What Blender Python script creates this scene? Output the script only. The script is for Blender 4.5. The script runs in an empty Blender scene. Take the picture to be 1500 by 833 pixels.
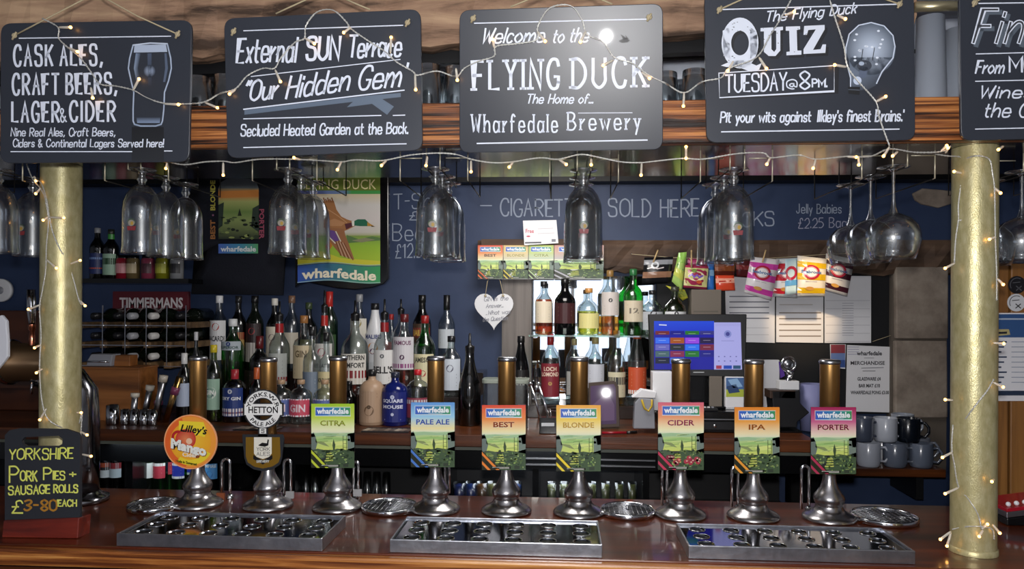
import bpy, math, random
from mathutils import Vector, Matrix
random.seed(7)
SC = bpy.context.scene
COL = SC.collection

# ---------------------------------------------------------------- camera
FPX = 1100.0; YAW = math.radians(3.64); ROLL = 0.005; HZ = 450.0; CZ = 1.62
CAM = Vector((0, 0, CZ))
cs, sn = math.cos(YAW), math.sin(YAW)
cam_d = bpy.data.cameras.new('camera'); cam = bpy.data.objects.new('camera', cam_d); COL.objects.link(cam)
Rv = Vector((cs, sn, 0)); Fv = Vector((-sn, cs, 0)); Zv = Vector((0, 0, 1))
X = (Rv + Zv * ROLL).normalized(); Yv = (Zv - Rv * ROLL).normalized(); Zc = -Fv
cam.matrix_world = Matrix(((X.x, Yv.x, Zc.x, 0), (X.y, Yv.y, Zc.y, 0), (X.z, Yv.z, Zc.z, CZ), (0, 0, 0, 1)))
cam_d.sensor_width = 36; cam_d.lens = FPX / 1500 * 36
cam_d.shift_y = (HZ - 416.5) / 1500
cam_d.clip_start = 0.05
SC.camera = cam

# ---------------------------------------------------------------- world, lights, exposure
SC.view_settings.view_transform = 'Standard'; SC.view_settings.look = 'None'
SC.view_settings.gamma = 1; SC.view_settings.use_curve_mapping = False
SC.view_settings.exposure = 0.0
w = bpy.data.worlds.new('world'); SC.world = w; w.use_nodes = True
w.node_tree.nodes['Background'].inputs[0].default_value = (.25, .3, .4, 1)
w.node_tree.nodes['Background'].inputs[1].default_value = .3

def light(name, kind, loc, power, color=(1, 1, 1), size=.1, target=None, spot=None):
    d = bpy.data.lights.new(name, kind); o = bpy.data.objects.new(name, d); COL.objects.link(o)
    o.location = loc; d.energy = power; d.color = color
    if kind == 'AREA': d.size = size
    else: d.shadow_soft_size = size
    if kind == 'SPOT' and spot: d.spot_size = math.radians(spot); d.spot_blend = .6
    if target is not None:
        o.rotation_euler = (Vector(target) - Vector(loc)).to_track_quat('-Z', 'Y').to_euler()
    return o
FLASH = Vector((0.0, 0.0, CZ + .075))
light('camera_flash', 'POINT', FLASH, 106, (1, .98, .97), .022)
light('ceiling_lamp_over_customers', 'AREA', (0.2, -1.4, 2.45), 14, (1, .9, .78), 1.0, (0.2, -1.4, 0))
light('back_wall_fill', 'AREA', (0.0, 2.5, 2.26), 15, (1, .95, .9), .6, (0.0, 3.45, 1.2))  # unseen fill added behind the gantry to brighten the back wall
light('spot_over_notices', 'SPOT', (1.08, 2.62, 2.22), 42, (1, .72, .42), .03, (1.08, 3.42, 1.585), 20)

# ---------------------------------------------------------------- pixel rays -> points on real planes
def ray(px, py):
    dx, dy = px - 750, py - HZ
    a = dx + ROLL * dy; b = dy - ROLL * dx
    u, v = a / FPX, -b / FPX
    return Vector((-sn + u * cs, cs + u * sn, v))
def PY(px, py, Y):
    d = ray(px, py); return CAM + d * (Y / d.y)
def PZ(px, py, z):
    d = ray(px, py); return CAM + d * ((z - CZ) / d.z)
def MPP(px, Y): return (Y / ray(px, HZ).y) / FPX
def ZY(py, Y, px=750): return PY(px, py, Y).z
class Plane:
    def __init__(s, o, n): s.o = Vector(o); s.n = Vector(n).normalized()
    def __call__(s, px, py, off=0.0):
        d = ray(px, py); t = (s.o + s.n * off - CAM).dot(s.n) / d.dot(s.n)
        return CAM + d * t
def YP(Y): return Plane((0, Y, 0), (0, -1, 0))

def srgb(c):
    if isinstance(c, str):
        c = c.lstrip('#'); c = [int(c[i:i + 2], 16) / 255 for i in (0, 2, 4)]
    return tuple((x / 12.92 if x <= .04045 else ((x + .055) / 1.055) ** 2.4) for x in c[:3])
def mixc(a, b, t):
    a = hexc(a); b = hexc(b)
    return tuple(a[i] * (1 - t) + b[i] * t for i in range(3))
def hexc(c):
    if isinstance(c, str):
        c = c.lstrip('#'); return tuple(int(c[i:i + 2], 16) / 255 for i in (0, 2, 4))
    return tuple(c)

# ---------------------------------------------------------------- materials
MATS = {}
def mat(name, color='#808080', rough=.5, metal=0, coat=0, coat_rough=.08, spec=.5, emis=None, estr=0, bump=None, bscale=60, vary=None, trans=0, ior=1.45, scale=(1, 1, 1), vscale=6, vamt=1.0):
    if name in MATS: return MATS[name]
    m = bpy.data.materials.new(name); m.use_nodes = True; nt = m.node_tree; b = nt.nodes['Principled BSDF']
    c = srgb(color)
    b.inputs['Base Color'].default_value = (*c, 1); b.inputs['Roughness'].default_value = rough
    b.inputs['Metallic'].default_value = metal; b.inputs['Coat Weight'].default_value = coat
    b.inputs['Coat Roughness'].default_value = coat_rough; b.inputs['Specular IOR Level'].default_value = spec
    b.inputs['Transmission Weight'].default_value = trans; b.inputs['IOR'].default_value = ior
    if emis is not None:
        b.inputs['Emission Color'].default_value = (*srgb(emis), 1); b.inputs['Emission Strength'].default_value = estr
    if bump or vary:
        tc = nt.nodes.new('ShaderNodeTexCoord'); mp = nt.nodes.new('ShaderNodeMapping'); mp.inputs['Scale'].default_value = scale
        nt.links.new(tc.outputs['Object'], mp.inputs['Vector'])
    if bump:
        n = nt.nodes.new('ShaderNodeTexNoise'); n.inputs['Scale'].default_value = bscale; n.inputs['Detail'].default_value = 4
        nt.links.new(mp.outputs[0], n.inputs['Vector'])
        bp = nt.nodes.new('ShaderNodeBump'); bp.inputs['Strength'].default_value = bump; bp.inputs['Distance'].default_value = .004
        nt.links.new(n.outputs['Fac'], bp.inputs['Height']); nt.links.new(bp.outputs[0], b.inputs['Normal'])
    if vary:
        n = nt.nodes.new('ShaderNodeTexNoise'); n.inputs['Scale'].default_value = vscale; n.inputs['Detail'].default_value = 6
        n.inputs['Roughness'].default_value = .62
        nt.links.new(mp.outputs[0], n.inputs['Vector'])
        r = nt.nodes.new('ShaderNodeValToRGB'); k = len(vary)
        for i, cc in enumerate(vary):
            e = r.color_ramp.elements[i] if i < 2 else r.color_ramp.elements.new(.5)
            e.color = (*srgb(cc), 1)
        for i, e in enumerate(r.color_ramp.elements): pass
        pos = [.5 + (i / (k - 1) - .5) * .5 / vamt for i in range(k)]
        els = list(r.color_ramp.elements)
        cols = [(*srgb(cc), 1) for cc in vary]
        for i in range(k): r.color_ramp.elements[i].position = 0.001 * i
        for i in range(k - 1, -1, -1): r.color_ramp.elements[i].position = pos[i]
        for i in range(k): r.color_ramp.elements[i].color = cols[i]
        nt.links.new(n.outputs['Fac'], r.inputs[0]); nt.links.new(r.outputs[0], b.inputs['Base Color'])
    MATS[name] = m; return m
def wood(name, dark, mid, light_, rough=.4, coat=0, axis='x', freq=38, bump=.25, stretch=.06, coat_rough=.08, lo=.38, hi=.64):
    if name in MATS: return MATS[name]
    m = bpy.data.materials.new(name); m.use_nodes = True; nt = m.node_tree; b = nt.nodes['Principled BSDF']
    L = nt.links.new
    tc = nt.nodes.new('ShaderNodeTexCoord'); mp = nt.nodes.new('ShaderNodeMapping')
    s = {'x': (stretch, 1, 1), 'z': (1, 1, stretch), 'y': (1, stretch, 1)}[axis]
    mp.inputs['Scale'].default_value = s; L(tc.outputs['Object'], mp.inputs['Vector'])
    n1 = nt.nodes.new('ShaderNodeTexNoise'); n1.inputs['Scale'].default_value = freq; n1.inputs['Detail'].default_value = 8; n1.inputs['Roughness'].default_value = .65
    n1.inputs['Distortion'].default_value = .4
    n2 = nt.nodes.new('ShaderNodeTexNoise'); n2.inputs['Scale'].default_value = freq * .25; n2.inputs['Detail'].default_value = 3
    L(mp.outputs[0], n1.inputs['Vector']); L(mp.outputs[0], n2.inputs['Vector'])
    mx = nt.nodes.new('ShaderNodeMath'); mx.operation = 'MULTIPLY_ADD'; mx.inputs[1].default_value = .5
    mh = nt.nodes.new('ShaderNodeMath'); mh.operation = 'MULTIPLY'; mh.inputs[1].default_value = .5
    L(n2.outputs['Fac'], mh.inputs[0]); L(n1.outputs['Fac'], mx.inputs[0]); L(mh.outputs[0], mx.inputs[2])
    r = nt.nodes.new('ShaderNodeValToRGB')
    r.color_ramp.elements[0].position = lo; r.color_ramp.elements[0].color = (*srgb(dark), 1)
    r.color_ramp.elements[1].position = hi; r.color_ramp.elements[1].color = (*srgb(light_), 1)
    e = r.color_ramp.elements.new(.5); e.color = (*srgb(mid), 1)
    L(mx.outputs[0], r.inputs[0]); L(r.outputs[0], b.inputs['Base Color'])
    bp = nt.nodes.new('ShaderNodeBump'); bp.inputs['Strength'].default_value = bump; bp.inputs['Distance'].default_value = .003
    L(n1.outputs['Fac'], bp.inputs['Height']); L(bp.outputs[0], b.inputs['Normal'])
    b.inputs['Roughness'].default_value = rough; b.inputs['Coat Weight'].default_value = coat; b.inputs['Coat Roughness'].default_value = coat_rough
    MATS[name] = m; return m
def thin(name, tint='#f4f6f6', base=.05, edge=.75, rough=.03, power=3.0, haze=.05):
    if name in MATS: return MATS[name]
    m = bpy.data.materials.new(name); m.use_nodes = True; nt = m.node_tree; nt.nodes.clear(); L = nt.links.new
    out = nt.nodes.new('ShaderNodeOutputMaterial'); tr = nt.nodes.new('ShaderNodeBsdfTransparent'); gl = nt.nodes.new('ShaderNodeBsdfGlossy')
    tr.inputs[0].default_value = (*srgb(tint), 1); gl.inputs['Roughness'].default_value = rough; gl.inputs['Color'].default_value = (.95, .97, 1, 1)
    lw = nt.nodes.new('ShaderNodeLayerWeight'); lw.inputs[0].default_value = .5
    p = nt.nodes.new('ShaderNodeMath'); p.operation = 'POWER'; p.inputs[1].default_value = power
    a = nt.nodes.new('ShaderNodeMath'); a.operation = 'MULTIPLY_ADD'; a.inputs[1].default_value = edge; a.inputs[2].default_value = base
    L(lw.outputs['Facing'], p.inputs[0]); L(p.outputs[0], a.inputs[0])
    mx = nt.nodes.new('ShaderNodeMixShader'); L(a.outputs[0], mx.inputs[0]); L(tr.outputs[0], mx.inputs[1]); L(gl.outputs[0], mx.inputs[2])
    # an added brightening film: a broad weak gloss that catches the lamps
    g2 = nt.nodes.new('ShaderNodeBsdfGlossy'); g2.inputs['Roughness'].default_value = .32; m2 = nt.nodes.new('ShaderNodeMixShader'); m2.inputs[0].default_value = haze
    L(mx.outputs[0], m2.inputs[1]); L(g2.outputs[0], m2.inputs[2]); L(m2.outputs[0], out.inputs[0]); MATS[name] = m; return m
def attr_mat(name, rough=.5, coat=0, coat_rough=.1, emit=0, spec=.5):
    if name in MATS: return MATS[name]
    m = bpy.data.materials.new(name); m.use_nodes = True; nt = m.node_tree; b = nt.nodes['Principled BSDF']
    at = nt.nodes.new('ShaderNodeAttribute'); at.attribute_name = 'Col'
    b.inputs['Roughness'].default_value = rough; b.inputs['Coat Weight'].default_value = coat; b.inputs['Coat Roughness'].default_value = coat_rough
    b.inputs['Specular IOR Level'].default_value = spec
    if emit:
        b.inputs['Base Color'].default_value = (0.01, .01, .01, 1)
        nt.links.new(at.outputs['Color'], b.inputs['Emission Color']); b.inputs['Emission Strength'].default_value = emit
    else: nt.links.new(at.outputs['Color'], b.inputs['Base Color'])
    MATS[name] = m; return m
PRINT = attr_mat('printed_ink', .5)
PRINTG = attr_mat('glossy_printed_ink', .25, .5)
PAINT = attr_mat('sign_paint', .5, .1, .05)
CHALK = attr_mat('chalk', .9, spec=.1)
SCREEN = attr_mat('lit_screen', .12, emit=.8, spec=.15)
WRAP = attr_mat('foil_wrapper_print', .25, .3)

# ---------------------------------------------------------------- mesh builder
def worigin(o):
    v = Vector((0, 0, 0))
    while o: v = v + Vector(o.location); o = o.parent
    return v
class MB:
    def __init__(s): s.v = []; s.f = []; s.mi = []; s.sm = []; s.c = []; s.usec = False
    def add(s, vs, fs, mi=0, smooth=False, cols=None):
        k = len(s.v); s.v += [Vector(p) for p in vs]
        for i, f in enumerate(fs):
            s.f.append([k + j for j in f]); s.mi.append(mi); s.sm.append(smooth)
            s.c.append(cols[i] if cols else None)
        return s
    def box(s, a, b, mi=0):
        x0, y0, z0 = a; x1, y1, z1 = b
        if x0 > x1: x0, x1 = x1, x0
        if y0 > y1: y0, y1 = y1, y0
        if z0 > z1: z0, z1 = z1, z0
        vs = [(x0, y0, z0), (x1, y0, z0), (x1, y1, z0), (x0, y1, z0), (x0, y0, z1), (x1, y0, z1), (x1, y1, z1), (x0, y1, z1)]
        return s.add(vs, [(0, 3, 2, 1), (4, 5, 6, 7), (0, 1, 5, 4), (1, 2, 6, 5), (2, 3, 7, 6), (3, 0, 4, 7)], mi)
    def lathe(s, prof, c=(0, 0, 0), seg=20, mi=0, cap0=False, cap1=False, axis='z', smooth=True):
        cx, cy, cz = c; vs = []; n = len(prof)
        for r, z in prof:
            for k in range(seg):
                a = 2 * math.pi * k / seg; ca, sa = r * math.cos(a), r * math.sin(a)
                vs.append({'z': (cx + ca, cy + sa, cz + z), 'y': (cx + ca, cy + z, cz - sa), 'x': (cx + z, cy + ca, cz + sa)}[axis])
        fs = []
        for i in range(n - 1):
            for k in range(seg):
                k2 = (k + 1) % seg
                fs.append((i * seg + k, i * seg + k2, (i + 1) * seg + k2, (i + 1) * seg + k))
        s.add(vs, fs, mi, smooth)
        if cap0: s.add(vs[:seg], [tuple(reversed(range(seg)))], mi)
        if cap1: s.add(vs[-seg:], [tuple(range(seg))], mi)
        return s
    def tube(s, pts, r, seg=6, mi=0, closed=False, caps=True):
        pts = [Vector(p) for p in pts]; n = len(pts); vs = []; up = Vector((0, 0, 1)); prev = None
        for i, p in enumerate(pts):
            a = pts[(i - 1) % n] if (closed or i > 0) else p; b = pts[(i + 1) % n] if (closed or i < n - 1) else p
            t = (b - a)
            t = t.normalized() if t.length > 1e-9 else Vector((0, 0, 1))
            if prev is None:
                u = t.cross(up)
                if u.length < .05: u = t.cross(Vector((1, 0, 0)))
            else:
                u = prev - t * prev.dot(t)
                if u.length < 1e-6: u = t.cross(up)
            u.normalize(); prev = u; w_ = t.cross(u)
            rr = r[i] if isinstance(r, (list, tuple)) else r
            for k in range(seg):
                ang = 2 * math.pi * k / seg
                vs.append(p + u * (rr * math.cos(ang)) + w_ * (rr * math.sin(ang)))
        fs = []
        for i in range(n if closed else n - 1):
            j = (i + 1) % n
            for k in range(seg):
                k2 = (k + 1) % seg; fs.append((i * seg + k, i * seg + k2, j * seg + k2, j * seg + k))
        if caps and not closed:
            fs.append(tuple(reversed(range(seg)))); fs.append(tuple(range((n - 1) * seg, n * seg)))
        return s.add(vs, fs, mi, True)
    def prism(s, pts, vec, mi=0, cols=None):
        n = len(pts); pts = [Vector(p) for p in pts]; vec = Vector(vec)
        vs = pts + [p + vec for p in pts]
        fs = [tuple(range(n)), tuple(reversed(range(n, 2 * n)))] + [(i, n + i, n + (i + 1) % n, (i + 1) % n) for i in range(n)]
        return s.add(vs, fs, mi)
    def poly(s, pts, mi=0): return s.add(pts, [tuple(range(len(pts)))], mi)
    def sphere(s, c, r, seg=10, rings=6, mi=0, sc=(1, 1, 1)):
        prof = [(max(1e-5, r * math.sin(math.pi * i / rings)), -r * math.cos(math.pi * i / rings)) for i in range(rings + 1)]
        k = len(s.v); s.lathe(prof, (0, 0, 0), seg, mi)
        for i in range(k, len(s.v)):
            v = s.v[i]; s.v[i] = Vector((c[0] + v.x * sc[0], c[1] + v.y * sc[1], c[2] + v.z * sc[2]))
        return s
    def build(s, name, mats, parent=None, bevel=0, origin=None, structure=False, recalc=True, **props):
        if not isinstance(mats, (list, tuple)): mats = [mats]
        if parent is not None: o0 = worigin(parent)
        elif origin is not None: o0 = Vector(origin)
        else:
            xs = [v.x for v in s.v]; ys = [v.y for v in s.v]; zs = [v.z for v in s.v]
            o0 = Vector(((min(xs) + max(xs)) / 2, (min(ys) + max(ys)) / 2, min(zs)))
        me = bpy.data.meshes.new(name)
        me.from_pydata([tuple(v - o0) for v in s.v], [], s.f)
        for m in mats: me.materials.append(m)
        me.polygons.foreach_set('material_index', s.mi); me.polygons.foreach_set('use_smooth', s.sm)
        if any(c is not None for c in s.c):
            ca = me.color_attributes.new('Col', 'FLOAT_COLOR', 'CORNER'); data = []
            for f, c in zip(s.f, s.c):
                if c is None: c = (.5, .5, .5)
                if isinstance(c[0], (tuple, list)): 
                    for q in c: data += [*srgb(q), 1]
                else:
                    q = srgb(c)
                    for _ in f: data += [*q, 1]
            ca.data.foreach_set('color', data)
        me.update()
        o = bpy.data.objects.new(name, me); COL.objects.link(o)
        if parent is not None: o.parent = parent
        else: o.location = o0
        if bevel:
            b = o.modifiers.new('bevel', 'BEVEL'); b.width = bevel; b.segments = 2; b.limit_method = 'ANGLE'; b.angle_limit = .7
        if structure: o['kind'] = 'structure'
        for k_, v_ in props.items(): o[k_] = v_
        return o
def root(name, loc, label, cat, group=None):
    o = bpy.data.objects.new(name, None); COL.objects.link(o); o.location = loc; o.empty_display_size = .05
    o['label'] = label; o['category'] = cat
    if group: o['group'] = group
    return o
def clone(o, loc, label=None, group=None, parent=None):
    c = o.copy(); COL.objects.link(c); c.location = loc
    if label: c['label'] = label
    if group: c['group'] = group
    for ch in o.children:
        d = ch.copy(); COL.objects.link(d); d.parent = c
        for g in ch.children:
            e = g.copy(); COL.objects.link(e); e.parent = d
    return c

# ---------------------------------------------------------------- stroke lettering
G = {
'A': (6, '03 3D 63;17 57'), 'B': (6, '03 0D;~0D 3D 5C 5A 38 08;~08 48 66 65 43 03'), 'C': (6, '~6B 5D 2D 0A 06 23 53 65'),
'D': (6, '03 0D;~0D 3D 6A 66 33 03'), 'E': (5, '5D 0D 03 53;08 48'), 'F': (5, '5D 0D 03;08 48'), 'G': (6, '~6B 5D 2D 0A 06 23 53 65;65 67 47'),
'H': (6, '03 0D;63 6D;08 68'), 'I': (0, '03 0D'), 'J': (5, '~4D 45 33 13 05'), 'K': (6, '03 0D;6D 07;29 63'), 'L': (5, '0D 03 53'),
'M': (8, '03 0D 46 8D 83'), 'N': (6, '03 0D 63 6D'), 'O': (7, '~3D 1C 0A 06 14 33 43 64 76 7A 6C 4D 3D'), 'P': (6, '03 0D;~0D 4D 6B 6A 48 08'),
'Q': (7, '~3D 1C 0A 06 14 33 43 64 76 7A 6C 4D 3D;45 83'), 'R': (6, '03 0D;~0D 4D 6B 6A 48 08;28 63'), 'S': (6, '~6B 5D 1D 0B 19 58 65 53 13 05'),
'T': (6, '0D 6D;3D 33'), 'U': (6, '~0D 08 05 23 43 65 68 6D'), 'V': (6, '0D 33 6D'), 'W': (8, '0D 23 4B 63 8D'), 'X': (6, '0D 63;6D 03'),
'Y': (6, '0D 38 6D;38 33'), 'Z': (6, '0D 6D 03 63'),
'a': (5, '~58 39 19 07 05 13 33 55;59 53'), 'b': (5, '0D 03;~07 29 49 57 55 43 23 04'), 'c': (4, '~48 39 19 07 05 13 33 44'),
'd': (5, '~58 39 19 07 05 13 33 54;5D 53'), 'e': (5, '~06 56 57 49 19 07 05 13 43 54'), 'f': (4, '~4C 3D 2D 1B 18 13;09 39'),
'g': (5, '~58 39 19 07 05 13 33 54;~59 53 41 20 01'), 'h': (5, '0D 03;~06 29 49 57 53'), 'i': (0, '09 03;0B 0C'), 'j': (2, '~29 22 10 00;2B 2C'),
'k': (4, '0D 03;49 05;27 43'), 'l': (0, '0D 03'), 'm': (8, '09 03;~06 29 39 47 43;~46 69 79 87 83'), 'n': (5, '09 03;~06 29 49 57 53'),
'o': (5, '~29 07 05 23 33 55 57 39 29'), 'p': (5, '09 00;~08 29 49 57 55 43 23 04'), 'r': (3, '09 03;~06 28 39'), 's': (4, '~48 39 19 08 16 36 44 33 13 04'),
't': (3, '~1C 15 23 33;09 39'), 'u': (5, '~09 05 13 33 55;59 53'), 'v': (4, '09 23 49'), 'w': (7, '09 23 38 53 79'), 'x': (4, '09 43;49 03'),
'y': (4, '09 24;49 10'), 'z': (4, '09 49 03 43'), 'q': (5, '~58 39 19 07 05 13 33 54;59 50'),
'0': (5, '~2D 0B 05 23 33 55 5B 3D 2D'), '1': (2, '0B 2D 23'), '2': (5, '~0B 2D 4D 5B 58 03;03 53'), '3': (5, '~0C 2D 4D 5B 28;~28 56 55 33 13 04'),
'4': (6, '43 4D 06 66'), '5': (5, '5D 1D 09;~09 39 57 55 33 03'), '8': (5, '~2D 0B 28 55 33 23 05 38 5B 3D 2D'), '9': (5, '~59 27 0A 2D 5B 55 23'),
'6': (5, '~5C 2D 06 23 55 38 06'), '7': (5, '0D 5D 23'),
'.': (0, '03 04'), ',': (1, '14 02'), "'": (0, '0D 0B'), '`': (2, '0B 1D;2B 3D'), '!': (0, '0D 06;03 04'), '&': (6, '~63 0A 1D 3B 06 13 33 57'), '-': (3, '08 38'), '+': (4, '07 47;29 25'),
'@': (7, '~58 38 27 26 45 58 56 75 7A 4C 0A 05 33 53'), ':': (0, '04 05;08 09'), '£': (5, '~5B 4D 2C 28 03;03 53;08 38'), '/': (4, '03 4D'), '|': (0, '03 0D'), '~': (5, '~08 29 37 58'),
}
def smooth_pts(p, k=4):
    if len(p) < 3: return p
    closed = (p[0] == p[-1]); out = []; n = len(p)
    for i in range(n - 1):
        p0 = p[i - 1] if i > 0 else (p[-2] if closed else p[0]); p1 = p[i]; p2 = p[i + 1]; p3 = p[i + 2] if i + 2 < n else (p[1] if closed else p[-1])
        for j in range(k):
            t = j / k
            out.append(tuple(.5 * ((2 * p1[a]) + (-p0[a] + p2[a]) * t + (2 * p0[a] - 5 * p1[a] + 4 * p2[a] - p3[a]) * t * t + (-p0[a] + 3 * p1[a] - 3 * p2[a] + p3[a]) * t ** 3) for a in (0, 1)))
    out.append(p[-1]); return out
YS = '0123456789ABCDEF'
def strokes(text, gap=2.2, space=5):
    out = []; x = 0
    for ch in text:
        if ch == ' ': x += space; continue
        wd, g = G.get(ch, (4, ''))
        for st in g.split(';'):
            if not st: continue
            sm = st[0] == '~'; st = st.lstrip('~')
            pts = [(int(a[0]) + x, YS.index(a[1]) - 3) for a in st.split()]
            out.append((smooth_pts(pts) if sm else pts, sm))
        x += wd + gap
    return out, max(1e-3, x - gap)
BF = {}
def bfont(text, bold):
    k = (text, bold)
    if k in BF: return BF[k]
    c = bpy.data.curves.new('t', 'FONT'); c.body = text; c.size = 1; c.offset = bold; c.resolution_u = 2
    o = bpy.data.objects.new('t', c); COL.objects.link(o)
    dg = bpy.context.evaluated_depsgraph_get(); e = o.evaluated_get(dg); me = e.to_mesh()
    vs = [(v.co.x, v.co.y) for v in me.vertices]; fs = [tuple(p.vertices) for p in me.polygons]
    e.to_mesh_clear(); bpy.data.objects.remove(o); bpy.data.curves.remove(c)
    BF[k] = (vs, fs); return BF[k]

class Art:
    """flat coloured ink drawn in the 2D frame of a surface; m(x, y, lift) -> 3D point; y runs down"""
    def __init__(s, m, step=.0004): s.m = m; s.step = step; s.mb = MB()
    def poly(s, pts, col, L=0, cols=None):
        s.mb.add([s.m(x, y, s.step * (L + 1)) for x, y in pts], [tuple(range(len(pts)))], 0, False, [[hexc(c) for c in cols]] if cols else [hexc(col)])
        return s
    def rect(s, x0, y0, x1, y1, col, L=0, nx=1):
        for i in range(nx):
            a = x0 + (x1 - x0) * i / nx; b = x0 + (x1 - x0) * (i + 1) / nx
            s.poly([(a, y0), (b, y0), (b, y1), (a, y1)], col, L)
        return s
    def vgrad(s, x0, x1, stops, L=0, f=None):
        f = f or (lambda x, y: (x, y))
        for (ya, ca), (yb, cb) in zip(stops, stops[1:]):
            s.poly([f(x0, ya), f(x1, ya), f(x1, yb), f(x0, yb)], None, L, [ca, ca, cb, cb])
        return s
    def hgrad(s, stops, y0, y1, L=0):
        for (xa, ca), (xb, cb) in zip(stops, stops[1:]):
            s.poly([(xa, y0), (xb, y0), (xb, y1), (xa, y1)], None, L, [ca, cb, cb, ca])
        return s
    def ell(s, cx, cy, rx, ry, col, L=0, n=28, a0=0, a1=360):
        s.poly([(cx + rx * math.cos(math.radians(a0 + (a1 - a0) * i / n)), cy + ry * math.sin(math.radians(a0 + (a1 - a0) * i / n))) for i in range(n + (1 if a1 - a0 < 360 else 0))], col, L); return s
    def ring(s, cx, cy, r0, r1, col, L=0, n=32, a0=0, a1=360, ky=1.0, c2=None):
        for i in range(n):
            a = math.radians(a0 + (a1 - a0) * i / n); b = math.radians(a0 + (a1 - a0) * (i + 1) / n)
            P = lambda r, t: (cx + r * math.cos(t), cy + r * ky * math.sin(t))
            s.poly([P(r0, a), P(r1, a), P(r1, b), P(r0, b)], col, L, [col, c2, c2, col] if c2 else None)
        return s
    def line(s, pts, wd, col, L=0, serif=0):
        n = len(pts); 
        if n < 2: return s
        h = wd / 2; Lf = []; Rt = []
        for i in range(n):
            ax, ay = pts[max(0, i - 1)]; bx, by = pts[min(n - 1, i + 1)]
            if i == 0: ax, ay = pts[0]; bx, by = pts[1]
            if i == n - 1: ax, ay = pts[-2]; bx, by = pts[-1]
            dx, dy = bx - ax, by - ay; d = math.hypot(dx, dy) or 1; dx /= d; dy /= d
            k = 1.0
            if 0 < i < n - 1:
                e = (pts[i][0] - pts[i - 1][0], pts[i][1] - pts[i - 1][1]); el = math.hypot(*e) or 1
                c = abs((e[0] * dx + e[1] * dy) / el); k = 1 / max(.45, c)
            x, y = pts[i]
            if i == 0: x -= dx * h * .8; y -= dy * h * .8
            if i == n - 1: x += dx * h * .8; y += dy * h * .8
            Lf.append((x - dy * h * k, y + dx * h * k)); Rt.append((x + dy * h * k, y - dx * h * k))
        vs = [s.m(x, y, s.step * (L + 1)) for x, y in Lf] + [s.m(x, y, s.step * (L + 1)) for x, y in Rt]
        s.mb.add(vs, [(i, i + 1, n + i + 1, n + i) for i in range(n - 1)], 0, False, [hexc(col)] * (n - 1))
        return s
    def text(s, t, x0, x1, yb, cap, wd, col, L=0, slant=0, slope=0, serif=0, gap=2.2, space=5, jit=0, lw=None):
        st, W = strokes(t, gap, space); kx = (x1 - x0) / W; ky = cap / 10
        f = lambda x, y: (x0 + x * kx + slant * y * ky, yb - y * ky + slope * (x * kx))
        for pts, sm in st:
            j = (random.uniform(-jit, jit), random.uniform(-jit, jit))
            P = [f(x + j[0], y + j[1]) for x, y in pts]
            s.line(P, wd, col, L)
            if serif and not sm:
                for q, q2 in ((pts[0], pts[1]), (pts[-1], pts[-2])):
                    if q[1] in (0, 10, 6) and abs(q[1] - q2[1]) > abs(q[0] - q2[0]) * .6:
                        s.line([f(q[0] - serif, q[1]), f(q[0] + serif, q[1])], wd * .8, col, L)
        return s
    def bt(s, t, x0, x1, yb, cap, col, L=0, bold=.02, slant=0, slope=0, arc=None, f=None):
        vs, fs = bfont(t, bold)
        if not vs: return s
        xa = min(v[0] for v in vs); xb = max(v[0] for v in vs); kx = (x1 - x0) / (xb - xa); ky = cap / .72
        P = []
        for x, y in vs:
            X_ = x0 + (x - xa) * kx; Y_ = y * ky
            if f: P.append(f(X_, yb, Y_))
            else: P.append((X_ + slant * Y_, yb - Y_ + slope * (X_ - x0)))
        s.mb.add([s.m(x, y, s.step * (L + 1)) for x, y in P], fs, 0, False, [hexc(col)] * len(fs)); return s
    def build(s, name, parent, m=None, **k): return s.mb.build(name, m or PRINT, parent, **k)
def cylmap(cx, cy, z0, r):
    """x metres round the front of a cylinder, y metres down from z0"""
    return lambda x, y, l: Vector((cx + (r + l) * math.sin(x / r), cy - (r + l) * math.cos(x / r), z0 - y))
def planemap(c, ux, uz, n):
    c = Vector(c); ux = Vector(ux); uz = Vector(uz); n = Vector(n)
    return lambda x, y, l: c + ux * x - uz * y + n * l

# ================================================================ SETTING
CT = CZ - .57            # bar counter top
BT = CZ - .47            # back bar top
WY = 3.45                # wall behind the bar
M_blue = mat('navy_painted_wall', '#33415e', .55, vary=['#202f50', '#283858', '#304062'], vscale=3, bump=.15, bscale=25)
M_plaster = mat('white_plaster', '#a9adb5', .8, bump=.2, bscale=12)
M_blackpaint = mat('black_paint', '#0b0c10', .5)
M_blackgloss = mat('black_gloss_plastic', '#0a0b0d', .25, coat=.3)
M_rough = wood('rough_old_timber', '#4a382c', '#a5836a', '#cba988', .8, lo=.42, hi=.6, freq=18, bump=1.0, stretch=.12)
M_lintel = wood('dark_lintel_timber', '#2e211a', '#503c2e', '#6b5442', .75, freq=14, bump=.8, stretch=.15)
M_fascia = wood('stained_gantry_timber', '#1c0c05', '#8a4e24', '#d08a4c', .45, coat=.15, freq=120, bump=1.0, stretch=.018, lo=.44, hi=.57)
M_soffit = wood('varnished_dark_board', '#120d0b', '#1f1714', '#2c211c', .18, coat=.5, freq=20, bump=.05)
M_counter = wood('polished_counter_timber', '#2c0f05', '#50200b', '#6a3012', .3, coat=.55, freq=26, bump=.06, stretch=.05, coat_rough=.06)
M_edge = wood('worn_counter_edge', '#5a2c12', '#9a5c2a', '#d09450', .35, coat=.3, freq=90, bump=.4, stretch=.03, lo=.42, hi=.6)
M_backedge = wood('back_bar_edge_timber', '#2a1208', '#50280f', '#6d3a19', .35, coat=.3, freq=34, bump=.3, stretch=.04)
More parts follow.
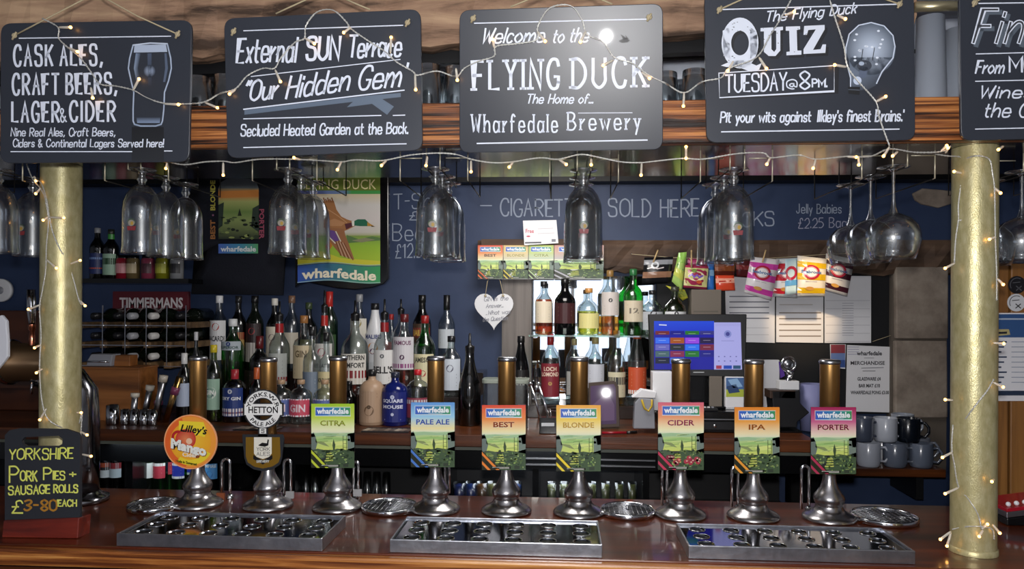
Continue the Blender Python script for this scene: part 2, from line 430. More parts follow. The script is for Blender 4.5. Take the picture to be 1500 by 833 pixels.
M_stone = mat('rough_stone', '#7a6f64', .9, bump=1.0, bscale=14, vary=['#5c5048', '#8a7e73', '#a89d90'], vscale=7)
M_pine = wood('pine_boarding', '#6b4522', '#94642f', '#ab7a42', .5, axis='z', freq=16, bump=.15, stretch=.06)
M_greypost = wood('grey_painted_board', '#4a4542', '#6a6460', '#7c7570', .6, axis='z', freq=30, bump=.3)
M_chrome = mat('chrome', '#d8dade', .12, 1)
M_steel = mat('brushed_steel', '#b4b6bc', .3, 1, bump=.06, bscale=90)
M_pewter = mat('pewter', '#b2afb0', .27, 1, bump=.08, bscale=40)
M_mirror = mat('mirror', '#e6eaec', .02, 1)
M_white = mat('white_plastic', '#dcdde0', .4)
M_paper = mat('paper', '#dfdfe3', .8)
M_ropeM = mat('twine', '#b8aa8a', .9)
M_brassw = mat('brass_wire', '#c8bc98', .3, .8)

def sbox(name, a, b, m, bevel=0, **k): return MB().box(a, b).build(name, m, structure=True, bevel=bevel, **k)
sbox('floor', (-4, -4, -.1), (4, 3.5, 0), mat('dark_floor_boards', '#3a261a', .5))
MB().box((-4, -4, 2.65), (4, 3.6, 2.75)).build('ceiling', M_plaster, structure=True)
sbox('wall_back', (-4, WY, 0), (4, WY + .15, 2.65), M_blue)
sbox('wall_left', (-4.1, -4, 0), (-4, 3.6, 2.65), M_plaster)
sbox('wall_right', (4, -4, 0), (4.1, 3.6, 2.65), M_plaster)
# wall behind the photographer, with two real windows in it
M_pane = mat('daylit_pane', '#000000', .1, emis='#dfe9ff', estr=2.2)
M_wframe = mat('window_frame_paint', '#b9b6ae', .5)
wx = [(-2.6, -1.5), (-.4, 1.35)]; wz = (.7, 2.05)
fr = MB(); xs = [-4, wx[0][0], wx[0][1], wx[1][0], wx[1][1], 4]
for i in (0, 2, 4): fr.box((xs[i], -4.1, 0), (xs[i + 1], -4, 2.65))
for a, b in wx: fr.box((a, -4.1, 0), (b, -4, wz[0])); fr.box((a, -4.1, wz[1]), (b, -4, 2.65))
fr.build('wall_front', mat('warm_pub_wall', '#8a6f55', .8), structure=True)
for i, (a, b) in enumerate(wx):
    f = MB()
    for k in range(4):
        xx = a + (b - a) * k / 3; f.box((xx - .025, -4.06, wz[0]), (xx + .025, -4.0, wz[1]))
    for zz in (wz[0], (wz[0] + wz[1]) / 2, wz[1]): f.box((a, -4.055, zz - .025), (b, -4.005, zz + .025))
    wo = f.build('window_%d' % (i + 1), M_wframe, structure=True)
    for k in range(3):
        for q in range(2):
            x0 = a + (b - a) * k / 3 + .025; x1 = a + (b - a) * (k + 1) / 3 - .025; zm = (wz[0] + wz[1]) / 2
            z0, z1 = ((wz[0] + .025, zm - .025), (zm + .025, wz[1] - .025))[q]
            MB().box((x0, -4.045, z0), (x1, -4.035, z1)).build('pane', M_pane, wo)
# ceiling batten, rough beam over the bar
zb0 = PY(290, 107, 2.85).z
def rough_beam(name, x0, x1, y0, y1, za, zb, ztop, m, n=70, amp=.006, seed=1):
    rr = random.Random(seed); mb = MB(); vs = []; fs = []
    for i in range(n + 1):
        t = i / n; x = x0 + (x1 - x0) * t; zbm = za + (zb - za) * t
        j = lambda s=1: rr.uniform(-amp, amp) * s
        zm = (zbm + ztop) / 2
        for (y, z) in ((y0 + .012 + j(), zbm + j()), (y0 + j(), zbm + .02 + j()), (y0 + j(1.6), zm + j()), (y0 + j(), ztop - .02), (y0 + .012, ztop), (y1, ztop), (y1 + j(), zbm + j())): vs.append((x, y, z))
    for i in range(n):
        for k in range(7): fs.append((i * 7 + k, i * 7 + (k + 1) % 7, (i + 1) * 7 + (k + 1) % 7, (i + 1) * 7 + k))
    fs.append(tuple(range(7))); fs.append(tuple(reversed(range(n * 7, n * 7 + 7))))
    mb.add(vs, fs); return mb
YB = 1.92
pa = PY(290, 80, YB); pb = PY(1030, 46, YB); sl = (pb.z - pa.z) / (pb.x - pa.x)
xr = PY(1342, 30, YB).x; xl = -2.4
rough_beam('x', xl, xr, YB, YB + .06, pa.z + sl * (xl - pa.x), pa.z + sl * (xr - pa.x), 2.65, 0).build('trim_1', M_rough, structure=True)
dk = MB(); z0 = pa.z + sl * (xl - pa.x) - .028; z1 = pa.z + sl * (xr - pa.x) - .028
dk.prism([(xl, 1.99, z0), (xr, 1.99, z1), (xr, 1.99, 2.65), (xl, 1.99, 2.65)], (0, .03, 0)); dk.build('trim_2', M_blackpaint, structure=True)
p = PY(290, 106, 2.83); q = PY(1000, 85, 2.83)
BKZ = [PY(290, 106, 2.74), PY(1000, 85, 2.74)]; bs = (BKZ[1].z - BKZ[0].z) / (BKZ[1].x - BKZ[0].x)
sbox('trim_10', (-3.9, 2.75, 2.27), (3.9, 2.8, 2.65), mat('pale_ceiling_stand_in', '#cdd4e0', .7, bump=.2, bscale=10))  # upright panel added in place of the ceiling to catch the flash
zl = lambda x: BKZ[0].z + bs * (x - BKZ[0].x)
MB().prism([(-3, 2.735, zl(-3) - .005), (3, 2.735, zl(3) - .005), (3, 2.735, zl(3) + .005), (-3, 2.735, zl(-3) + .005)], (0, .014, 0)).build('trim_3', mat('dark_stained_batten', '#2b2724', .7), structure=True)

# pale pipe at the top right
MB().tube([PY(1340, 10, 1.86), PY(1420, 8, 1.86)], .012, 12).build('trim_4', M_brassw, structure=True)

# black soffit band over the back wall
zs = ZY(266, 3.36)
sbox('trim_5', (-3.9, 3.36, zs), (2.0, WY, 2.6), M_blackpaint)
# ---- old lintel, stone pier, grey post on the back wall
rough_beam('x', PY(700, 380, 3.4).x, PY(1395, 380, 3.4).x, 3.38, WY, ZY(397, 3.4), ZY(401, 3.4), ZY(352, 3.4), 0, 50, .008, 4).build('trim_6', M_lintel, structure=True)
pier = MB(); rr = random.Random(5)
x0 = PY(1312, 500, 3.36).x; x1 = PY(1394, 500, 3.36).x; za, zb = PY(1350, 615, 3.36).z, ZY(388, 3.36)
zz = za; stones = []
pr = MB().box((x0, 3.40, .9), (x1, WY, zb)).build('trim_7', mat('mortar', '#5c544c', .95, bump=.6, bscale=30), structure=True)
while zz < zb - .01:
    h = rr.uniform(.26, .4); h = min(h, zb - zz)
    cuts = [x0, x1] if True else [x0, x0 + (x1 - x0) * rr.uniform(.35, .65), x1]
    for a, b in zip(cuts, cuts[1:]):
        MB().prism([(a + .004 + rr.uniform(0, .006), 3.372 + rr.uniform(-.01, .008), zz + .004), (b - .004, 3.372 + rr.uniform(-.01, .008), zz + .004 + rr.uniform(0, .006)),
                    (b - .004 - rr.uniform(0, .008), 3.372, zz + h - .004), (a + .004, 3.372, zz + h - .004 - rr.uniform(0, .006))], (0, .03, 0)).build('stone', M_stone, pr, bevel=.006)
    zz += h
# exposed stone patch in the blue paint
c = PY(1368, 289, WY); MB().prism([(c.x + .1 * math.cos(a / 9 * 6.283) * (1 + .12 * math.sin(a * 2.3)), WY - .012, c.z + .042 * math.sin(a / 9 * 6.283) * (1 + .2 * math.cos(a * 1.7))) for a in range(9)], (0, .02, 0)).build('trim_8', M_stone, structure=True, bevel=.005)
# grey upright left of mirrors
a = PY(735, 520, 3.38); b = PY(779, 408, 3.38); sbox('trim_9', (a.x, 3.38, BT), (b.x, WY, b.z), M_greypost)
# pine boarded wall right, in front of the back wall
a = PY(1456, 760, 2.45); nb = 7; wr = MB().box((a.x - .05, 2.47, 0), (4, 2.53, ZY(385, 2.45))).build('wall_partition', mat('dark_gap', '#1c120a', .8), structure=True)
x = a.x - .05
for i in range(9):
    MB().box((x + .003, 2.45, 0), (x + .092, 2.47, ZY(385, 2.45))).build('plank', M_pine, wr, bevel=.004); x += .095

# ================================================================ GANTRY SHELF
SZ = ZY(211, 1.75)          # underside of the fascia
g = root('gantry_shelf', (0, 1.75, SZ), 'long dark timber gantry shelf hung over the bar with a coarse grained front board', 'shelf')
MB().box((-2.3, 1.75, SZ), (2.1, 1.782, ZY(149, 1.75))).build('fascia', M_fascia, g, bevel=.003)
MB().box((-2.3, 1.782, SZ), (2.1, 2.19, SZ + .022)).build('shelf_board', M_soffit, g, bevel=.002)
MB().box((-2.3, 2.165, SZ + .022), (2.1, 2.19, SZ + .05)).build('rear_lip', M_soffit, g)
SU = SZ + .022

# ================================================================ BAR COUNTER
YF = .57 / ((817 - HZ) / FPX)
bc = root('bar_counter', (0, YF + .25, 0), 'polished dark reddish wooden bar counter across the foreground', 'counter')
MB().box((-2.4, YF + .004, CT - .035), (2.2, 2.26, CT)).build('counter_top', M_counter, bc, bevel=.003)
MB().box((-2.4, YF - .018, CT - .045), (2.2, YF + .006, CT - .004)).build('front_edge', M_edge, bc, bevel=.006)
MB().box((-2.4, YF + .06, 0), (2.2, YF + .1, CT - .035)).build('front_panel', M_backedge, bc)
MB().box((-2.4, 2.2, 0), (2.2, 2.24, CT - .035)).build('rear_panel', M_blackpaint, bc)

# ================================================================ BACK BAR
BY = 2.75
bb = root('back_bar_counter', (0, 3.1, 0), 'low wooden back bar counter under the rows of spirits', 'counter')
xR = PY(1196, 650, BY).x
MB().box((-3.3, BY, BT - .045), (xR, WY - .005, BT)).build('worktop', M_backedge, bb, bevel=.003)
MB().box((-3.3, BY + .02, BT - .06), (xR, BY + .035, BT - .045)).build('edge_strip', mat('grey_green_strip', '#5a5e55', .5), bb)
zz = BT - .045
MB().box((-3.3, 2.85, ZY(686, 2.85)), (xR, 2.87, zz)).build('header_panel', M_blackgloss, bb)
for py in (672, 681):
    MB().box((PY(760, py, 2.84).x, 2.842, ZY(py, 2.84)), (PY(960, py, 2.84).x, 2.85, ZY(py, 2.84) + .004)).build('panel_trim', M_steel, bb)
MB().box((-3.3, 3.2, 0), (xR, 3.22, zz)).build('back_panel', M_blackpaint, bb)
LZ = CZ - .80
MB().box((-3.3, 2.88, LZ - .03), (xR, 3.2, LZ)).build('lower_shelf', M_blackgloss, bb)
MB().box((-3.3, 2.88, 0), (xR, 2.9, LZ - .03)).build('plinth', M_blackpaint, bb)
for px in (105, 196, 338, 432, 650, 785, 945, 1190):
    x = PY(px, 700, 2.9).x; MB().box((x - .012, 2.87, LZ), (x + .012, 3.2, zz)).build('upright', M_blackgloss, bb)
# stepped riser for the spirits
S1Z, S2Z = BT + .095, BT + .185
xa = PY(285, 600, 3.1).x; xb = PY(702, 600, 3.1).x
st = root('stepped_bottle_riser', ((xa + xb) / 2, 3.25, BT), 'dark wooden stepped riser under the back rows of spirit bottles', 'riser')
MB().box((xa, 3.09, BT), (xb, 3.25, S1Z)).build('lower_step', M_soffit, st, bevel=.002)
MB().box((xa, 3.25, BT), (xb, 3.44, S2Z)).build('upper_step', M_soffit, st, bevel=.002)

# ================================================================ GOLD COLUMNS
M_gold = mat('crinkled_gold_paint', '#9c8748', .36, .4, bump=.16, bscale=420, vary=['#a2986a', '#b9b083', '#cbc49c'], vscale=60, scale=(1, 1, .5))
def column(px, Y, rad, label):
    c = PZ(px, 800, CT); x = PY(px, 500, Y).x
    o = root('gold_column', (x, Y, CT), label, 'column')
    mb = MB(); rr = random.Random(int(px)); n = 46; seg = 32; prof = []
    H = SZ - CT - .001
    mb.lathe([(rad + (0 if i in (0, n) else rr.uniform(-.00012, .00012)), H * i / n + .0005) for i in range(n + 1)], (x, Y, CT), seg, cap0=True, cap1=True)
    mb.build('shaft', M_gold, o)
    MB().lathe([(rad + .003, 0.0005), (rad + .003, .012), (rad + .0005, .014)], (x, Y, CT), 32).build('foot_ring', M_gold, o)
    return x
YCR = 1.835; YCL = 1.97
xcr = column(1427, YCR, .0485, 'gold painted round column at the right end of the bar')
xcl = column(89, YCL, .0505, 'gold painted round column at the left, behind the pork pie board')

# ================================================================ HANGING SIGNS
M_board = mat('sign_board_charcoal', '#31353e', .36, coat=.05, coat_rough=.035, bump=.03, bscale=8)
# tilt so that the gloss catches the flash where the photograph shows it (the third board)
pc = YP(1.66)(888, 54)
ns = ((CAM - pc).normalized() + (FLASH - pc).normalized()).normalized()
tilt = math.atan2(-ns.z, -ns.y)
def sign_plane(px, py, Y, n): return Plane(PY(px, py, Y), n)
def rounded(x0, y0, x1, y1, x2, y2, x3, y3, r):
    """TL TR BR BL corners, rounded"""
    c = [(x0, y0), (x1, y1), (x2, y2), (x3, y3)]; out = []
    for i in range(4):
        p = c[i]; a = c[i - 1]; b = c[(i + 1) % 4]
        ua = ((a[0] - p[0]), (a[1] - p[1])); la = math.hypot(*ua); ub = ((b[0] - p[0]), (b[1] - p[1])); lb = math.hypot(*ub)
        A = (p[0] + ua[0] / la * r, p[1] + ua[1] / la * r); B = (p[0] + ub[0] / lb * r, p[1] + ub[1] / lb * r)
        for k in range(7):
            t = k / 6; out.append(tuple((1 - t) ** 2 * A[j] + 2 * t * (1 - t) * p[j] + t * t * B[j] for j in (0, 1)))
    return out
def sign(corners, n, label, draw, cords, knots, Y=1.68, marks=()):
    cx = sum(c[0] for c in corners) / 4; yb = max(c[1] for c in corners)
    pl = sign_plane(cx, yb, Y, n)
    o = root('hanging_sign', pl(cx, yb), label, 'sign', 'chalkboard style signs hung along the gantry')
    nn = Vector(n).normalized()
    out = rounded(*corners[0], *corners[1], *corners[2], *corners[3], 16)
    MB().prism([pl(x, y) for x, y in out], -nn * .008).build('board', M_board, o, bevel=.0012)
    A = Art(lambda x, y, l: pl(x, y, l)); draw(A); A.build('lettering', o, PAINT)
    for (x, y) in knots:
        MB().sphere(pl(x, y, .004), .006, 8, 6, sc=(1.1, .7, 1.0)).tube([pl(x - 3, y + 6, .006), pl(x, y, .008), pl(x + 3, y - 5, .006)], .0025, 6).build('rope_knot', M_ropeM, o)
    for pts in cords:
        MB().tube([pl(x, y, d) for x, y, d in pts], .0017, 6).build('hanging_cord', M_ropeM, o)
    return pl
W1 = '#dfe6f5'; GR = '#8f9bab'
N1 = Vector((.02, -math.cos(.10), -math.sin(.10))); N2 = Vector((.0, -math.cos(.12), -math.sin(.12)))
def hr(A, x0, y0, x1, y1, wd=1.5, c=W1): A.line([(x0, y0), (x1, y1)], wd, c, 1)
def draw1(A):
    hr(A, 28, 56, 250, 53); hr(A, 16, 222, 193, 222); hr(A, 241, 221, 252, 221)
    A.text('CASK ALES,', 21, 149, 96, 29, 3.6, W1, 1, slope=-.01, gap=4.2, space=4)
    A.text('CRAFT BEERS,', 19, 170, 138, 29, 3.6, W1, 1, slope=-.01, gap=4.2, space=4)
    A.text('LAGER', 18, 86, 178, 28, 3.6, W1, 1, gap=4.2); A.text('&', 89, 97, 178, 19, 2, W1, 1)
    A.text('CIDER', 103, 168, 177, 28, 3.6, W1, 1, gap=4.2)
    A.text('Nine Real Ales, Craft Beers,', 16, 168, 199, 11.5, 1.6, W1, 1, slant=.08, jit=.3)
    A.text('Ciders & Continental Lagers Served here!', 19, 239, 215, 11, 1.6, W1, 1, slant=.08, jit=.3)
    # painted pint glass
    L = [(195, 66), (190, 85), (188, 100), (192, 118), (196, 135), (195, 160), (195, 177), (197, 182)]
    R = [(245, 64), (250, 85), (251, 100), (247, 118), (241, 135), (240, 160), (238, 177), (236, 182)]
    for (a, b, c, d), col in zip([(L[i], R[i], R[i + 1], L[i + 1]) for i in range(7)], ['#2a2f39'] * 7): A.poly([a, b, c, d], col, 0)
    A.poly([(197, 66), (243, 65), (245, 76), (196, 77)], '#aebbd0', 1)
    A.poly([(199, 78), (206, 78), (202, 100), (206, 120), (200, 120), (196, 100)], None, 1, ['#7e90ac', '#3a4250', '#3a4250', '#2a2f39', '#5d6a80', '#8697b0'])
    A.poly([(241, 78), (244, 78), (246, 100), (242, 120), (239, 120), (242, 100)], '#56637a', 1)
    A.poly([(216, 78), (222, 78), (222, 125), (217, 125)], None, 1, ['#48546a', '#48546a', '#2d3340', '#2d3340'])
    A.ring(219, 104, 0, 9, '#9fb0cc', 1, 16, c2='#2c323e')
    A.line(L, 2, '#a9b7ce', 2); A.line(R, 2, '#a9b7ce', 2); A.line([L[0], (220, 63), R[0]], 2, '#c5d0e2', 2)
    A.line([(197, 182), (206, 184.5), (228, 184.5), (236, 182)], 2.2, '#94a4bd', 2); A.poly([(200, 172), (235, 172), (234, 180), (201, 180)], None, 1, ['#3a4250', '#3a4250', '#8193b0', '#8193b0'])
    A.poly([(193, 186), (240, 186), (240, 236), (193, 236)], None, 0, ['#15171c', '#15171c', '#24272d', '#24272d'])
s1 = sign([(1, 34), (281, 29), (277, 237), (0, 239)], N1, 'dark sign lettered cask ales, craft beers, lager and cider beside a painted pint glass', draw1,
     [[(21, 52, .002), (65, 29, .004), (125, -2, .0), (200, -42, -.05)], [(260, 50, .002), (200, 23, .003), (155, -2, .0), (110, -42, -.05)]], [(21, 52), (260, 50)])
def draw2(A):
    hr(A, 357, 45, 590, 37); hr(A, 357, 216, 595, 210.5)
    A.text('External', 347, 432, 92, 35, 3.4, W1, 1, slant=.12, slope=-.03, jit=.3)
    A.text('SUN', 449, 496, 87, 32, 4.4, W1, 1, slant=.08, slope=-.02); A.text('Terrace', 510, 586, 84, 31, 3.4, W1, 1, slant=.12, slope=-.03, jit=.3)
    hr(A, 368, 112, 586, 87, 1.3)
    A.text('`Our', 357, 404, 148, 29, 3.4, W1, 1, slant=.2, slope=-.1); A.text('Hidden', 419, 509, 144, 32, 3.4, W1, 1, slant=.24, slope=-.14); A.text("Gem'", 524, 590, 131, 33, 3.4, W1, 1, slant=.24, slope=-.08)
    hr(A, 357, 160, 592, 132, 1.8)
    A.poly([(358, 161), (540, 140), (587, 136), (587, 142), (560, 145), (577, 156), (567, 168), (545, 152), (508, 157), (517, 149), (358, 168)], '#5d6c7f', 0)
    hr(A, 357, 174, 558, 169); hr(A, 576, 169, 593, 168.5)
    A.text('Secluded Heated Garden at the Back.', 353, 597, 199, 16, 2.1, W1, 1, slant=.08, slope=-.016, jit=.3)
s2 = sign([(328, 27), (616, 13), (619, 220), (333, 232)], N2, 'dark sign lettered external sun terrace, our hidden gem, with a grey brush flourish', draw2,
     [[(404, 20, -.01), (430, 8, -.012), (478, -14, -.03)], [(542, 14, -.01), (520, 5, -.012), (478, -14, -.03)]], [(342, 46), (597, 33)])
def draw3(A):
    hr(A, 695, 34, 948, 28); hr(A, 699, 210, 948, 205, 2)
    A.text('Welcome', 705, 795, 63, 21, 2.6, W1, 1, slant=.3, slope=-.02); A.text('to', 809, 824, 62, 19, 2.4, W1, 1, slant=.3); A.text('the', 834, 860, 61, 20, 2.4, W1, 1, slant=.3)
    A.text('FLYING', 694, 818, 131, 41, 4.6, W1, 1, slope=-.02, serif=1.4, gap=4.2)
    A.text('DUCK', 839, 946, 128, 41, 4.6, W1, 1, slope=-.02, serif=1.4, gap=4.2)
    A.text('The Home of...', 771, 868, 151, 13, 1.9, W1, 1, slant=.25)
    hr(A, 847, 165.5, 926, 165, 1)
    A.text('Wharfedale', 691, 816, 193, 25, 2.5, W1, 1, serif=.9, gap=4.2); A.text('Brewery', 832, 937, 190, 25, 2.5, W1, 1, serif=.9, gap=4.2, slope=-.01)
    B = '#17191d'
    A.poly([(906, 60), (912, 57), (917, 56), (923, 59), (919, 62), (911, 63)], B, 1); A.poly([(913, 58), (909, 50), (914, 53), (918, 57)], B, 1); A.poly([(917, 57), (916, 51), (921, 57)], B, 1)
s3n = ns
s3 = sign([(673, 15), (971, 5), (971, 219), (673, 224)], ns, 'dark sign lettered welcome to the flying duck, with a flash reflection and a small bird', draw3,
     [[(748, 10, -.01), (768, 2, -.012), (830, -26, -.03)], [(897, 6, -.01), (880, -1, -.012), (830, -26, -.03)]], [(693, 27), (951, 25)])
def draw4(A):
    hr(A, 1056, 14, 1317, 6, 1.7); hr(A, 1057, 193, 1317, 189, 1.7)
    SH = '#1a1c22'
    for dx, dy, c, L in ((4, 4, SH, 0), (0, 0, '#d9e0ee', 2)):
        # big Q with thick sides
        A.ring(1084 + dx, 63 + dy, 13, 27, c, L, 36, ky=1.38)
        A.poly([(1056 + dx, 96 + dy), (1072 + dx, 89 + dy), (1090 + dx, 88 + dy), (1108 + dx, 96 + dy), (1116 + dx, 92 + dy), (1112 + dx, 102 + dy), (1100 + dx, 105 + dy), (1080 + dx, 98 + dy), (1064 + dx, 98 + dy)], c, L)
        A.poly([(1058.5 + dx, 45 + dy), (1068 + dx, 40 + dy), (1070 + dx, 86 + dy), (1060 + dx, 82 + dy)], c, L)
        A.poly([(1099 + dx, 40 + dy), (1109 + dx, 48 + dy), (1109 + dx, 78 + dy), (1099 + dx, 86 + dy)], c, L)
        # U I Z
        P = lambda pts: A.poly([(x + dx, y + dy) for x, y in pts], c, L)
        P([(1114, 41), (1133, 40), (1133, 45), (1130, 45.4), (1130, 72), (1134, 76), (1137, 72), (1137, 45), (1134, 44.7), (1134, 40), (1147, 39), (1147, 44), (1143, 44.5), (1143, 74), (1136, 82), (1126, 82), (1119, 76), (1119, 46), (1114, 46)])
        P([(1151, 39), (1172, 38.4), (1172, 43), (1167, 44), (1168, 74), (1174, 74), (1174, 80), (1152, 81), (1152, 76), (1157, 75.4), (1156, 45), (1151, 45)])
        P([(1178, 38), (1208, 36.5), (1208, 43), (1191, 73), (1202, 72), (1205, 65), (1210, 65), (1209, 77.5), (1177, 79), (1177, 72), (1195, 43), (1184, 44), (1182, 51), (1177, 51)])
    rr = random.Random(2)
    for _ in range(26):
        x = rr.uniform(1060, 1108); y = rr.choice([rr.uniform(32, 46), rr.uniform(82, 98)]); A.ell(x, y, rr.uniform(.4, 1.6), rr.uniform(.3, .8), '#3a3d44', 3, 6)
    for _ in range(14): A.ell(rr.uniform(1118, 1206), rr.uniform(40, 79), rr.uniform(.4, 1.3), rr.uniform(.3, .8), '#3a3d44', 3, 6)
    A.text('The Flying Duck', 1121, 1253, 32, 15, 2, W1, 1, slant=.25, slope=-.10)
    A.poly([(1222, 97), (1229, 97), (1228, 137), (1060, 146), (1060, 143), (1222, 134)], SH, 0)
    A.line([(1053, 107), (1222, 96), (1222, 133.5), (1054, 143), (1053, 107)], 1.4, W1, 1)
    A.text('TUESDAY', 1063, 1152, 135, 25, 2.6, W1, 1, slope=-.04); A.text('@', 1153, 1167, 130, 15, 1.8, W1, 1); A.text('8', 1172, 1186, 130, 25, 2.6, W1, 1); A.text('PM.', 1190, 1211, 127, 11, 2.4, W1, 1)
    A.text('Pit your wits against', 1055, 1187, 179, 15, 2.2, W1, 1, slant=.1, slope=-.01, jit=.3)
    A.text("Ilkley's finest Brains.'", 1198, 1323, 178, 16, 2.2, W1, 1, slant=.1, slope=-.01, jit=.3)
    # light bulb drawing with its dark stippled surround
    A.ring(1276, 72, 0, 36, '#c3d0e4', 1, 40, c2='#55606f', ky=1.05)
    A.poly([(1243, 84), (1309, 84), (1290, 112), (1283, 125), (1270, 132), (1249, 132), (1246, 112)], None, 1, ['#5f6b7c', '#5f6b7c', '#444c5a', '#3f4652', '#3f4652', '#444c5a', '#6a7688'])
    A.line([(1246, 130), (1246, 114), (1239, 88), (1239, 70), (1244, 50), (1258, 37), (1276, 33), (1295, 38), (1308, 52), (1311, 68), (1308, 85), (1292, 105), (1284, 122)], 1.8, '#c8d3e6', 2)
    A.line([(1262, 88), (1264, 72)], 1.1, '#22252b', 3); A.line([(1278, 88), (1281, 70)], 1.1, '#22252b', 3); A.ell(1266, 96, 11, 8, '#3b414d', 3); A.ell(1262, 93, 4, 3, '#a9b6ca', 4)
    A.poly([(1259, 98), (1272, 98), (1268, 114), (1258, 114)], '#59647a', 3); A.ell(1256, 118, 6, 6, '#c3cfe4', 4); A.poly([(1242, 127), (1260, 127), (1259, 139), (1243, 137)], '#15171b', 3); A.line([(1243, 131), (1259, 132)], 1, '#5a6370', 4)
    for _ in range(16): A.ell(1276 + rr.uniform(-28, 28), 70 + rr.uniform(-26, 26), 2.2, 1.6, '#dfe7f4', 3, 8)
s4 = sign([(1032, -12), (1339, -12), (1341, 205), (1035, 209)], N2, 'dark quiz night sign with a drawn light bulb', draw4,
     [[(1054, 14, .002), (1085, 0, .003), (1180, -44, -.06)], [(1318, 6, .002), (1300, 0, .003), (1200, -44, -.06)]], [(1054, 14), (1318, 6)])
def draw5(A):
    hr(A, 1434, 5, 1650, 2, 1.7); hr(A, 1430, 79, 1650, 73, 1.5); hr(A, 1429, 119, 1650, 114, 1.5); hr(A, 1429, 189, 1650, 184, 1.5)
    A.text('Fine', 1430, 1530, 66, 48, 7, '#59636f', 0, slant=.3, gap=3); A.text('Fine', 1426, 1526, 62, 48, 6, W1, 1, slant=.3, gap=3); A.text('Fine', 1426, 1526, 62, 48, 2.6, '#3a3d44', 2, slant=.3, gap=3)
    A.text('From', 1429, 1469, 107, 18, 2.4, W1, 1, slant=.25); A.text('M', 1479, 1497, 105, 22, 2.8, W1, 1); A.text('ONDAY', 1501, 1570, 105, 22, 2.8, W1, 1)
    A.text('Wines', 1434, 1510, 143, 17, 2.4, W1, 1, slant=.3); A.text('the', 1441, 1478, 171, 20, 2.4, W1, 1, slant=.3); A.text('Grape', 1492, 1560, 171, 20, 2.4, W1, 1, slant=.3)
s5 = sign([(1405, -14), (1660, -16), (1662, 200), (1408, 206)], N2, 'dark sign half out of frame at the right edge, words beginning fin and from', draw5,
     [[(1428, 3, .002), (1450, -8, .003), (1520, -44, -.06)]], [(1428, 4)])

# ================================================================ CHALKBOARD ON THE COUNTER
YT = PZ(62, 787, CT).y
plT = Plane(PY(62, 785, YT), (0.03, -1, .07))
tb = root('tabletop_chalkboard', (plT(62, 783).x, plT(62, 783).y, CT), 'small black chalk board listing Yorkshire pork pies and sausage rolls, slotted handle', 'chalkboard')
outl = [(7, 786), (117, 783), (117, 640), (114, 634), (96, 628), (28, 627), (14, 630), (7, 637)]
# board with a real handle slot: two side strips, top and bottom pieces
SL = [(32, 645), (36, 640), (86, 638), (92, 643), (91, 650), (86, 653), (38, 653), (33, 650)]
bm_ = MB(); th = -plT.n * .009
def piece(pts): bm_.prism([plT(x, y) for x, y in pts], th)
piece([(7, 637), (14, 630), (28, 627), (62, 627.5), (62, 639), (36, 640), (32, 645), (7, 645)])
piece([(62, 627.5), (96, 628), (114, 634), (117, 640), (117, 643), (92, 643), (86, 638), (62, 639)])
piece([(7, 645), (32, 645), (33, 650), (38, 653), (7, 653)]); piece([(92, 643), (117, 643), (117, 653), (86, 653), (91, 650)])
piece([(7, 653), (117, 653), (117, 760), (7, 762)])
bm_.build('board', mat('chalkboard_black', '#24272e', .55), tb)
rb2 = MB().prism([plT(5, 762, .006), plT(116, 758, .006), Vector((plT(116, 783).x, plT(116, 783, .006).y, CT + .0006)), Vector((plT(5, 783).x, plT(5, 783, .006).y, CT + .0006))], -plT.n * .05)
rb2.build('wooden_base', wood('red_stained_wood', '#3a0d08', '#6b2014', '#8a3a26', .4, coat=.3, freq=30, bump=.3, stretch=.06), tb, bevel=.002)
A = Art(lambda x, y, l: plT(x, y, l)); YC = '#d8dc6a'
A.text('YORKSHIRE', 13, 107, 673, 15, 2.0, YC, 1, slope=-.02, jit=.5, slant=.05)
A.text('P', 14, 27, 706, 23, 2.4, YC, 1); A.text('ORK', 30, 54, 704, 14, 2.2, YC, 1, jit=.4); A.text('P', 64, 75, 702, 17, 2.2, YC, 1); A.text('IES', 78, 95, 702, 12, 2.0, YC, 1, jit=.3); A.text('+', 102, 111, 700, 14, 2.0, YC, 1)
A.text('SAUSAGE', 13, 73, 724, 12, 2.1, YC, 1, slope=-.03, jit=.4); A.text('ROLLS', 79, 114, 721, 11, 2.1, YC, 1, jit=.4)
A.text('£', 18, 33, 751, 18, 2.2, YC, 1); A.text('3-80', 36, 83, 747, 15, 2.8, '#a5752e', 1, jit=.4); A.text('EACH', 85, 112, 741, 9, 1.9, YC, 1)
A.build('chalk_writing', tb, CHALK)

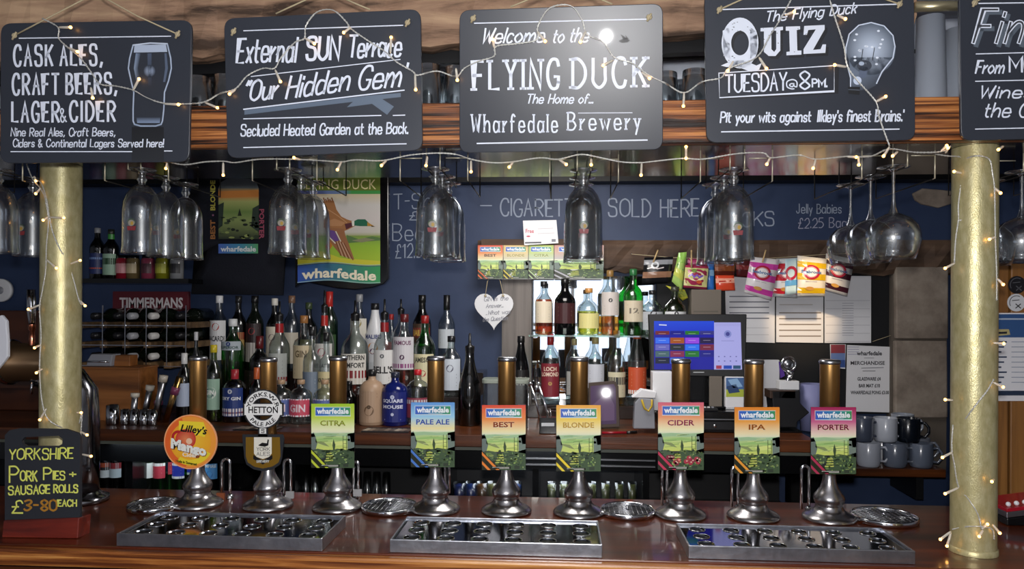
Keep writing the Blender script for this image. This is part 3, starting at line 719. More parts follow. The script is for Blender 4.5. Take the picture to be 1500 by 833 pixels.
# ================================================================ DRIP TRAYS
M_traytop = mat('polished_tray_steel', '#7d828c', .07, 1, bump=.02, bscale=9)
M_trayside = mat('worn_tray_steel', '#b9bcc6', .34, 1, bump=.15, bscale=60, vary=['#8d9098', '#b4b7c0', '#d0d3da'], vscale=14)
TZ = CT + .031
def tray(xl, xr_, yf, label, xbl, xbr):
    a = PZ(xl, yf[0], TZ); b = PZ(xr_, yf[1], TZ); c = PZ(xbl, 757 + (8 if xl > 900 else 0), TZ); d = PZ(xbr, 757 + (8 if xl > 900 else 0), TZ)
    y0 = (a.y + b.y) / 2; y1 = y0 + .195
    if xl > 900: y1 = y0 + .18
    o = root('drip_tray', ((a.x + b.x) / 2, y0, CT), label, 'drip tray', 'steel drip trays on the bar')
    x0, x1 = a.x, b.x; t = .004
    m = MB(); m.box((x0, y0, CT + .0005), (x1, y0 + t, TZ)); m.box((x0, y1 - t, CT + .0005), (x1, y1, TZ)); m.box((x0, y0 + t, CT + .0005), (x0 + t, y1 - t, TZ)); m.box((x1 - t, y0 + t, CT + .0005), (x1, y1 - t, TZ))
    m.build('tray_wall', M_trayside, o, bevel=.0012)
    # perforated insert: a plate with real round holes
    zp = TZ - .006; nx = max(6, int((x1 - x0) / .078)); ny = 3; cw = (x1 - x0 - 2 * t - .002) / nx; ch = (y1 - y0 - 2 * t - .002) / ny; R = min(cw, ch) * .33
    pm = MB(); N = 16
    for i in range(nx):
        for j in range(ny):
            cx = x0 + t + .001 + cw * (i + .5); cy = y0 + t + .001 + ch * (j + .5); on = []; inn = []; low = []
            for k in range(N):
                an = 2 * math.pi * k / N + math.pi / N; ca, sa = math.cos(an), math.sin(an); q = max(abs(ca), abs(sa))
                on.append((cx + ca / q * cw / 2, cy + sa / q * ch / 2, zp)); inn.append((cx + ca * R, cy + sa * R, zp)); low.append((cx + ca * R * .9, cy + sa * R * .9, zp - .0022))
            # corners pulled exactly
            vs = on + inn + low; fs = []
            for k in range(N):
                k2 = (k + 1) % N; fs += [(k, k2, N + k2, N + k), (N + k, N + k2, 2 * N + k2, 2 * N + k)]
            pm.add(vs, fs, 0, False)
            for sx in (-1, 1):
                for sy in (-1, 1):
                    # tiny corner triangles closing the square
                    c1 = [p for p in on if (p[0] - cx) * sx > 0 and (p[1] - cy) * sy > 0]
                    e1 = max(c1, key=lambda p: abs(p[0] - cx) - abs(p[1] - cy)); e2 = max(c1, key=lambda p: abs(p[1] - cy) - abs(p[0] - cx))
                    m1 = [p for p in c1 if abs(abs(p[0] - cx) - cw / 2) < 1e-6]; m2 = [p for p in c1 if abs(abs(p[1] - cy) - ch / 2) < 1e-6]
                    if m1 and m2:
                        u = max(m1, key=lambda p: abs(p[1] - cy)); v = max(m2, key=lambda p: abs(p[0] - cx)); pm.poly([u, (cx + sx * cw / 2, cy + sy * ch / 2, zp), v])
    pm.build('perforated_insert', M_traytop, o)
    for i in range(nx):
        for j in range(ny):
            cx = x0 + t + .001 + cw * (i + .5); cy = y0 + t + .001 + ch * (j + .5)
            MB().tube([(cx + R * 1.02 * math.cos(k / 20 * 6.2832), cy + R * 1.02 * math.sin(k / 20 * 6.2832), zp + .0006) for k in range(20)], .0011, 5, closed=True).build('hole_rim', M_chrome, o)
    MB().box((x0 + t, y0 + t, CT + .001), (x1 - t, y1 - t, TZ - .0085)).build('tray_bottom', mat('dark_tray_hollow', '#191a1c', .4, .5), o)
    return x0, x1
tray(172, 471, (780, 789), 'steel drip tray at the left, under the mango and Hetton pump clips', 210, 503)
tray(570, 882, (791, 796), 'brightly reflecting steel drip tray in the middle, under the pale ale to blonde clips', 608, 880)
tray(1010, 1337, (801, 804), 'steel drip tray at the right, under the cider to porter clips', 993, 1290)

# ================================================================ HAND PULLS
M_handle = mat('bronze_anodised_metal', '#b08650', .33, .9)
def cprof(s=1.0): return [(.070, 0), (.071, .004), (.068, .009), (.060, .015), (.046, .021), (.038, .028), (.035, .036), (.034, .040), (.037, .043), (.040, .052), (.0405, .058), (.038, .065), (.031, .074), (.023, .087), (.0185, .100), (.0165, .118), (.0165, .126), (.0185, .128), (.0185, .134), (.016, .137), (.015, .16)]
PY0 = 2.09
PUMPS = [(290, 522, 24), (393, 524, 24), (495, 522, 25), (638, 522, 25), (742, 523, 26), (848, 523, 26), (997, 526, 27), (1104, 527, 27), (1215, 527, 28)]
PL = ['hand pull carrying the round mango cider clip', 'hand pull carrying the Hetton pale ale clip', 'hand pull behind the lime green citra clip', 'hand pull behind the blue pale ale clip', 'hand pull behind the red and orange best clip',
      'hand pull behind the yellow blonde clip', 'hand pull behind the pink cider clip', 'hand pull behind the orange IPA clip', 'hand pull behind the maroon porter clip']
pump0 = None; pump_x = []; pumps = []
for (px, ty, w_), lab in zip(PUMPS, PL):
    x = PY(px, 640, PY0).x; pump_x.append(x)
    H = PY(px, ty, PY0).z - CT
    o = root('hand_pull', (x, PY0, CT), lab, 'beer pump', 'hand pulled beer pumps along the bar'); pumps.append(o)
    c = (x, PY0, CT + .0008)
    MB().lathe([(0.001, 0)] + cprof(), c, 28).build('pump_base', M_pewter, o)
    MB().lathe([(.0145, .155), (.0145, H - .31 + .16)], c, 16).build('stem', M_pewter, o)
    rh = w_ * MPP(px, PY0) / 2
    MB().lathe([(.012, H - .245), (rh * .96, H - .24), (rh, H - .012)], c, 24).build('handle', M_handle, o)
    MB().lathe([(rh, H - .012), (rh * 1.07, H - .010), (rh * 1.08, H - .004), (rh * .98, H), (.001, H)], c, 24).build('handle_cap', M_steel, o)
# pump stems reach the handles: short connecting rods
    MB().lathe([(.010, .15), (.010, H - .238)], c, 12).build('pump_rod', M_steel, o)

# ================================================================ PUMP CLIPS
YCp = PY0 - .036; CP = YP(YCp)
M_clip = mat('clip_edge_plastic', '#26282c', .4)
def landscape(A, x0, y0, x1, y1, sky, theme, stripes, name, dark, apples=False, L=0):
    W = x1 - x0; H = y1 - y0; X_ = lambda u: x0 + W * u; Y_ = lambda v: y0 + H * v; rr = random.Random(name)
    A.vgrad(x0, x1, [(Y_(0), sky[0]), (Y_(.22), sky[1]), (Y_(.4), sky[2]), (Y_(.45), '#e9eccb')], L)
    A.vgrad(x0, x1, [(Y_(.45), '#cbdcb8'), (Y_(.52), '#b4d08c'), (Y_(.6), '#bcd47c'), (Y_(.72), '#d4df72')], L)
    P = lambda pts, c, l=L + 1: A.poly([(X_(u), Y_(v)) for u, v in pts], c, l)
    P([(0, .47), (.3, .45), (.6, .47), (1, .45), (1, .5), (.6, .51), (.3, .5), (0, .52)], '#a5c79b'); P([(.1, .55), (.5, .52), (.9, .55), (.9, .58), (.5, .56), (.1, .58)], '#a0c878')
    P([(.1, .58), (.3, .6), (.42, .67), (.3, .65), (.1, .6)], '#8c9a66'); P([(.45, .6), (.8, .58), (.8, .64), (.5, .66)], '#dbe68a')
    P([(0, .46), (.06, .45), (.1, .52), (.14, .62), (.1, .72), (0, .73)], '#6c7a74'); P([(.84, .47), (1, .45), (1, .75), (.84, .73)], '#76867c'); P([(.9, .5), (1, .48), (1, .6), (.92, .6)], '#8a9a8e')
    P([(0, .73), (.14, .7), (.3, .72), (.38, .76), (.3, .84), (.12, .9), (0, .9)], '#50624a'); P([(.44, .74), (.6, .7), (.8, .72), (1, .68), (1, 1), (.3, 1), (.42, .88)], '#485c42')
    P([(.34, .76), (.46, .74), (.47, .82), (.45, .9), (.3, .92), (.36, .84)], '#55702f')
    for i in range(4): v = .77 + i * .037; P([(.36 - .02 * i, v), (.48 + .01 * i, v - .006), (.5, v + .012), (.37 - .02 * i, v + .014)], '#c9cf6a', L + 2)
    P([(.5, .6), (.52, .55), (.54, .6), (.56, .64), (.545, .72), (.51, .72), (.49, .65)], '#44563c', L + 2)
    for u in (.74, .82): A.line([(X_(u), Y_(.5)), (X_(u), Y_(.74))], W * .014, '#5c6a45', L + 2)
    for v in (.56, .62, .68): A.line([(X_(.74), Y_(v)), (X_(.82), Y_(v))], W * .01, '#5c6a45', L + 2)
    for _ in range(64): A.ell(X_(rr.uniform(.04, .96)), Y_(rr.uniform(.73, .97)), W * rr.uniform(.008, .03), H * rr.uniform(.005, .02), rr.choice(['#3c5038', '#7a9a58', '#90ac60', '#2f3f2c', '#a3b878', '#33463a', '#48603c']), L + 2, 7)
    for _ in range(34): A.ell(X_(rr.uniform(.08, .92)), Y_(rr.uniform(.71, .94)), W * rr.uniform(.03, .06), H * rr.uniform(.008, .02), rr.choice(['#3a4c36', '#56683f', '#6c8450', '#8a9c5a', '#2e3c2e']), L + 1.5, 7)
    for _ in range(12): v_ = rr.uniform(.47, .68); u_ = rr.uniform(.15, .6); A.line([(X_(u_), Y_(v_)), (X_(u_ + .2), Y_(v_ - .01))], H * .006, rr.choice(['#7c9c5c', '#d8e09c', '#94b070']), L + 1.5)
    if apples:
        for _ in range(13): u, v = rr.uniform(.2, .98), rr.uniform(.78, .93); A.ell(X_(u), Y_(v), W * .055, H * .035, rr.choice(['#b0394a', '#c65a52', '#8f2f45']), L + 3, 10); A.ell(X_(u + .015), Y_(v - .008), W * .02, H * .012, '#e0b0a0', L + 4, 8)
    P([(0, .7), (.42, 1), (0, 1)], '#2b2f22', L + 3)
    for k in (0, .14, .28):
        P([(0, .72 + k), (.0, .77 + k), ((1 - .77 - k) / .7 if .77 + k < 1 else 0, 1), ((1 - .72 - k) / .7, 1)], theme, L + 4)
    P([(.2, .95), (.66, .95), (.66, .985), (.2, .985)], '#23281f', L + 4); P([(.74, .935), (.86, .935), (.86, .985), (.74, .985)], '#3a4538', L + 4)
    A.line([(X_(.24), Y_(.96)), (X_(.62), Y_(.96))], H * .006, '#e6e6dc', L + 5); A.line([(X_(.4), Y_(.976)), (X_(.62), Y_(.976))], H * .006, '#e6e6dc', L + 5)
    A.hgrad([(X_(.1), '#3f63c8'), (X_(.5), '#3a86b4'), (X_(.9), '#3f9a58')], Y_(.06), Y_(.185), L + 3)
    A.line([(X_(.09), Y_(.055)), (X_(.91), Y_(.055)), (X_(.91), Y_(.19)), (X_(.09), Y_(.19)), (X_(.09), Y_(.055))], W * .012, '#d8e6ea', L + 4)
    A.bt('wharfedale', X_(.13), X_(.87), Y_(.155), H * .085, '#f1f5f8', L + 5, bold=.035)
    A.line([(X_(.4), Y_(.172)), (X_(.72), Y_(.172))], H * .004, '#e8f0f0', L + 5)
    if name:
        n = len(name); hw = min(.38, .055 * n + .02)
        A.bt(name, X_(.5 - hw), X_(.5 + hw), Y_(.345), H * .085, '#f0e8c0', L + 4, bold=.05); A.bt(name, X_(.5 - hw), X_(.5 + hw), Y_(.34), H * .08, dark, L + 5, bold=.03)
CLIPS = [((456, 591, 519, 685), 2, ('#a4cc2a', '#c6dd55', '#f0f3c4'), '#c8d640', 'CITRA', '#8a9a28', 'lime green pump clip lettered citra', 0),
         ((602, 589, 666, 684), 3, ('#5f9ade', '#9dd0ec', '#f3e6a8'), '#4f7fd0', 'PALE ALE', '#2f58a8', 'blue pump clip lettered pale ale', 0),
         ((706, 593, 770, 688), 4, ('#e0432c', '#f0924a', '#f6e8b0'), '#ef8a3c', 'BEST', '#8a3a1c', 'red and orange pump clip lettered best', 0),
         ((815, 593, 880, 690), 5, ('#f0a838', '#f6d45a', '#f8efc0'), '#f2d83c', 'BLONDE', '#c2992a', 'golden yellow pump clip lettered blonde', 0),
         ((964, 589, 1031, 688), 6, ('#d8607a', '#f0a070', '#f6efc0'), '#c83c5c', 'CIDER', '#93304a', 'pink pump clip lettered cider with apples', 1),
         ((1076, 596, 1142, 693), 7, ('#ea8a2c', '#f2a850', '#f6e6b8'), '#f0a23c', 'IPA', '#9a5218', 'orange pump clip lettered IPA', 0),
         ((1188, 596, 1254, 694), 8, ('#a8285a', '#d06a94', '#f2dccc'), '#b23a58', 'PORTER', '#7a1c40', 'maroon pump clip lettered porter', 0)]
for (x0, y0, x1, y1), pi, sky, th_, nm, dk_, lab, ap in CLIPS:
    a = CP(x0, y0); b = CP(x1, y1); o = MB().box((a.x, YCp, b.z), (b.x, YCp + .004, a.z)).build('pump_clip', M_clip, pumps[pi], bevel=.001, label=lab)
    pxm = pump_x[pi]; MB().box((pxm - .008, YCp + .004, b.z + .03), (pxm + .008, PY0 - .0145, b.z + .05)).build('clip_bracket', M_steel, o)
    rl = random.Random(pi); A = Art(lambda x, y, l: CP(x, y, l), .00025); landscape(A, x0, y0, x1, y1, sky, th_, th_, nm, dk_, ap); A.build('printed_face', o, PRINTG)
# mango roundel
a = CP(279, 647); o = MB().prism([CP(279 + 39 * math.cos(t / 40 * 6.2832), 647 + 40 * math.sin(t / 40 * 6.2832)) for t in range(40)], (0, .005, 0)).build('pump_clip', mat('clip_rim_cream', '#f0a878', .3), pumps[0], label='round orange pump clip lettered mango with a red fruit')
MB().box((a.x + .005, YCp + .005, a.z - .01), (a.x + .025, PY0 - .0145, a.z + .01)).build('clip_bracket', M_steel, o)
A = Art(lambda x, y, l: CP(x, y, l), .0003)
A.ell(279, 647, 37.5, 38.5, '#f08a3c', 0, 40); A.ring(279, 647, 29, 37, '#ea6a34', 1, 40, 100, 250); A.ring(279, 647, 29, 37, '#f4a040', 1, 40, -110, 100)
A.ring(279, 647, 0, 30, '#f6c83c', 2, 40, c2='#f2aa30'); A.poly([(262, 616), (298, 618), (302, 628), (300, 640), (285, 636), (262, 628)], '#f2d83a', 3); A.ring(279, 647, 26, 34, '#f0d638', 3, 30, 30, 125)
A.ring(272, 643, 0, 15, '#e88a5c', 4, 24, c2='#c93a34'); A.ell(277, 646, 4.5, 4.5, '#f2c8a8', 5, 14); A.ring(261, 640, 6, 10, '#b92c30', 5, 16, 120, 290)
A.bt("Lilley's", 264, 302, 631, 10, '#20201c', 6, .03, slant=.3, slope=.13)
A.bt('Mango', 251, 303, 656, 14, '#8a4a2a', 6, .07, slant=.05, slope=.24); A.bt('Mango', 250, 302, 655, 13.5, '#eef0ea', 7, .06, slant=.05, slope=.24)
A.bt('Cider', 267, 289, 668, 6, '#f4e6d0', 7, .04, slope=.08); A.text('Made in Somerset', 258, 288, 676, 3.2, .8, '#5a5a20', 6, slope=.18)
A.build('printed_face', o, PRINTG)
# Hetton clip: wheel sign above a shield
a = CP(385, 600); m = MB(); n = 40
def ringprism(mb, cx, cy, r0, r1, y0, y1):
    O = [CP(cx + r1 * math.cos(t / n * 6.2832), cy + r1 * 1.02 * math.sin(t / n * 6.2832)) for t in range(n)]; I = [CP(cx + r0 * math.cos(t / n * 6.2832), cy + r0 * 1.02 * math.sin(t / n * 6.2832)) for t in range(n)]
    vs = O + I + [p + Vector((0, y1, 0)) for p in O] + [p + Vector((0, y1, 0)) for p in I]; fs = []
    for k in range(n):
        k2 = (k + 1) % n; fs += [(k, k2, n + k2, n + k), (2 * n + k, 3 * n + k, 3 * n + k2, 2 * n + k2), (k, 2 * n + k, 2 * n + k2, k2), (n + k, n + k2, 3 * n + k2, 3 * n + k)]
    mb.add(vs, fs)
ringprism(m, 385, 599, 15, 28.5, 0, .004)
m.prism([CP(356, 590), CP(415, 590), CP(415, 609), CP(356, 609)], (0, .0045, 0)); m.prism([CP(378, 625), CP(392, 625), CP(392, 640), CP(378, 640)], (0, .004, 0))
SHP = [(355, 636), (414, 636), (416, 642), (413, 670), (410, 680), (400, 687), (385, 690), (371, 687), (361, 680), (358, 670), (355, 642)]
m.prism([CP(x, y) for x, y in SHP], (0, .005, 0)); o = m.build('pump_clip', M_clip, pumps[1], label='black and white Hetton pale ale clip, ring and bar over a brown shield')
MB().box((pump_x[1] - .012, YCp + .005, CP(385, 665).z), (pump_x[1] + .012, PY0 - .0145, CP(385, 655).z)).build('clip_bracket', M_steel, o)
A = Art(lambda x, y, l: CP(x, y, l), .0003)
A.ring(385, 599, 16.5, 26.5, '#e8e8e6', 0, 40, ky=1.02); A.rect(358, 591.5, 413, 607.5, '#ececea', 1); A.bt('HETTON', 364, 407, 604.5, 9.5, '#15151a', 2, .02)
A.rect(380, 627, 390, 635, '#e4e4e0', 1); A.text('S', 383, 387, 633.5, 5, 1, '#222222', 2)
def arcf(cx, cy, r, mid, dirn):
    def f(X__, yb, Y__):
        s_ = (X__ - cx) / r
        an = mid + s_ * dirn
        rr_ = r + Y__ * dirn
        return (cx + rr_ * math.cos(an), cy + rr_ * 1.02 * math.sin(an))
    return f
A.bt('YORKS.W.R', 385 - 27, 385 + 27, 0, 6, '#1a1a1e', 2, .015, f=arcf(385, 599, 18.6, -math.pi / 2, 1))
A.bt('PALE ALE', 385 - 22, 385 + 22, 0, 6, '#1a1a1e', 2, .015, f=lambda X__, yb, Y__: (385 + (24.8 - Y__) * math.cos(math.pi / 2 - (X__ - 385) / 24.8), 599 + (24.8 - Y__) * 1.02 * math.sin(math.pi / 2 - (X__ - 385) / 24.8)))
A.poly([(360, 640), (410, 640), (411, 668), (408, 677), (399, 683), (385, 686), (372, 683), (363, 677), (360, 668)], '#7a5c1c', 0)
A.poly([(372, 640), (398, 640), (398, 664), (394, 669), (385, 672), (376, 669), (372, 664)], '#e6e2d6', 1)
A.poly([(378, 652), (384, 648), (391, 649), (392, 643), (394, 644), (393, 652), (388, 654), (381, 653)], '#18181a', 2)
A.text('YORK', 376, 395, 660, 5, .7, '#55534e', 2); A.text('ALES', 376, 395, 667, 5, .7, '#55534e', 2)
A.poly([(371, 666), (385, 674), (399, 666), (399, 672), (385, 680), (371, 672)], '#18181c', 2); A.text('BREWERY', 376, 394, 677, 3, .7, '#e8e8e0', 3)
A.build('printed_face', o, PRINTG)

# ================================================================ SPOUTS, ROUND RINSERS
def spout(xa, xb, ya, yb, label, tag=None):
    Y = 2.16; A_ = PY(xa, 700, Y); B_ = PY(xb, 700, Y); zt = PY(xa, ya, Y).z
    o = root('swan_neck_spout', (B_.x, Y, CT), label, 'beer spout', 'swan neck beer spouts behind the hand pulls')
    r = abs(B_.x - A_.x) / 2; cx = (A_.x + B_.x) / 2; s_ = 1 if B_.x > A_.x else -1
    pts = [(B_.x, Y, CT + .001)] + [(B_.x, Y, CT + (zt - CT - r) * k / 3) for k in (1, 2, 3)]
    pts += [(cx + s_ * r * math.cos(k / 8 * math.pi), Y, zt - r + r * math.sin(k / 8 * math.pi)) for k in range(1, 9)]
    zb_ = PY(xa, yb, Y).z; pts += [(A_.x, Y, zb_)]
    MB().tube(pts, .0042, 10).build('pipe', M_chrome, o); MB().lathe([(.011, 0), (.011, .01), (.006, .014)], (B_.x, Y, CT + .0006), 16, cap0=True).build('flange', M_chrome, o)
    if tag:
        MB().box((A_.x - .012, Y - .010, zb_ + .015), (A_.x + .012, Y - .004, zb_ + .035)).build('tap_tag', mat(tag, {'copper_tag': '#8a4a2c', 'grey_tag': '#9a9a9c'}[tag], .5), o)
spout(325, 337, 672, 738, 'steel swan neck spout with a brown tag between mango and Hetton pulls', 'copper_tag')
spout(426, 416, 673, 736, 'steel swan neck spout with a grey tag right of the Hetton pull', 'grey_tag')
spout(525, 518, 676, 733, 'steel swan neck spout right of the citra pull', 'grey_tag')
spout(658, 652, 678, 722, 'steel swan neck spout right of the pale ale pull')
spout(970, 977, 684, 740, 'steel swan neck spout left of the cider pull')
spout(1072, 1081, 684, 742, 'steel swan neck spout left of the IPA pull')
spout(1174, 1185, 682, 745, 'steel swan neck spout left of the porter pull')
def rinser(px, py, rpx, label):
    c = PZ(px, py, CT + .012); R = rpx * MPP(px, c.y)
    o = root('glass_rinser', (c.x, c.y, CT), label, 'glass rinser', 'round chrome glass rinsers on the bar')
    z0 = CT + .0008
    MB().lathe([(R * .94, 0), (R, .002), (R, .013), (R * .97, .0155), (R * .94, .013), (R * .93, .004)], (c.x, c.y, z0), 40).build('rim', M_chrome, o)
    MB().lathe([(R * .925, .002), (.001, .002)], (c.x, c.y, z0), 32).build('drain_pan', mat('dark_drain_pan', '#1c1a1a', .35, .6), o)
    mb = MB(); k = 5
    for i in range(-k, k + 1):
        d = R * .92 * i / (k + .5); h = math.sqrt(max(0, (R * .92) ** 2 - d * d))
        mb.tube([(c.x - h, c.y + d, z0 + .0115), (c.x + h, c.y + d, z0 + .0115)], .0008, 5); mb.tube([(c.x + d, c.y - h, z0 + .0133), (c.x + d, c.y + h, z0 + .0133)], .0008, 5)
    mb.build('wire_mesh', M_steel, o, kind='stuff')
    MB().sphere((c.x, c.y, z0 + .015), .005).build('spray_nozzle', M_chrome, o)
rinser(227, 738, 38, 'round chrome glass rinser left of the mango pull'); rinser(571, 740, 41, 'round chrome glass rinser between the citra and pale ale pulls')
rinser(919, 746, 40, 'round chrome glass rinser between the blonde and cider pulls'); rinser(1295, 755, 46, 'largest round chrome glass rinser, between the porter pull and the right column')

# ================================================================ HANGING GLASSES AND RACKS
M_glass = thin('clear_glass', '#f6f8f9', .05, .95, .06, 2.1, .045)
M_foot = thin('clear_glass_foot', '#f2f5f6', .14, .85, .08, 1.8, .12)
def pint_glass(loc, lab, grp, emblem=True):
    o = root('stemmed_pint_glass', loc, lab, 'glass', grp); x, y, z = loc
    MB().lathe([(.001, 0), (.034, -.001), (.036, -.003), (.034, -.005), (.012, -.009), (.009, -.013)], loc, 28).build('foot', M_foot, o)
    MB().lathe([(.009, -.013), (.008, -.02), (.012, -.026), (.0125, -.03), (.008, -.036), (.009, -.04)], loc, 16).build('stem', M_foot, o)
    b = [(.001, -.040), (.010, -.041), (.024, -.050), (.036, -.066), (.0445, -.088), (.047, -.11), (.0475, -.14), (.0478, -.18), (.0482, -.205), (.0500, -.221), (.0496, -.2225)]
    b2 = [(.0475, -.2205), (.0456, -.205), (.0450, -.18), (.0447, -.14), (.044, -.11), (.0415, -.090), (.033, -.069), (.021, -.054), (.001, -.048)]
    MB().lathe(b + b2, loc, 32).build('bowl', M_glass, o)
    if emblem:
        A = Art(cylmap(x, y, z, .0484), .0002)
        A.ell(0, .147, .009, .008, '#8f8a80', 0, 12); A.poly([(-.012, .155), (.012, .155), (.010, .166), (-.010, .166)], '#7c2a30', 1); A.ell(.002, .148, .004, .005, '#a88838', 1, 10); A.ring(0, .147, .0095, .011, '#4c6444', 1, 14, 180, 360)
        A.build('printed_emblem', o)
    return o
def wine_glass(loc, lab, grp, R=.062):
    o = root('wine_glass', loc, lab, 'glass', grp)
    MB().lathe([(.001, 0), (.036, -.001), (.038, -.003), (.036, -.0045), (.01, -.008), (.005, -.014)], loc, 28).build('foot', M_foot, o)
    MB().lathe([(.005, -.014), (.0038, -.04), (.0038, -.08), (.006, -.1), (.012, -.115)], loc, 14).build('stem', M_foot, o)
    b = [(.001, -.112), (.018, -.117), (.04, -.128), (.055, -.145), (R, -.165), (R, -.18), (R - .006, -.205), (R - .012, -.226)]
    MB().lathe(b + [(r - .0016, z_) for r, z_ in reversed(b[1:])] + [(.001, -.1145)], loc, 32).build('bowl', M_glass, o)
    return o
M_rackd = mat('dark_rack_wire', '#2c2a28', .4, .5)  # darker wire for the rails that run back
M_rack = mat('pale_rack_wire', '#d6cfb8', .35, .5)
def rack(px, Y0, Y1, zf, label, wide=.085):
    x = PY(px, 250, Y0).x; o = root('glass_rack', (x, (Y0 + Y1) / 2, SU), label, 'glass rack', 'wire glass racks under the gantry shelf')
    ya, yb = Y0 - .035, Y1 + .04; zr = zf - .0075; zt = SZ - .0005
    for s in (-1, 1):
        MB().tube([(x + s * .017, ya, zt), (x + s * .017, ya, zr), (x + s * .017, ya + .01, zr)], .0017, 6).build('front_hook', M_rack, o)
        MB().tube([(x + s * .017, ya + .01, zr), (x + s * .017, yb, zr), (x + s * .017, yb, zt)], .0017, 6).build('inner_rail', M_rackd, o)
        zo = zf - .035
        MB().tube([(x + s * wide, ya + .01, zt), (x + s * wide, ya + .01, zo), (x + s * wide, ya + .02, zo)], .0017, 6).build('front_hook', M_rack, o)
        MB().tube([(x + s * wide, ya + .02, zo), (x + s * wide, yb, zo), (x + s * wide, yb, zt)], .0017, 6).build('outer_rail', M_rackd, o)
    for s in (-1, 1): MB().tube([(x + s * wide, ya + .01, zf + .02), (x + s * .03, ya + .01, zf + .02)], .0014, 6).build('crossbar', M_rack, o)
    return x
rows = [  # px of the front glass, foot py, kind, depths, words
    (-2, 248, 'p', (1.9, 2.03), 'row left of the left column'), (208, 247, 'p', (1.9, 2.02, 2.13), 'row left of the dark shirt'),
    (422, 247, 'p', (1.92, 2.02, 2.12), 'row before the duck pub sign'), (638, 246, 'p', (1.88, 1.99, 2.1), 'row third from the left column'),
    (855, 248, 'p', (1.9, 2.01, 2.12), 'row over the small clip strip'), (1075, 247, 'p', (1.86, 1.97, 2.08), 'row over the sweet packets'),
    (1309, 243, 'w', (1.88, 2.015, 2.15), 'row left of the right column'), (1497, 250, 'w', (1.93, 2.07), 'row right of the right column')]
od = ['front', 'second', 'rearmost']
for px, py, k, Ys, words in rows:
    zf = PY(px, py, Ys[0]).z; x = PY(px, py, Ys[0]).x; xr0 = x
    kindw = 'stemmed pint glasses' if k == 'p' else 'large wine glasses'
    for i, Y in enumerate(Ys):
        what = 'clear stemmed pint glass' if k == 'p' else 'large clear wine glass'
        nm = od[i] if len(Ys) == 3 or i == 0 else 'rear'
        lab = '%s hung upside down, %s of %s' % (what, nm, words)
        (pint_glass if k == 'p' else wine_glass)((x, Y, zf), lab, 'glasses hanging under the gantry')
    rack(px, Ys[0], Ys[-1], zf, 'pale wire glass rack holding the %s' % words)

# ================================================================ TUMBLERS AND CUP STACKS ON THE SHELF
M_dglass = thin('smoky_glass', '#c9ced0', .10, .8, .06, 2.0)
def tumbler(px, top, Y, label, r=.033):
    x = PY(px, 130, Y).x; H = ZY(top, Y, px) - SU
    o = root('tumbler', (x, Y, SU), label, 'glass', 'tumblers upside down on the gantry shelf')
    MB().lathe([(r * 1.08, .0006), (r, H * .6), (r * .86, H), (.001, H - .004)], (x, Y, SU), 22).build('tumbler_wall', M_dglass, o)
    MB().lathe([(r * 1.0, .001), (r * .9, H * .6), (r * .76, H - .014), (.001, H - .016)], (x, Y, SU), 22).build('tumbler_inside', M_dglass, o)
for px, top, Y, lab in [(292, 114, 1.86, 'near dark tumbler between the first and second signs'), (313, 123, 2.05, 'small far tumbler between the first and second signs'), (330, 112, 1.9, 'tumbler partly behind the left edge of the second sign'),
                        (628, 97, 1.86, 'tallest tumbler between the second and third signs'), (648, 108, 2.03, 'far tumbler between the second and third signs'), (668, 100, 1.9, 'tumbler partly behind the left edge of the third sign'),
                        (975, 108, 1.9, 'tumbler partly behind the right edge of the third sign'), (993, 120, 2.08, 'small far tumbler between the third and fourth signs'), (1017, 104, 1.86, 'near tumbler between the third and fourth signs')]:
    tumbler(px, top, Y, lab)
M_cup = mat('frosted_plastic', '#a8b0bd', .35, trans=.25)
for px, top, lab in [(1363, 26, 'tall stack of frosted plastic cups beside the fourth sign'), (1404, 44, 'shorter stack of frosted plastic cups behind the fifth sign')]:
    Y = 1.86 if px < 1380 else 1.96; x = PY(px, 100, Y).x; H = ZY(top, Y, px) - SU; o = root('cup_stack', (x, Y, SU), lab, 'cups', 'plastic cup stacks on the gantry shelf')
    r = 23 * MPP(px, Y)
    for i in range(6):
        z_ = SU + .0006 + i * .009
        MB().lathe([(r, 0), (r + .0015, .001), (r + .0012, .003), (r - .0005, .004), (r - .001, .0088)], (x, Y, z_), 28).build('cup_rim', M_cup, o)
    MB().lathe([(r - .001, .054), (r * .80, H), (.001, H)], (x, Y, SU), 28).build('cup_body', M_cup, o)

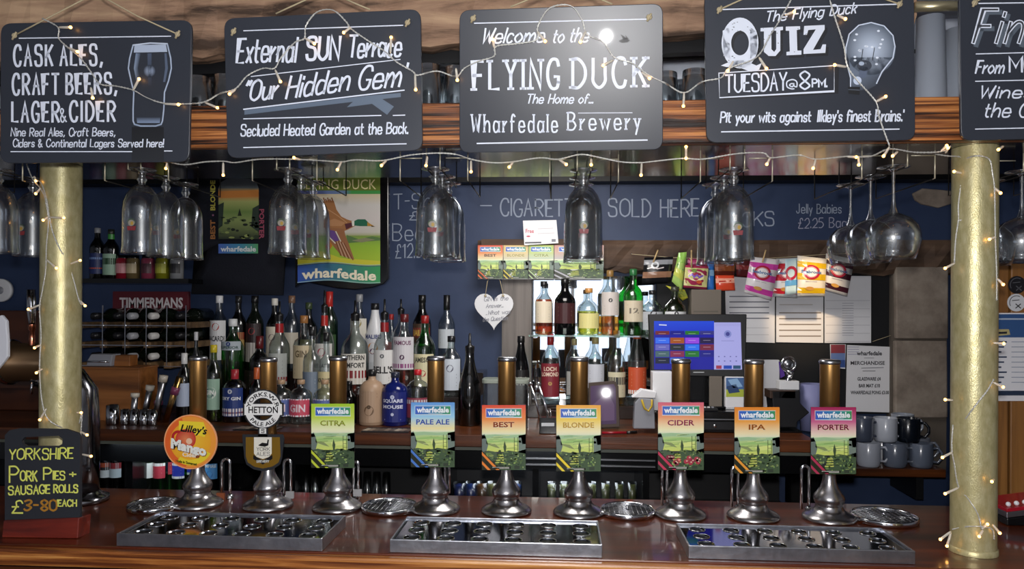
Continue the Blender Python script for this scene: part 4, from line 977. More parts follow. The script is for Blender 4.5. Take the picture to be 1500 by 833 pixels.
# ================================================================ FAIRY LIGHTS
M_wire = mat('silvery_fairy_wire', '#c9c9c4', .3, .35)
M_lens = mat('clear_bulb_stem', '#e8e4d8', .2, trans=.4)
M_glow = mat('warm_led', '#000000', .3, emis='#ffb45a', estr=9)
def fairy(label, strands, bulbs, Yf):
    """strands: pixel polylines; bulbs: (px, py, dx, dy) stem root and tip direction in pixels"""
    p0 = strands[0][0]; o = root('fairy_light_string', PY(p0[0], p0[1], Yf(*p0)), label, 'fairy lights', 'warm white fairy lights on the gantry and columns')
    for st in strands:
        sp = smooth_pts([tuple(p) for p in st], 5)
        base = [PY(x, y, Yf(x, y)) for x, y in sp]
        for ph in (0, math.pi):     # two twisted cores
            pts = []; ln = 0
            for i, p in enumerate(base):
                if i: ln += (p - base[i - 1]).length
                pts.append(p)
            # resample finely for the twist
            fine = []
            for a, b in zip(base, base[1:]):
                kk = max(1, int((b - a).length / .004))
                for q in range(kk): fine.append(a.lerp(b, q / kk))
            fine.append(base[-1]); out = []; d = 0
            for i, p in enumerate(fine):
                if i: d += (p - fine[i - 1]).length
                t = (fine[min(i + 1, len(fine) - 1)] - fine[max(0, i - 1)]); t = t.normalized() if t.length else Vector((1, 0, 0))
                u = t.cross(Vector((0, 1, 0))); u = u.normalized() if u.length > .01 else Vector((1, 0, 0)); v = t.cross(u)
                an = d * 420 + ph; out.append(p + u * (.0012 * math.cos(an)) + v * (.0012 * math.sin(an)))
            MB().tube(out, .00115, 4).build('wire', M_wire, o)
    for (x, y, dx, dy) in bulbs:
        Y = Yf(x, y); a = PY(x, y, Y); b = PY(x + dx, y + dy, Y - .004); t = (b - a)
        L_ = t.length or .01; t = t.normalized(); L_ = max(L_, .018); b = a + t * L_
        bo = MB().tube([a, a + t * (L_ * .15), b - t * .005, b - t * .003], [.0014, .0026, .0029, .0022], 8).build('bulb', M_lens, o)
        MB().sphere(b - t * .001, .0035, 8, 6).build('glowing_tip', M_glow, bo)
def front(x, y):
    return 1.60 if y > 30 else 1.62
YS_ = lambda x, y: 1.605 + max(0, (y - 60)) * .0002
def YG(x, y):  # in front of the tilted signs
    # signs lean out at the top: sample the deepest sign plane here
    best = 1.70
    for pl, (xa, xb) in ((s1, (-20, 283)), (s2, (324, 622)), (s3, (668, 975)), (s4, (1028, 1345)), (s5, (1403, 1700))):
        if xa <= x <= xb: best = pl(x, min(y, 240), .009).y
    return best
fairy('fairy light string draped across the faces of the hanging signs', [
    [(62, 27), (85, 40), (86, 56), (100, 70), (118, 85), (133, 105), (147, 123), (170, 126), (195, 132), (215, 143), (240, 151), (275, 152), (300, 149), (322, 137), (345, 130), (362, 111), (385, 100), (402, 100), (412, 84), (432, 62), (446, 56), (448, 38), (464, 18), (488, 15), (508, 33), (514, 42), (540, 60), (565, 76), (580, 90), (604, 104), (612, 110), (640, 104), (668, 112), (680, 100), (700, 90), (724, 82), (726, 68), (755, 64), (786, 58), (788, 38), (805, 12), (835, 8), (852, 28), (860, 50), (884, 62), (900, 84), (925, 92), (950, 110), (975, 122), (1002, 136), (1028, 120), (1056, 114), (1068, 100), (1108, 84), (1128, 52), (1142, 30), (1162, -6)],
    [(1214, -6), (1222, 22), (1236, 66), (1241, 96), (1256, 118), (1283, 149), (1288, 172), (1303, 214)]],
    [(86, 40, 18, 0), (100, 70, 14, 6), (133, 128, 3, 16), (195, 132, 9, -17), (240, 152, 22, 1), (300, 150, 19, 8), (345, 131, -8, 6), (403, 102, 8, 18), (447, 56, 14, 8), (514, 40, -11, 8), (572, 78, 1, -24), (608, 108, 1, 24), (668, 100, 2, 18), (724, 70, -2, -12), (787, 46, 12, 15), (858, 46, -8, 16), (898, 88, -15, 8), (940, 106, 12, 9), (1002, 136, -1, 20), (1074, 90, -8, 14), (1112, 84, 11, 17), (1150, 22, 14, -5), (1226, 22, 13, 6), (1240, 98, -18, -3), (1283, 149, 15, -8), (1303, 215, -9, 14)], YG)
fairy('fairy light string running along the bottom edge of the gantry', [
    [(244, 236), (270, 241), (300, 237), (327, 236), (345, 238), (380, 233), (430, 233), (470, 235), (500, 237), (520, 234), (560, 235), (600, 227), (640, 224), (668, 226), (690, 233), (720, 238), (750, 237), (790, 231), (818, 233), (850, 226), (876, 230), (910, 237), (940, 238), (960, 236), (1000, 232), (1030, 233), (1080, 225), (1118, 224), (1130, 231), (1170, 227), (1195, 233), (1240, 229), (1275, 229), (1303, 218), (1340, 223), (1378, 222), (1393, 214)]],
    [(245, 237, -2, 10), (327, 238, 0, 19), (440, 234, -3, -1), (500, 237, -6, 12), (566, 235, -6, 6), (626, 229, -2, 14), (690, 235, 0, 17), (752, 237, -4, 5), (818, 233, 12, 8), (866, 232, 0, 6), (940, 238, -1, 19), (1005, 226, 0, -8), (1005, 222, 0, 8), (1128, 231, -5, 10), (1195, 233, -4, 14), (1240, 229, 15, 1), (1258, 229, 0, 13), (1378, 222, 9, -9), (1385, 224, 1, -2), (1315, 222, -7, 6), (1470, 214, -6, 4)], lambda x, y: 1.735)
def YcolL(x, y):
    c = PY(x, y, YCL - .055); d = min(.052, abs(c.x - xcl)); return YCL - math.sqrt(max(0, .055 ** 2 - d * d)) - .004
def YcolR(x, y):
    c = PY(x, y, YCR - .05); d = min(.0505, abs(c.x - xcr)); return YCR - math.sqrt(max(0, .053 ** 2 - d * d)) - .004
fairy('fairy light string wound down the left gold column', [
    [(38, 237), (48, 262), (62, 280), (68, 300), (71, 325), (68, 360), (67, 395), (62, 425), (58, 450), (60, 490), (58, 540), (62, 590), (72, 615), (95, 628)],
    [(50, 262), (60, 268), (68, 290), (72, 315), (78, 342), (88, 365), (100, 386), (108, 410), (116, 440), (121, 446)],
    [(116, 620), (120, 605), (118, 640), (118, 664)]],
    [(50, 258, 2, 5), (60, 275, -8, 9), (72, 317, -5, 3), (72, 318, 22, 1), (68, 380, 15, 13), (101, 387, 17, -6), (117, 440, 8, 8), (60, 446, -19, 7), (60, 505, -9, 4), (62, 540, -3, 2), (68, 598, -10, 17), (112, 604, 6, 0), (118, 632, 10, 5), (119, 665, 15, 3)], YcolL)
fairy('fairy light string wound down the right gold column', [
    [(1360, 224), (1385, 228), (1413, 233), (1409, 262), (1404, 300), (1404, 322), (1400, 350), (1398, 385)],
    [(1413, 233), (1430, 228), (1449, 233), (1454, 255), (1457, 280), (1458, 350), (1460, 400), (1460, 440)],
    [(1456, 555), (1446, 572), (1430, 592), (1412, 616)], [(1396, 622), (1394, 655), (1398, 680), (1404, 712), (1418, 730), (1432, 752), (1438, 775)], [(1395, 775), (1415, 771), (1440, 771), (1454, 776), (1456, 790)]],
    [(1411, 254, -14, -3), (1412, 250, 4, 2), (1404, 322, 18, 2), (1399, 385, -15, 8), (1457, 275, 9, 8), (1458, 347, -8, 3), (1461, 408, 9, 9), (1455, 502, 16, 1), (1455, 560, 15, 7), (1396, 586, -12, -1), (1412, 616, 12, 9), (1395, 662, -15, 8), (1404, 714, -20, 9), (1456, 702, -1, 1), (1393, 778, -16, 12), (1393, 780, -6, 20), (1454, 768, 11, 13), (1438, 775, 9, -8), (1440, 776, -6, 10)], YcolR)

# ================================================================ BOTTLES
GL = {'clear': thin('bottle_glass_clear', '#e6ecec', .07, .8, .04, 2.2, .06), 'green': thin('bottle_glass_green', '#3fc05c', .08, .6, .04, 2.2, .03), 'dgreen': thin('bottle_glass_dark_green', '#14301c', .07, .5, .05, 2.4, .02),
      'brown': thin('bottle_glass_brown', '#3a1c0c', .07, .5, .05, 2.4, .02), 'blue': thin('bottle_glass_blue', '#14329a', .08, .5, .05, 2.4, .03), 'lime': thin('bottle_glass_lime', '#a8c020', .08, .6, .04, 2.2, .03)}
SOLID = {'black': mat('black_bottle_glass', '#08080a', .12, coat=.3), 'whiteb': mat('white_coated_bottle', '#d9dadd', .3), 'tan': mat('tan_ceramic', '#a98d74', .4), 'navy': mat('dark_blue_bottle', '#121c5c', .15, coat=.3), 'wine': mat('dark_wine_glass', '#0e140e', .12, coat=.3)}
def liquid(c):
    n = 'liquid_' + c.strip('#')
    h = hexc(c); k = 1.12 / max(h); return thin(n, '#%02x%02x%02x' % tuple(int(255 * min(1, (v * k if max(h) > .3 else v) ** .42)) for v in h), .02, .3, .1, 3.0, .015)
def capm(c): return mat('cap_' + c.strip('#'), c, .35, coat=.2)
#   style: list of (radius fraction, height fraction)
ST = {'std': [(.0, 0), (.93, 0), (1, .015), (1, .58), (.95, .63), (.75, .69), (.5, .74), (.38, .79), (.34, .84), (.34, .93)],
      'round': [(.0, 0), (.93, 0), (1, .02), (1, .52), (.98, .58), (.85, .66), (.6, .72), (.36, .77), (.30, .83), (.30, .93)],
      'wine': [(.0, 0), (.95, 0), (1, .012), (1, .6), (.93, .66), (.7, .72), (.48, .77), (.38, .82), (.36, .95)],
      'squat': [(.0, 0), (.94, 0), (1, .02), (1, .62), (.94, .70), (.7, .77), (.35, .81), (.3, .85), (.3, .93)],
      'square': [(.0, 0), (.97, 0), (1, .02), (1, .62), (.9, .68), (.45, .72), (.36, .76), (.34, .93)],
      'slope': [(.0, 0), (.93, 0), (1, .02), (1, .45), (.92, .55), (.72, .66), (.52, .76), (.4, .86), (.38, .93)],
      'flask': [(.0, 0), (.85, 0), (.95, .02), (1, .3), (1, .5), (.9, .6), (.6, .68), (.36, .73), (.32, .78), (.32, .93)]}
def bottle(px, top, wpx, Y, zb, kind, style, cap, words, lab=None, liq=None, collar=None, pour=False, caph=.1, group='spirit bottles on the back bar', name='spirit_bottle', ang=(0, 0)):
    x = PY(px, 550, Y).x; z0 = zb + .0006; H = ZY(top, Y, px) - zb; r = wpx * MPP(px, Y) / 2
    o = root(name, (x, Y, zb), words, 'bottle', group)
    if pour: Hb = H * .84
    else: Hb = H
    P = [(max(.0008, a * r), b * Hb) for a, b in ST[style]]
    M = GL.get(kind) or SOLID[kind]
    MB().lathe(P, (x, Y, z0), 22).build('bottle_body', M, o)
    if liq:
        c, lev = liq; rr_ = .93; Q = []
        for a, b in ST[style]:
            if b <= lev: Q.append((max(.0008, a * r * rr_), b * Hb + (.003 if b < .03 else 0)))
        # interpolate the level
        prev = [s_ for s_ in ST[style] if s_[1] <= lev][-1]; nxt = [s_ for s_ in ST[style] if s_[1] > lev]
        if nxt: t = (lev - prev[1]) / max(1e-6, nxt[0][1] - prev[1]); ra = (prev[0] + (nxt[0][0] - prev[0]) * t) * r * rr_; Q.append((ra, lev * Hb))
        Q.append((.0008, lev * Hb)); MB().lathe(Q, (x, Y, z0), 20).build('liquid', liquid(c), o)
    nr = ST[style][-1][0] * r
    if cap:
        MB().lathe([(nr * 1.08, Hb * (1 - caph)), (nr * 1.14, Hb * (1 - caph) + .001), (nr * 1.14, Hb - .001), (nr * 1.0, Hb), (.0008, Hb)], (x, Y, z0), 16).build('cap', capm(cap), o)
    if pour:
        MB().lathe([(nr * 1.0, Hb * .93), (nr * 1.1, Hb), (nr * 1.15, Hb + .006), (nr * .5, Hb + .012), (nr * .32, Hb + .02), (nr * .28, H), (.0005, H)], (x, Y, z0), 12).build('pourer', capm('#101012'), o)
    if collar:
        nk = [s_ for s_ in ST[style] if s_[0] < .5 and s_[0] > 0]; MB().lathe([(nr * 1.18, Hb * .78), (nr * 1.16, Hb * .90)], (x, Y, z0), 16).build('neck_collar', capm(collar), o)
    if lab:
        v0, v1, bg, items = lab; half = 1.15 * r
        A = Art(cylmap(x, Y, z0 + Hb, r * 1.004 + .0006), .0002)
        A.rect(-half, Hb * (1 - v1), half, Hb * (1 - v0), bg, 0, 10)
        hh = Hb * (v1 - v0); yt = Hb * (1 - v1)
        for it in items:
            if it[0] == 't': _, s_, u, wv, hv, c = it; A.bt(s_, -half * wv, half * wv, yt + hh * u, hh * hv, c, 3, .03)
            elif it[0] == 'r': _, u0, u1, c = it; A.rect(-half, yt + hh * u0, half, yt + hh * u1, c, 1, 8)
            elif it[0] == 'e': _, u, rr_, c = it; A.ell(0, yt + hh * u, r * rr_, min(r * rr_, hh * .3), c, 2, 16)
            elif it[0] == 'l':
                for q in range(it[1]): yy = yt + hh * (it[2] + q * it[3]); A.line([(-half * .55, yy), (half * .55, yy)], hh * .03, it[4], 3)
        A.build('label', o, PRINT)
    return o
T1, T2, T3 = 2.98, 3.17, 3.34
B = bottle
LN = lambda n=3, a=.6, s=.12, c='#5a5a60': ('l', n, a, s, c)
# back row, upper step
B(321, 433, 26, T3, S2Z, 'clear', 'std', '#dfe0e2', 'clear rum bottle with white cap and red bat roundel, leftmost of the back row', (.12, .66, '#d8d8da', [('e', .16, .42, '#a8302c'), ('t', 'BACARDI', .52, .85, .13, '#3a3a40'), LN(2, .66, .12)]))
B(349, 433, 24, T3, S2Z, 'brown', 'std', '#1c1c1e', 'brown bottle with black cap and amber cream label in the back row', (.1, .5, '#b99a5c', [('r', 0, .25, '#8a2c20'), LN()]))
B(373, 433, 25, T3, S2Z, 'wine', 'wine', '#101012', 'black bottle with a red emblem on its shoulder, third in the back row', (.1, .62, '#2a1a1c', [('e', .2, .4, '#a33a3c'), ('r', .5, 1, '#c9c3bd')]))
B(402, 437, 24, T3, S2Z, 'brown', 'std', '#dcd8d0', 'dark brown bottle with white cap and cream oval label in the back row', (.1, .6, '#cfc6b4', [('e', .3, .4, '#70545c'), LN()]))
B(427, 433, 25, T3, S2Z, 'clear', 'std', '#7a5c48', 'clear bottle with pale cream label and cork stopper behind the pourer bottle', (.08, .5, '#c8bfae', [LN(3, .3, .2)]))
B(452, 443, 25, T3, S2Z, 'dgreen', 'std', '#3c4a30', 'dark green bottle with ringed cap in the back row', (.08, .45, '#8f8a5c', [LN()]))
B(482, 427, 25, T3, S2Z, 'green', 'wine', '#b02a26', 'tall green bottle with bright red foil cap in the back row', (.08, .45, '#3a5a34', []), caph=.2)
B(526, 431, 26, T3, S2Z, 'clear', 'std', '#8a8c90', 'clear bottle with silver cap and olive neck medallion in the back row', (.08, .68, '#d0ccc0', [('e', .1, .5, '#8a7c2a'), LN()]))
B(549, 444, 28, T3, S2Z, 'whiteb', 'slope', '#16161a', 'white coconut rum bottle with black cap and palm sunset label', (.12, .55, '#dcdcdf', [('t', 'MALIBU', .18, .8, .14, '#2c3c78'), ('e', .5, .55, '#d88a2c'), ('e', .62, .3, '#5a2c50')]))
B(573, 460, 18, T3 + .04, S2Z, 'clear', 'std', '#a02828', 'clear bottle with red cap, half hidden behind the Bell\'s bottle', (.1, .5, '#a8302c', [LN(2, .3, .3, '#e0d8c8')]))
B(587, 438, 27, T3, S2Z, 'clear', 'std', None, 'clear bottle with black pourer and pale label in the back row', (.1, .5, '#c4c8cc', [LN()]), pour=True)
B(618, 432, 27, T3, S2Z, 'dgreen', 'wine', '#101010', 'dark cream liqueur bottle with a red and gold band, back row', (.1, .62, '#3c2a1c', [('r', .1, .35, '#7c2a20'), ('t', "BAILEY'S", .3, .8, .15, '#c8a24c'), ('r', .5, .56, '#c8a24c')]))
B(654, 432, 25, T3, S2Z, 'clear', 'std', '#121214', 'tall clear vodka bottle with long black cap, rightmost of the back row', (.3, .55, '#b9c0c6', [LN(3, .3, .2)]), caph=.2)
# middle row, lower step
B(341, 467, 32, T2, S1Z, 'green', 'std', '#d9dbdc', 'big bright green gin bottle with white cap and silver band label', (.58, .70, '#a9b4bc', [('e', .3, .2, '#2a3a7a'), ('t', 'SUPERIOR', .82, .8, .3, '#2c4a44')]))
B(380, 492, 30, T2, S1Z, 'brown', 'flask', '#5a1418', 'squat dark brown bottle with dark red seal in the middle row', (.12, .4, '#2c2420', [LN(2, .3, .3, '#b8a888')]), caph=.22)
B(409, 441, 30, T2, S1Z, 'clear', 'std', None, 'clear gin bottle with red collar and tall pourer in the middle row', (.12, .52, '#b4b8b4', [('r', .75, .9, '#8a2c2c'), LN(4, .25, .12)]), collar='#9c1c20', pour=True)
B(445, 462, 30, T2, S1Z, 'clear', 'square', '#9a6a3c', 'square clear bottle with cork stopper and cream label in the middle row', (.2, .62, '#c9b896', [('t', 'GIN', .35, .5, .2, '#6a5a40'), LN()]), liq=('#7a1f1c', .2))
B(475, 425, 29, T2, S1Z, 'clear', 'round', None, 'clear gin bottle with red guard emblem and tall black pourer', (.14, .58, '#c6c4bf', [('e', .22, .4, '#9a2c44'), ('t', 'BEEFEATER', .62, .85, .1, '#44484c'), ('r', .86, 1, '#a8302c')]), collar='#a8241f', pour=True)
B(520, 440, 40, T2, S1Z, 'clear', 'round', None, 'wide whiskey liqueur bottle with white and red label and pourer', (.14, .52, '#d2cec6', [('t', 'SOUTHERN', .2, .85, .16, '#30302e'), ('t', 'COMFORT', .45, .85, .16, '#30302e'), ('r', .55, .8, '#7c1c20'), ('r', .8, 1, '#c8c0b4')]), liq=('#8a3a14', .13), pour=True)
B(563, 438, 31, T2, S1Z, 'clear', 'std', None, "whisky bottle with black BELL'S lettering, red collar and pourer", (.14, .56, '#d4d3d1', [('e', .18, .2, '#5a5c60'), ('t', "BELL'S", .68, .92, .2, '#18181a'), LN(2, .82, .08)]), liq=('#b2541a', .14), collar='#8a1c20', pour=True)
B(592, 460, 33, T2, S1Z, 'clear', 'std', '#5a1a1e', 'whisky bottle with white label showing a purple red grouse', (.32, .72, '#c9c6cb', [('t', 'FAMOUS', .24, .7, .13, '#6a3a5a'), ('e', .62, .22, '#4a2a48'), ('r', .82, .95, '#8a4a7a')]), liq=('#c2541c', .3))
B(622, 462, 31, T2, S1Z, 'green', 'std', '#8a1c1c', 'green Irish whiskey bottle with cream label and red cap', (.12, .52, '#d2cba4', [('t', 'JAMESON', .25, .85, .15, '#3a3a30'), ('e', .6, .3, '#a8443c'), LN(2, .82, .1)]))
B(661, 492, 30, T2, S1Z, 'clear', 'std', '#16161a', 'clear bottle with white label and small dark seal in the middle row, right end', (.1, .62, '#c4ccd6', [('e', .3, .35, '#5a5a6c'), ('l', 2, max(.08, .62 - .12), .1, '#3c4454'), LN(2, .75, .1)]))
# front rows on the worktop
B(457, 478, 26, 3.05, BT, 'clear', 'square', '#1a1a1c', 'square clear bottle with black cap and silvery grey label behind the citra pull', (.16, .52, '#6f7c8c', [('l', 2, max(.08, .35 - .12), .1, '#e2e4e6'), LN(3, .5, .15, '#c8ccd0')]))
B(478, 487, 24, 3.045, BT, 'clear', 'square', '#1a1a1c', 'square clear bottle with cream label behind the citra pull', (.16, .56, '#cfc194', [('t', "JACK DANIELS", .3, .9, .12, '#2c2a24'), LN(3, .5, .15)]))
B(270, 517, 21, T1, BT, 'dgreen', 'wine', '#d6d6d6', 'dark green wine bottle with white cap and plain pale blue label, far left', (.22, .56, '#aab6cc', []), caph=.16, name='wine_bottle')
B(313, 505, 25, T1, BT, 'lime', 'std', '#c9b428', 'pale green gin bottle with yellow cap and round label', (.16, .56, '#8fae9a', [('e', .45, .72, '#e0e0da'), ('e', .45, .5, '#3c4c5c'), ('t', 'GIN', .5, .4, .14, '#e8e8e4')]))
B(287, 486, 14, 3.1, BT, 'dgreen', 'wine', '#c4c4c8', 'slim dark bottle with silver cap behind the pale wine label', (.2, .5, '#3c443c', []), name='wine_bottle')
B(344, 541, 33, T1, BT, 'blue', 'squat', '#a02832', 'deep blue gin bottle with red neck and white band label', (.12, .66, '#1c3474', [('e', .12, .2, '#c4c8d0'), ('t', 'DRY GIN', .42, .8, .11, '#e4e6ea'), ('r', .72, .98, '#d4ccd0'), ('r', .84, .9, '#b04a58')]), caph=.2)
B(376, 538, 22, T1, BT, 'brown', 'std', '#b8582c', 'dark bottle with copper orange neck foil left of the Hetton clip', (.14, .5, '#14141a', [LN(2, .3, .3, '#c8ccd0')]), caph=.26)
for px, c, t in ((412, '#5a6ca8', 'blue'), (441, '#c84a60', 'pink'), (476, '#5a6ca8', 'blue')):
    B(px, 556, 33, T1 - .02, BT, 'clear', 'squat', '#a98a6c', 'short clear gin bottle with cork and %s band label, %s' % (t, {412: 'beside the Hetton clip', 441: 'between two blue ones', 476: 'behind the citra clip'}[px]), (.18, .58, c, [('t', 'GIN', .72, .62, .42, '#e8d4dc'), ('r', 0, .06, '#e8e8ec'), ('r', .92, 1, '#e8e8ec')]))
B(512, 558, 21, T1, BT, 'black', 'std', '#101012', 'small plain black bottle between the citra clip and the tan bottle', (.1, .4, '#20242a', []))
B(545, 541, 36, T1 - .02, BT, 'tan', 'squat', '#18181a', 'tan ceramic bottle with teapot drawing and black stopper', (.06, .62, '#a98d74', [('l', 2, max(.08, .16 - .12), .1, '#7a5a40'), ('e', .62, .4, '#6a5038'), ('e', .5, .16, '#54402c')]), caph=.12)
B(579, 545, 38, T1 - .02, BT, 'navy', 'squat', '#24283c', 'dark blue square shouldered bottle with ornate white lettering', (.08, .64, '#16226e', [('t', 'SQUARE', .34, .72, .11, '#d4d8ec'), ('t', 'MOUSE', .54, .72, .11, '#d4d8ec'), ('e', .16, .16, '#c0c6e0'), ('e', .74, .12, '#c0c6e0'), LN(1, .92, .1, '#c0c6e0')]))
B(612, 541, 33, T1, BT, 'clear', 'squat', '#b8202a', 'short clear bottle with bright red cap beside the pale ale clip', (.14, .5, '#8a3a4c', [('r', .1, .3, '#c4c4c8')]))
B(688, 488, 33, T1, BT, 'brown', 'slope', None, 'dark syrup bottle with a long black pourer left of the glass jar', None, liq=('#24100a', .62), pour=True)
# whisky shelf and mirrors
GY = 3.28; GZ = ZY(490, GY, 870)
a = PY(776, 491, GY); b = PY(962, 491, GY)
sh = root('glass_shelf', ((a.x + b.x) / 2, GY, GZ), 'thin green edged glass shelf carrying whisky bottles in front of the mirror', 'shelf')
MB().box((a.x, 3.19, GZ - .007), (b.x, 3.40, GZ)).build('shelf_pane', thin('green_edge_glass', '#b8dcc8', .15, .7, .04, 2), sh)
for xx in (a.x + .02, b.x - .02): MB().box((xx - .008, 3.36, GZ - .02), (xx + .008, 3.418, GZ - .0072)).build('shelf_bracket', M_chrome, sh)
mr = root('bar_mirror', ((a.x + b.x) / 2, 3.44, BT), 'mirror behind the whisky bottles reflecting bright windows', 'mirror')
MB().box((PY(780, 500, 3.425).x, 3.42, BT + .001), (PY(958, 500, 3.425).x, 3.445, ZY(404, 3.42))).build('mirror_pane', M_mirror, mr)
WH = [(796, 412, 26, 'clear', 'std', '#1c1c1e', 'amber whisky with cream diagonal label, leftmost on the glass shelf', (.22, .62, '#d9cdb6', [('l', 2, max(.08, .4 - .12), .1, '#5a5048'), LN()]), ('#b84a12', .66)),
      (827, 408, 31, 'black', 'std', '#141416', 'black whisky bottle on the glass shelf', (.2, .56, '#3a1418', [LN(3, .2, .2, '#8a7a6a')]), None),
      (862, 422, 31, 'clear', 'flask', '#c08a4c', 'squat whisky bottle with yellow label and cork on the glass shelf', (.14, .46, '#d8cf8a', [('l', 2, max(.08, .45 - .12), .1, '#8a8048'), LN()]), ('#d8b84a', .5)),
      (893, 396, 27, 'clear', 'std', '#8a6a3c', 'clear whisky bottle with pale label and dark emblem on the glass shelf', (.3, .66, '#c6beb8', [('e', .35, .22, '#2c2a2c'), LN()]), ('#c26a1c', .28)),
      (927, 394, 29, 'green', 'std', '#2c6a3c', 'bright green whisky bottle with cream label on the glass shelf', (.2, .52, '#c8bca4', [('t', '12', .6, .4, .25, '#6a6258'), LN(1, .2, .1)]), None),
      (955, 425, 31, 'clear', 'round', '#1c1c20', 'clear bottle with black emblem and grey label, second from right on the glass shelf', (.12, .52, '#aeb2b8', [('e', .1, .3, '#1c1c20'), LN(3, .4, .2)]), None)]
for px, ty, wd, k_, s_, c_, wds, lb, lq in WH: B(px, ty, wd, GY, GZ, k_, s_, c_, wds, lb, lq, group='whiskies on the glass shelf')
WL_ = BT + .054
rz = root('whisky_plinth', (PY(860, 600, 3.28).x, 3.28, BT), 'low dark wooden plinth under the lower row of whiskies', 'plinth')
MB().box((PY(750, 600, 3.28).x, 3.2, BT + .0005), (PY(955, 600, 3.28).x, 3.41, WL_)).build('plinth_top', M_soffit, rz, bevel=.002)
WB = [(763, 492, 25, 'black', 'slope', '#141416', 'black whisky bottle with white JURA lettering', (.2, .5, '#141214', [('t', 'JURA', .75, .8, .4, '#d4d0c8')]), ('#7a2c10', .6)),
      (806, 489, 28, 'clear', 'round', '#a8242c', 'whisky with maroon label and red capsule below the glass shelf', (.1, .58, '#7c2430', [('t', 'LOCH', .22, .6, .12, '#e0cdb8'), ('t', 'LOMOND', .38, .85, .12, '#e0cdb8'), ('e', .6, .2, '#b08a4a')]), None),
      (841, 496, 24, 'clear', 'round', '#a88c68', 'clear whisky bottle with pale stopper beside the blonde pull', (.14, .5, '#a8aaa6', [LN()]), None),
      (872, 494, 27, 'clear', 'std', '#b09468', 'clear bottle with white square label behind the blonde pull', (.24, .6, '#c4c8d2', [('l', 2, max(.08, .4 - .12), .1, '#50525c'), LN()]), None),
      (903, 484, 27, 'clear', 'flask', '#b8b4a8', 'amber whisky bottle with cream label below the glass shelf', (.1, .44, '#cdc6a8', [('r', .2, .5, '#3a3a38'), LN(2, .7, .12)]), ('#a8702c', .5)),
      (933, 478, 28, 'clear', 'slope', '#d0582c', 'clear whisky bottle with orange capsule and orange label', (.14, .48, '#c4512e', [('l', 2, max(.08, .3 - .12), .1, '#e8c8a8'), LN(3, .45, .12, '#e8c8a8'), ('r', .85, 1, '#e0dcd8')]), None)]
for px, ty, wd, k_, s_, c_, wds, lb, lq in WB: B(px, ty, wd, 3.28, WL_, k_, s_, c_, wds, lb, lq, group='whiskies under the glass shelf', caph=.16 if ty in (489, 478) else .1)
# the squat malt to the right, standing on the mirror ledge
zq = ZY(490, 3.25, 990); lg = root('corner_shelf', (PY(990, 490, 3.3).x, 3.3, zq - .012), 'small dark shelf under the malt bottle behind the till', 'shelf')
MB().box((PY(968, 480, 3.3).x, 3.2, zq - .012), (PY(1056, 480, 3.3).x, WY - .006, zq)).build('shelf_board', M_soffit, lg)
B(988, 420, 33, 3.27, zq, 'lime', 'flask', '#3c3c30', 'olive green malt bottle with white label above the till screen', (.1, .48, '#d4d6d8', [('e', .12, .2, '#3c3c40'), ('t', 'SINGLETON', .66, .85, .2, '#44464a')]), ('#8a7c14', .5), group='whiskies on the glass shelf')
gb = root('carton', (PY(1028, 480, 3.33).x, 3.33, zq), 'plain grey brown upright carton behind the till screen', 'box')
a = PY(1012, 490, 3.3); b = PY(1056, 424, 3.3); MB().box((a.x, 3.29, zq + .0006), (b.x, 3.38, b.z)).build('carton_body', mat('grey_card', '#6f675e', .7), gb, bevel=.002)
A = Art(lambda x, y, l: PY(x, y, 3.29 - l)); A.rect(1016, 455, 1052, 457, '#5c554c'); A.build('printed_face', gb)

# ================================================================ BEER BOTTLES, WINE RACK, LEFT END
RZ = ZY(409, 3.3, 200)
ws = root('wall_shelf', (PY(200, 410, 3.33).x, 3.33, RZ - .02), 'black wall shelf carrying beer bottles and jars at the left', 'shelf')
a = PY(119, 410, 3.2); b = PY(276, 410, 3.2); MB().box((a.x, 3.2, RZ - .02), (b.x, WY - .005, RZ)).build('shelf_board', M_blackgloss, ws)
B(142, 334, 21, 3.3, RZ, 'brown', 'wine', '#8a8c90', 'brown beer bottle with dark blue label on the wall shelf', (.1, .5, '#1c2a5c', [('r', .2, .3, '#6a84b4'), ('r', .7, .76, '#b04a30')]), group='beer bottles on the wall shelf', name='beer_bottle')
B(162, 336, 22, 3.3, RZ, 'dgreen', 'wine', '#20241c', 'green beer bottle with green neck label and silver green label on the wall shelf', (.08, .5, '#8fae98', [('r', .2, .5, '#24442c'), ('l', 2, max(.08, .45 - .12), .1, '#d8e4d8')]), collar='#3a8a3c', group='beer bottles on the wall shelf', name='beer_bottle')
for px, c1, c2, wds in ((180, '#8a1c2c', '#c4888c', 'dark red jar on the wall shelf, leftmost'), (195, '#6a5a3c', '#b4a484', 'brown jar with a pale label on the wall shelf'), (217, '#8a3a50', '#4a2430', 'plum coloured jar behind the hanging glasses'), (238, '#7a7a1c', '#a8a83c', 'olive green jar on the wall shelf'), (259, '#8a8c90', '#2c2c30', 'grey silver jar at the right end of the wall shelf')):
    Y = 3.3; x = PY(px, 400, Y).x; H = ZY(374, Y, px) - RZ; r = 9.5 * MPP(px, Y); o = root('jar', (x, Y, RZ), wds, 'jar', 'jars on the wall shelf')
    MB().lathe([(.001, 0), (r, 0), (r, H * .8), (r * .8, H * .9)], (x, Y, RZ + .0006), 16).build('jar_body', mat('jar_' + c1[1:], c1, .2, coat=.4), o)
    MB().lathe([(r * .86, H * .86), (r * .86, H), (.001, H)], (x, Y, RZ + .0006), 16).build('lid', M_blackgloss, o)
    A = Art(cylmap(x, Y, RZ + H, r + .0008)); A.rect(-r, H * .35, r, H * .75, c2, 0, 6); A.build('label', o)
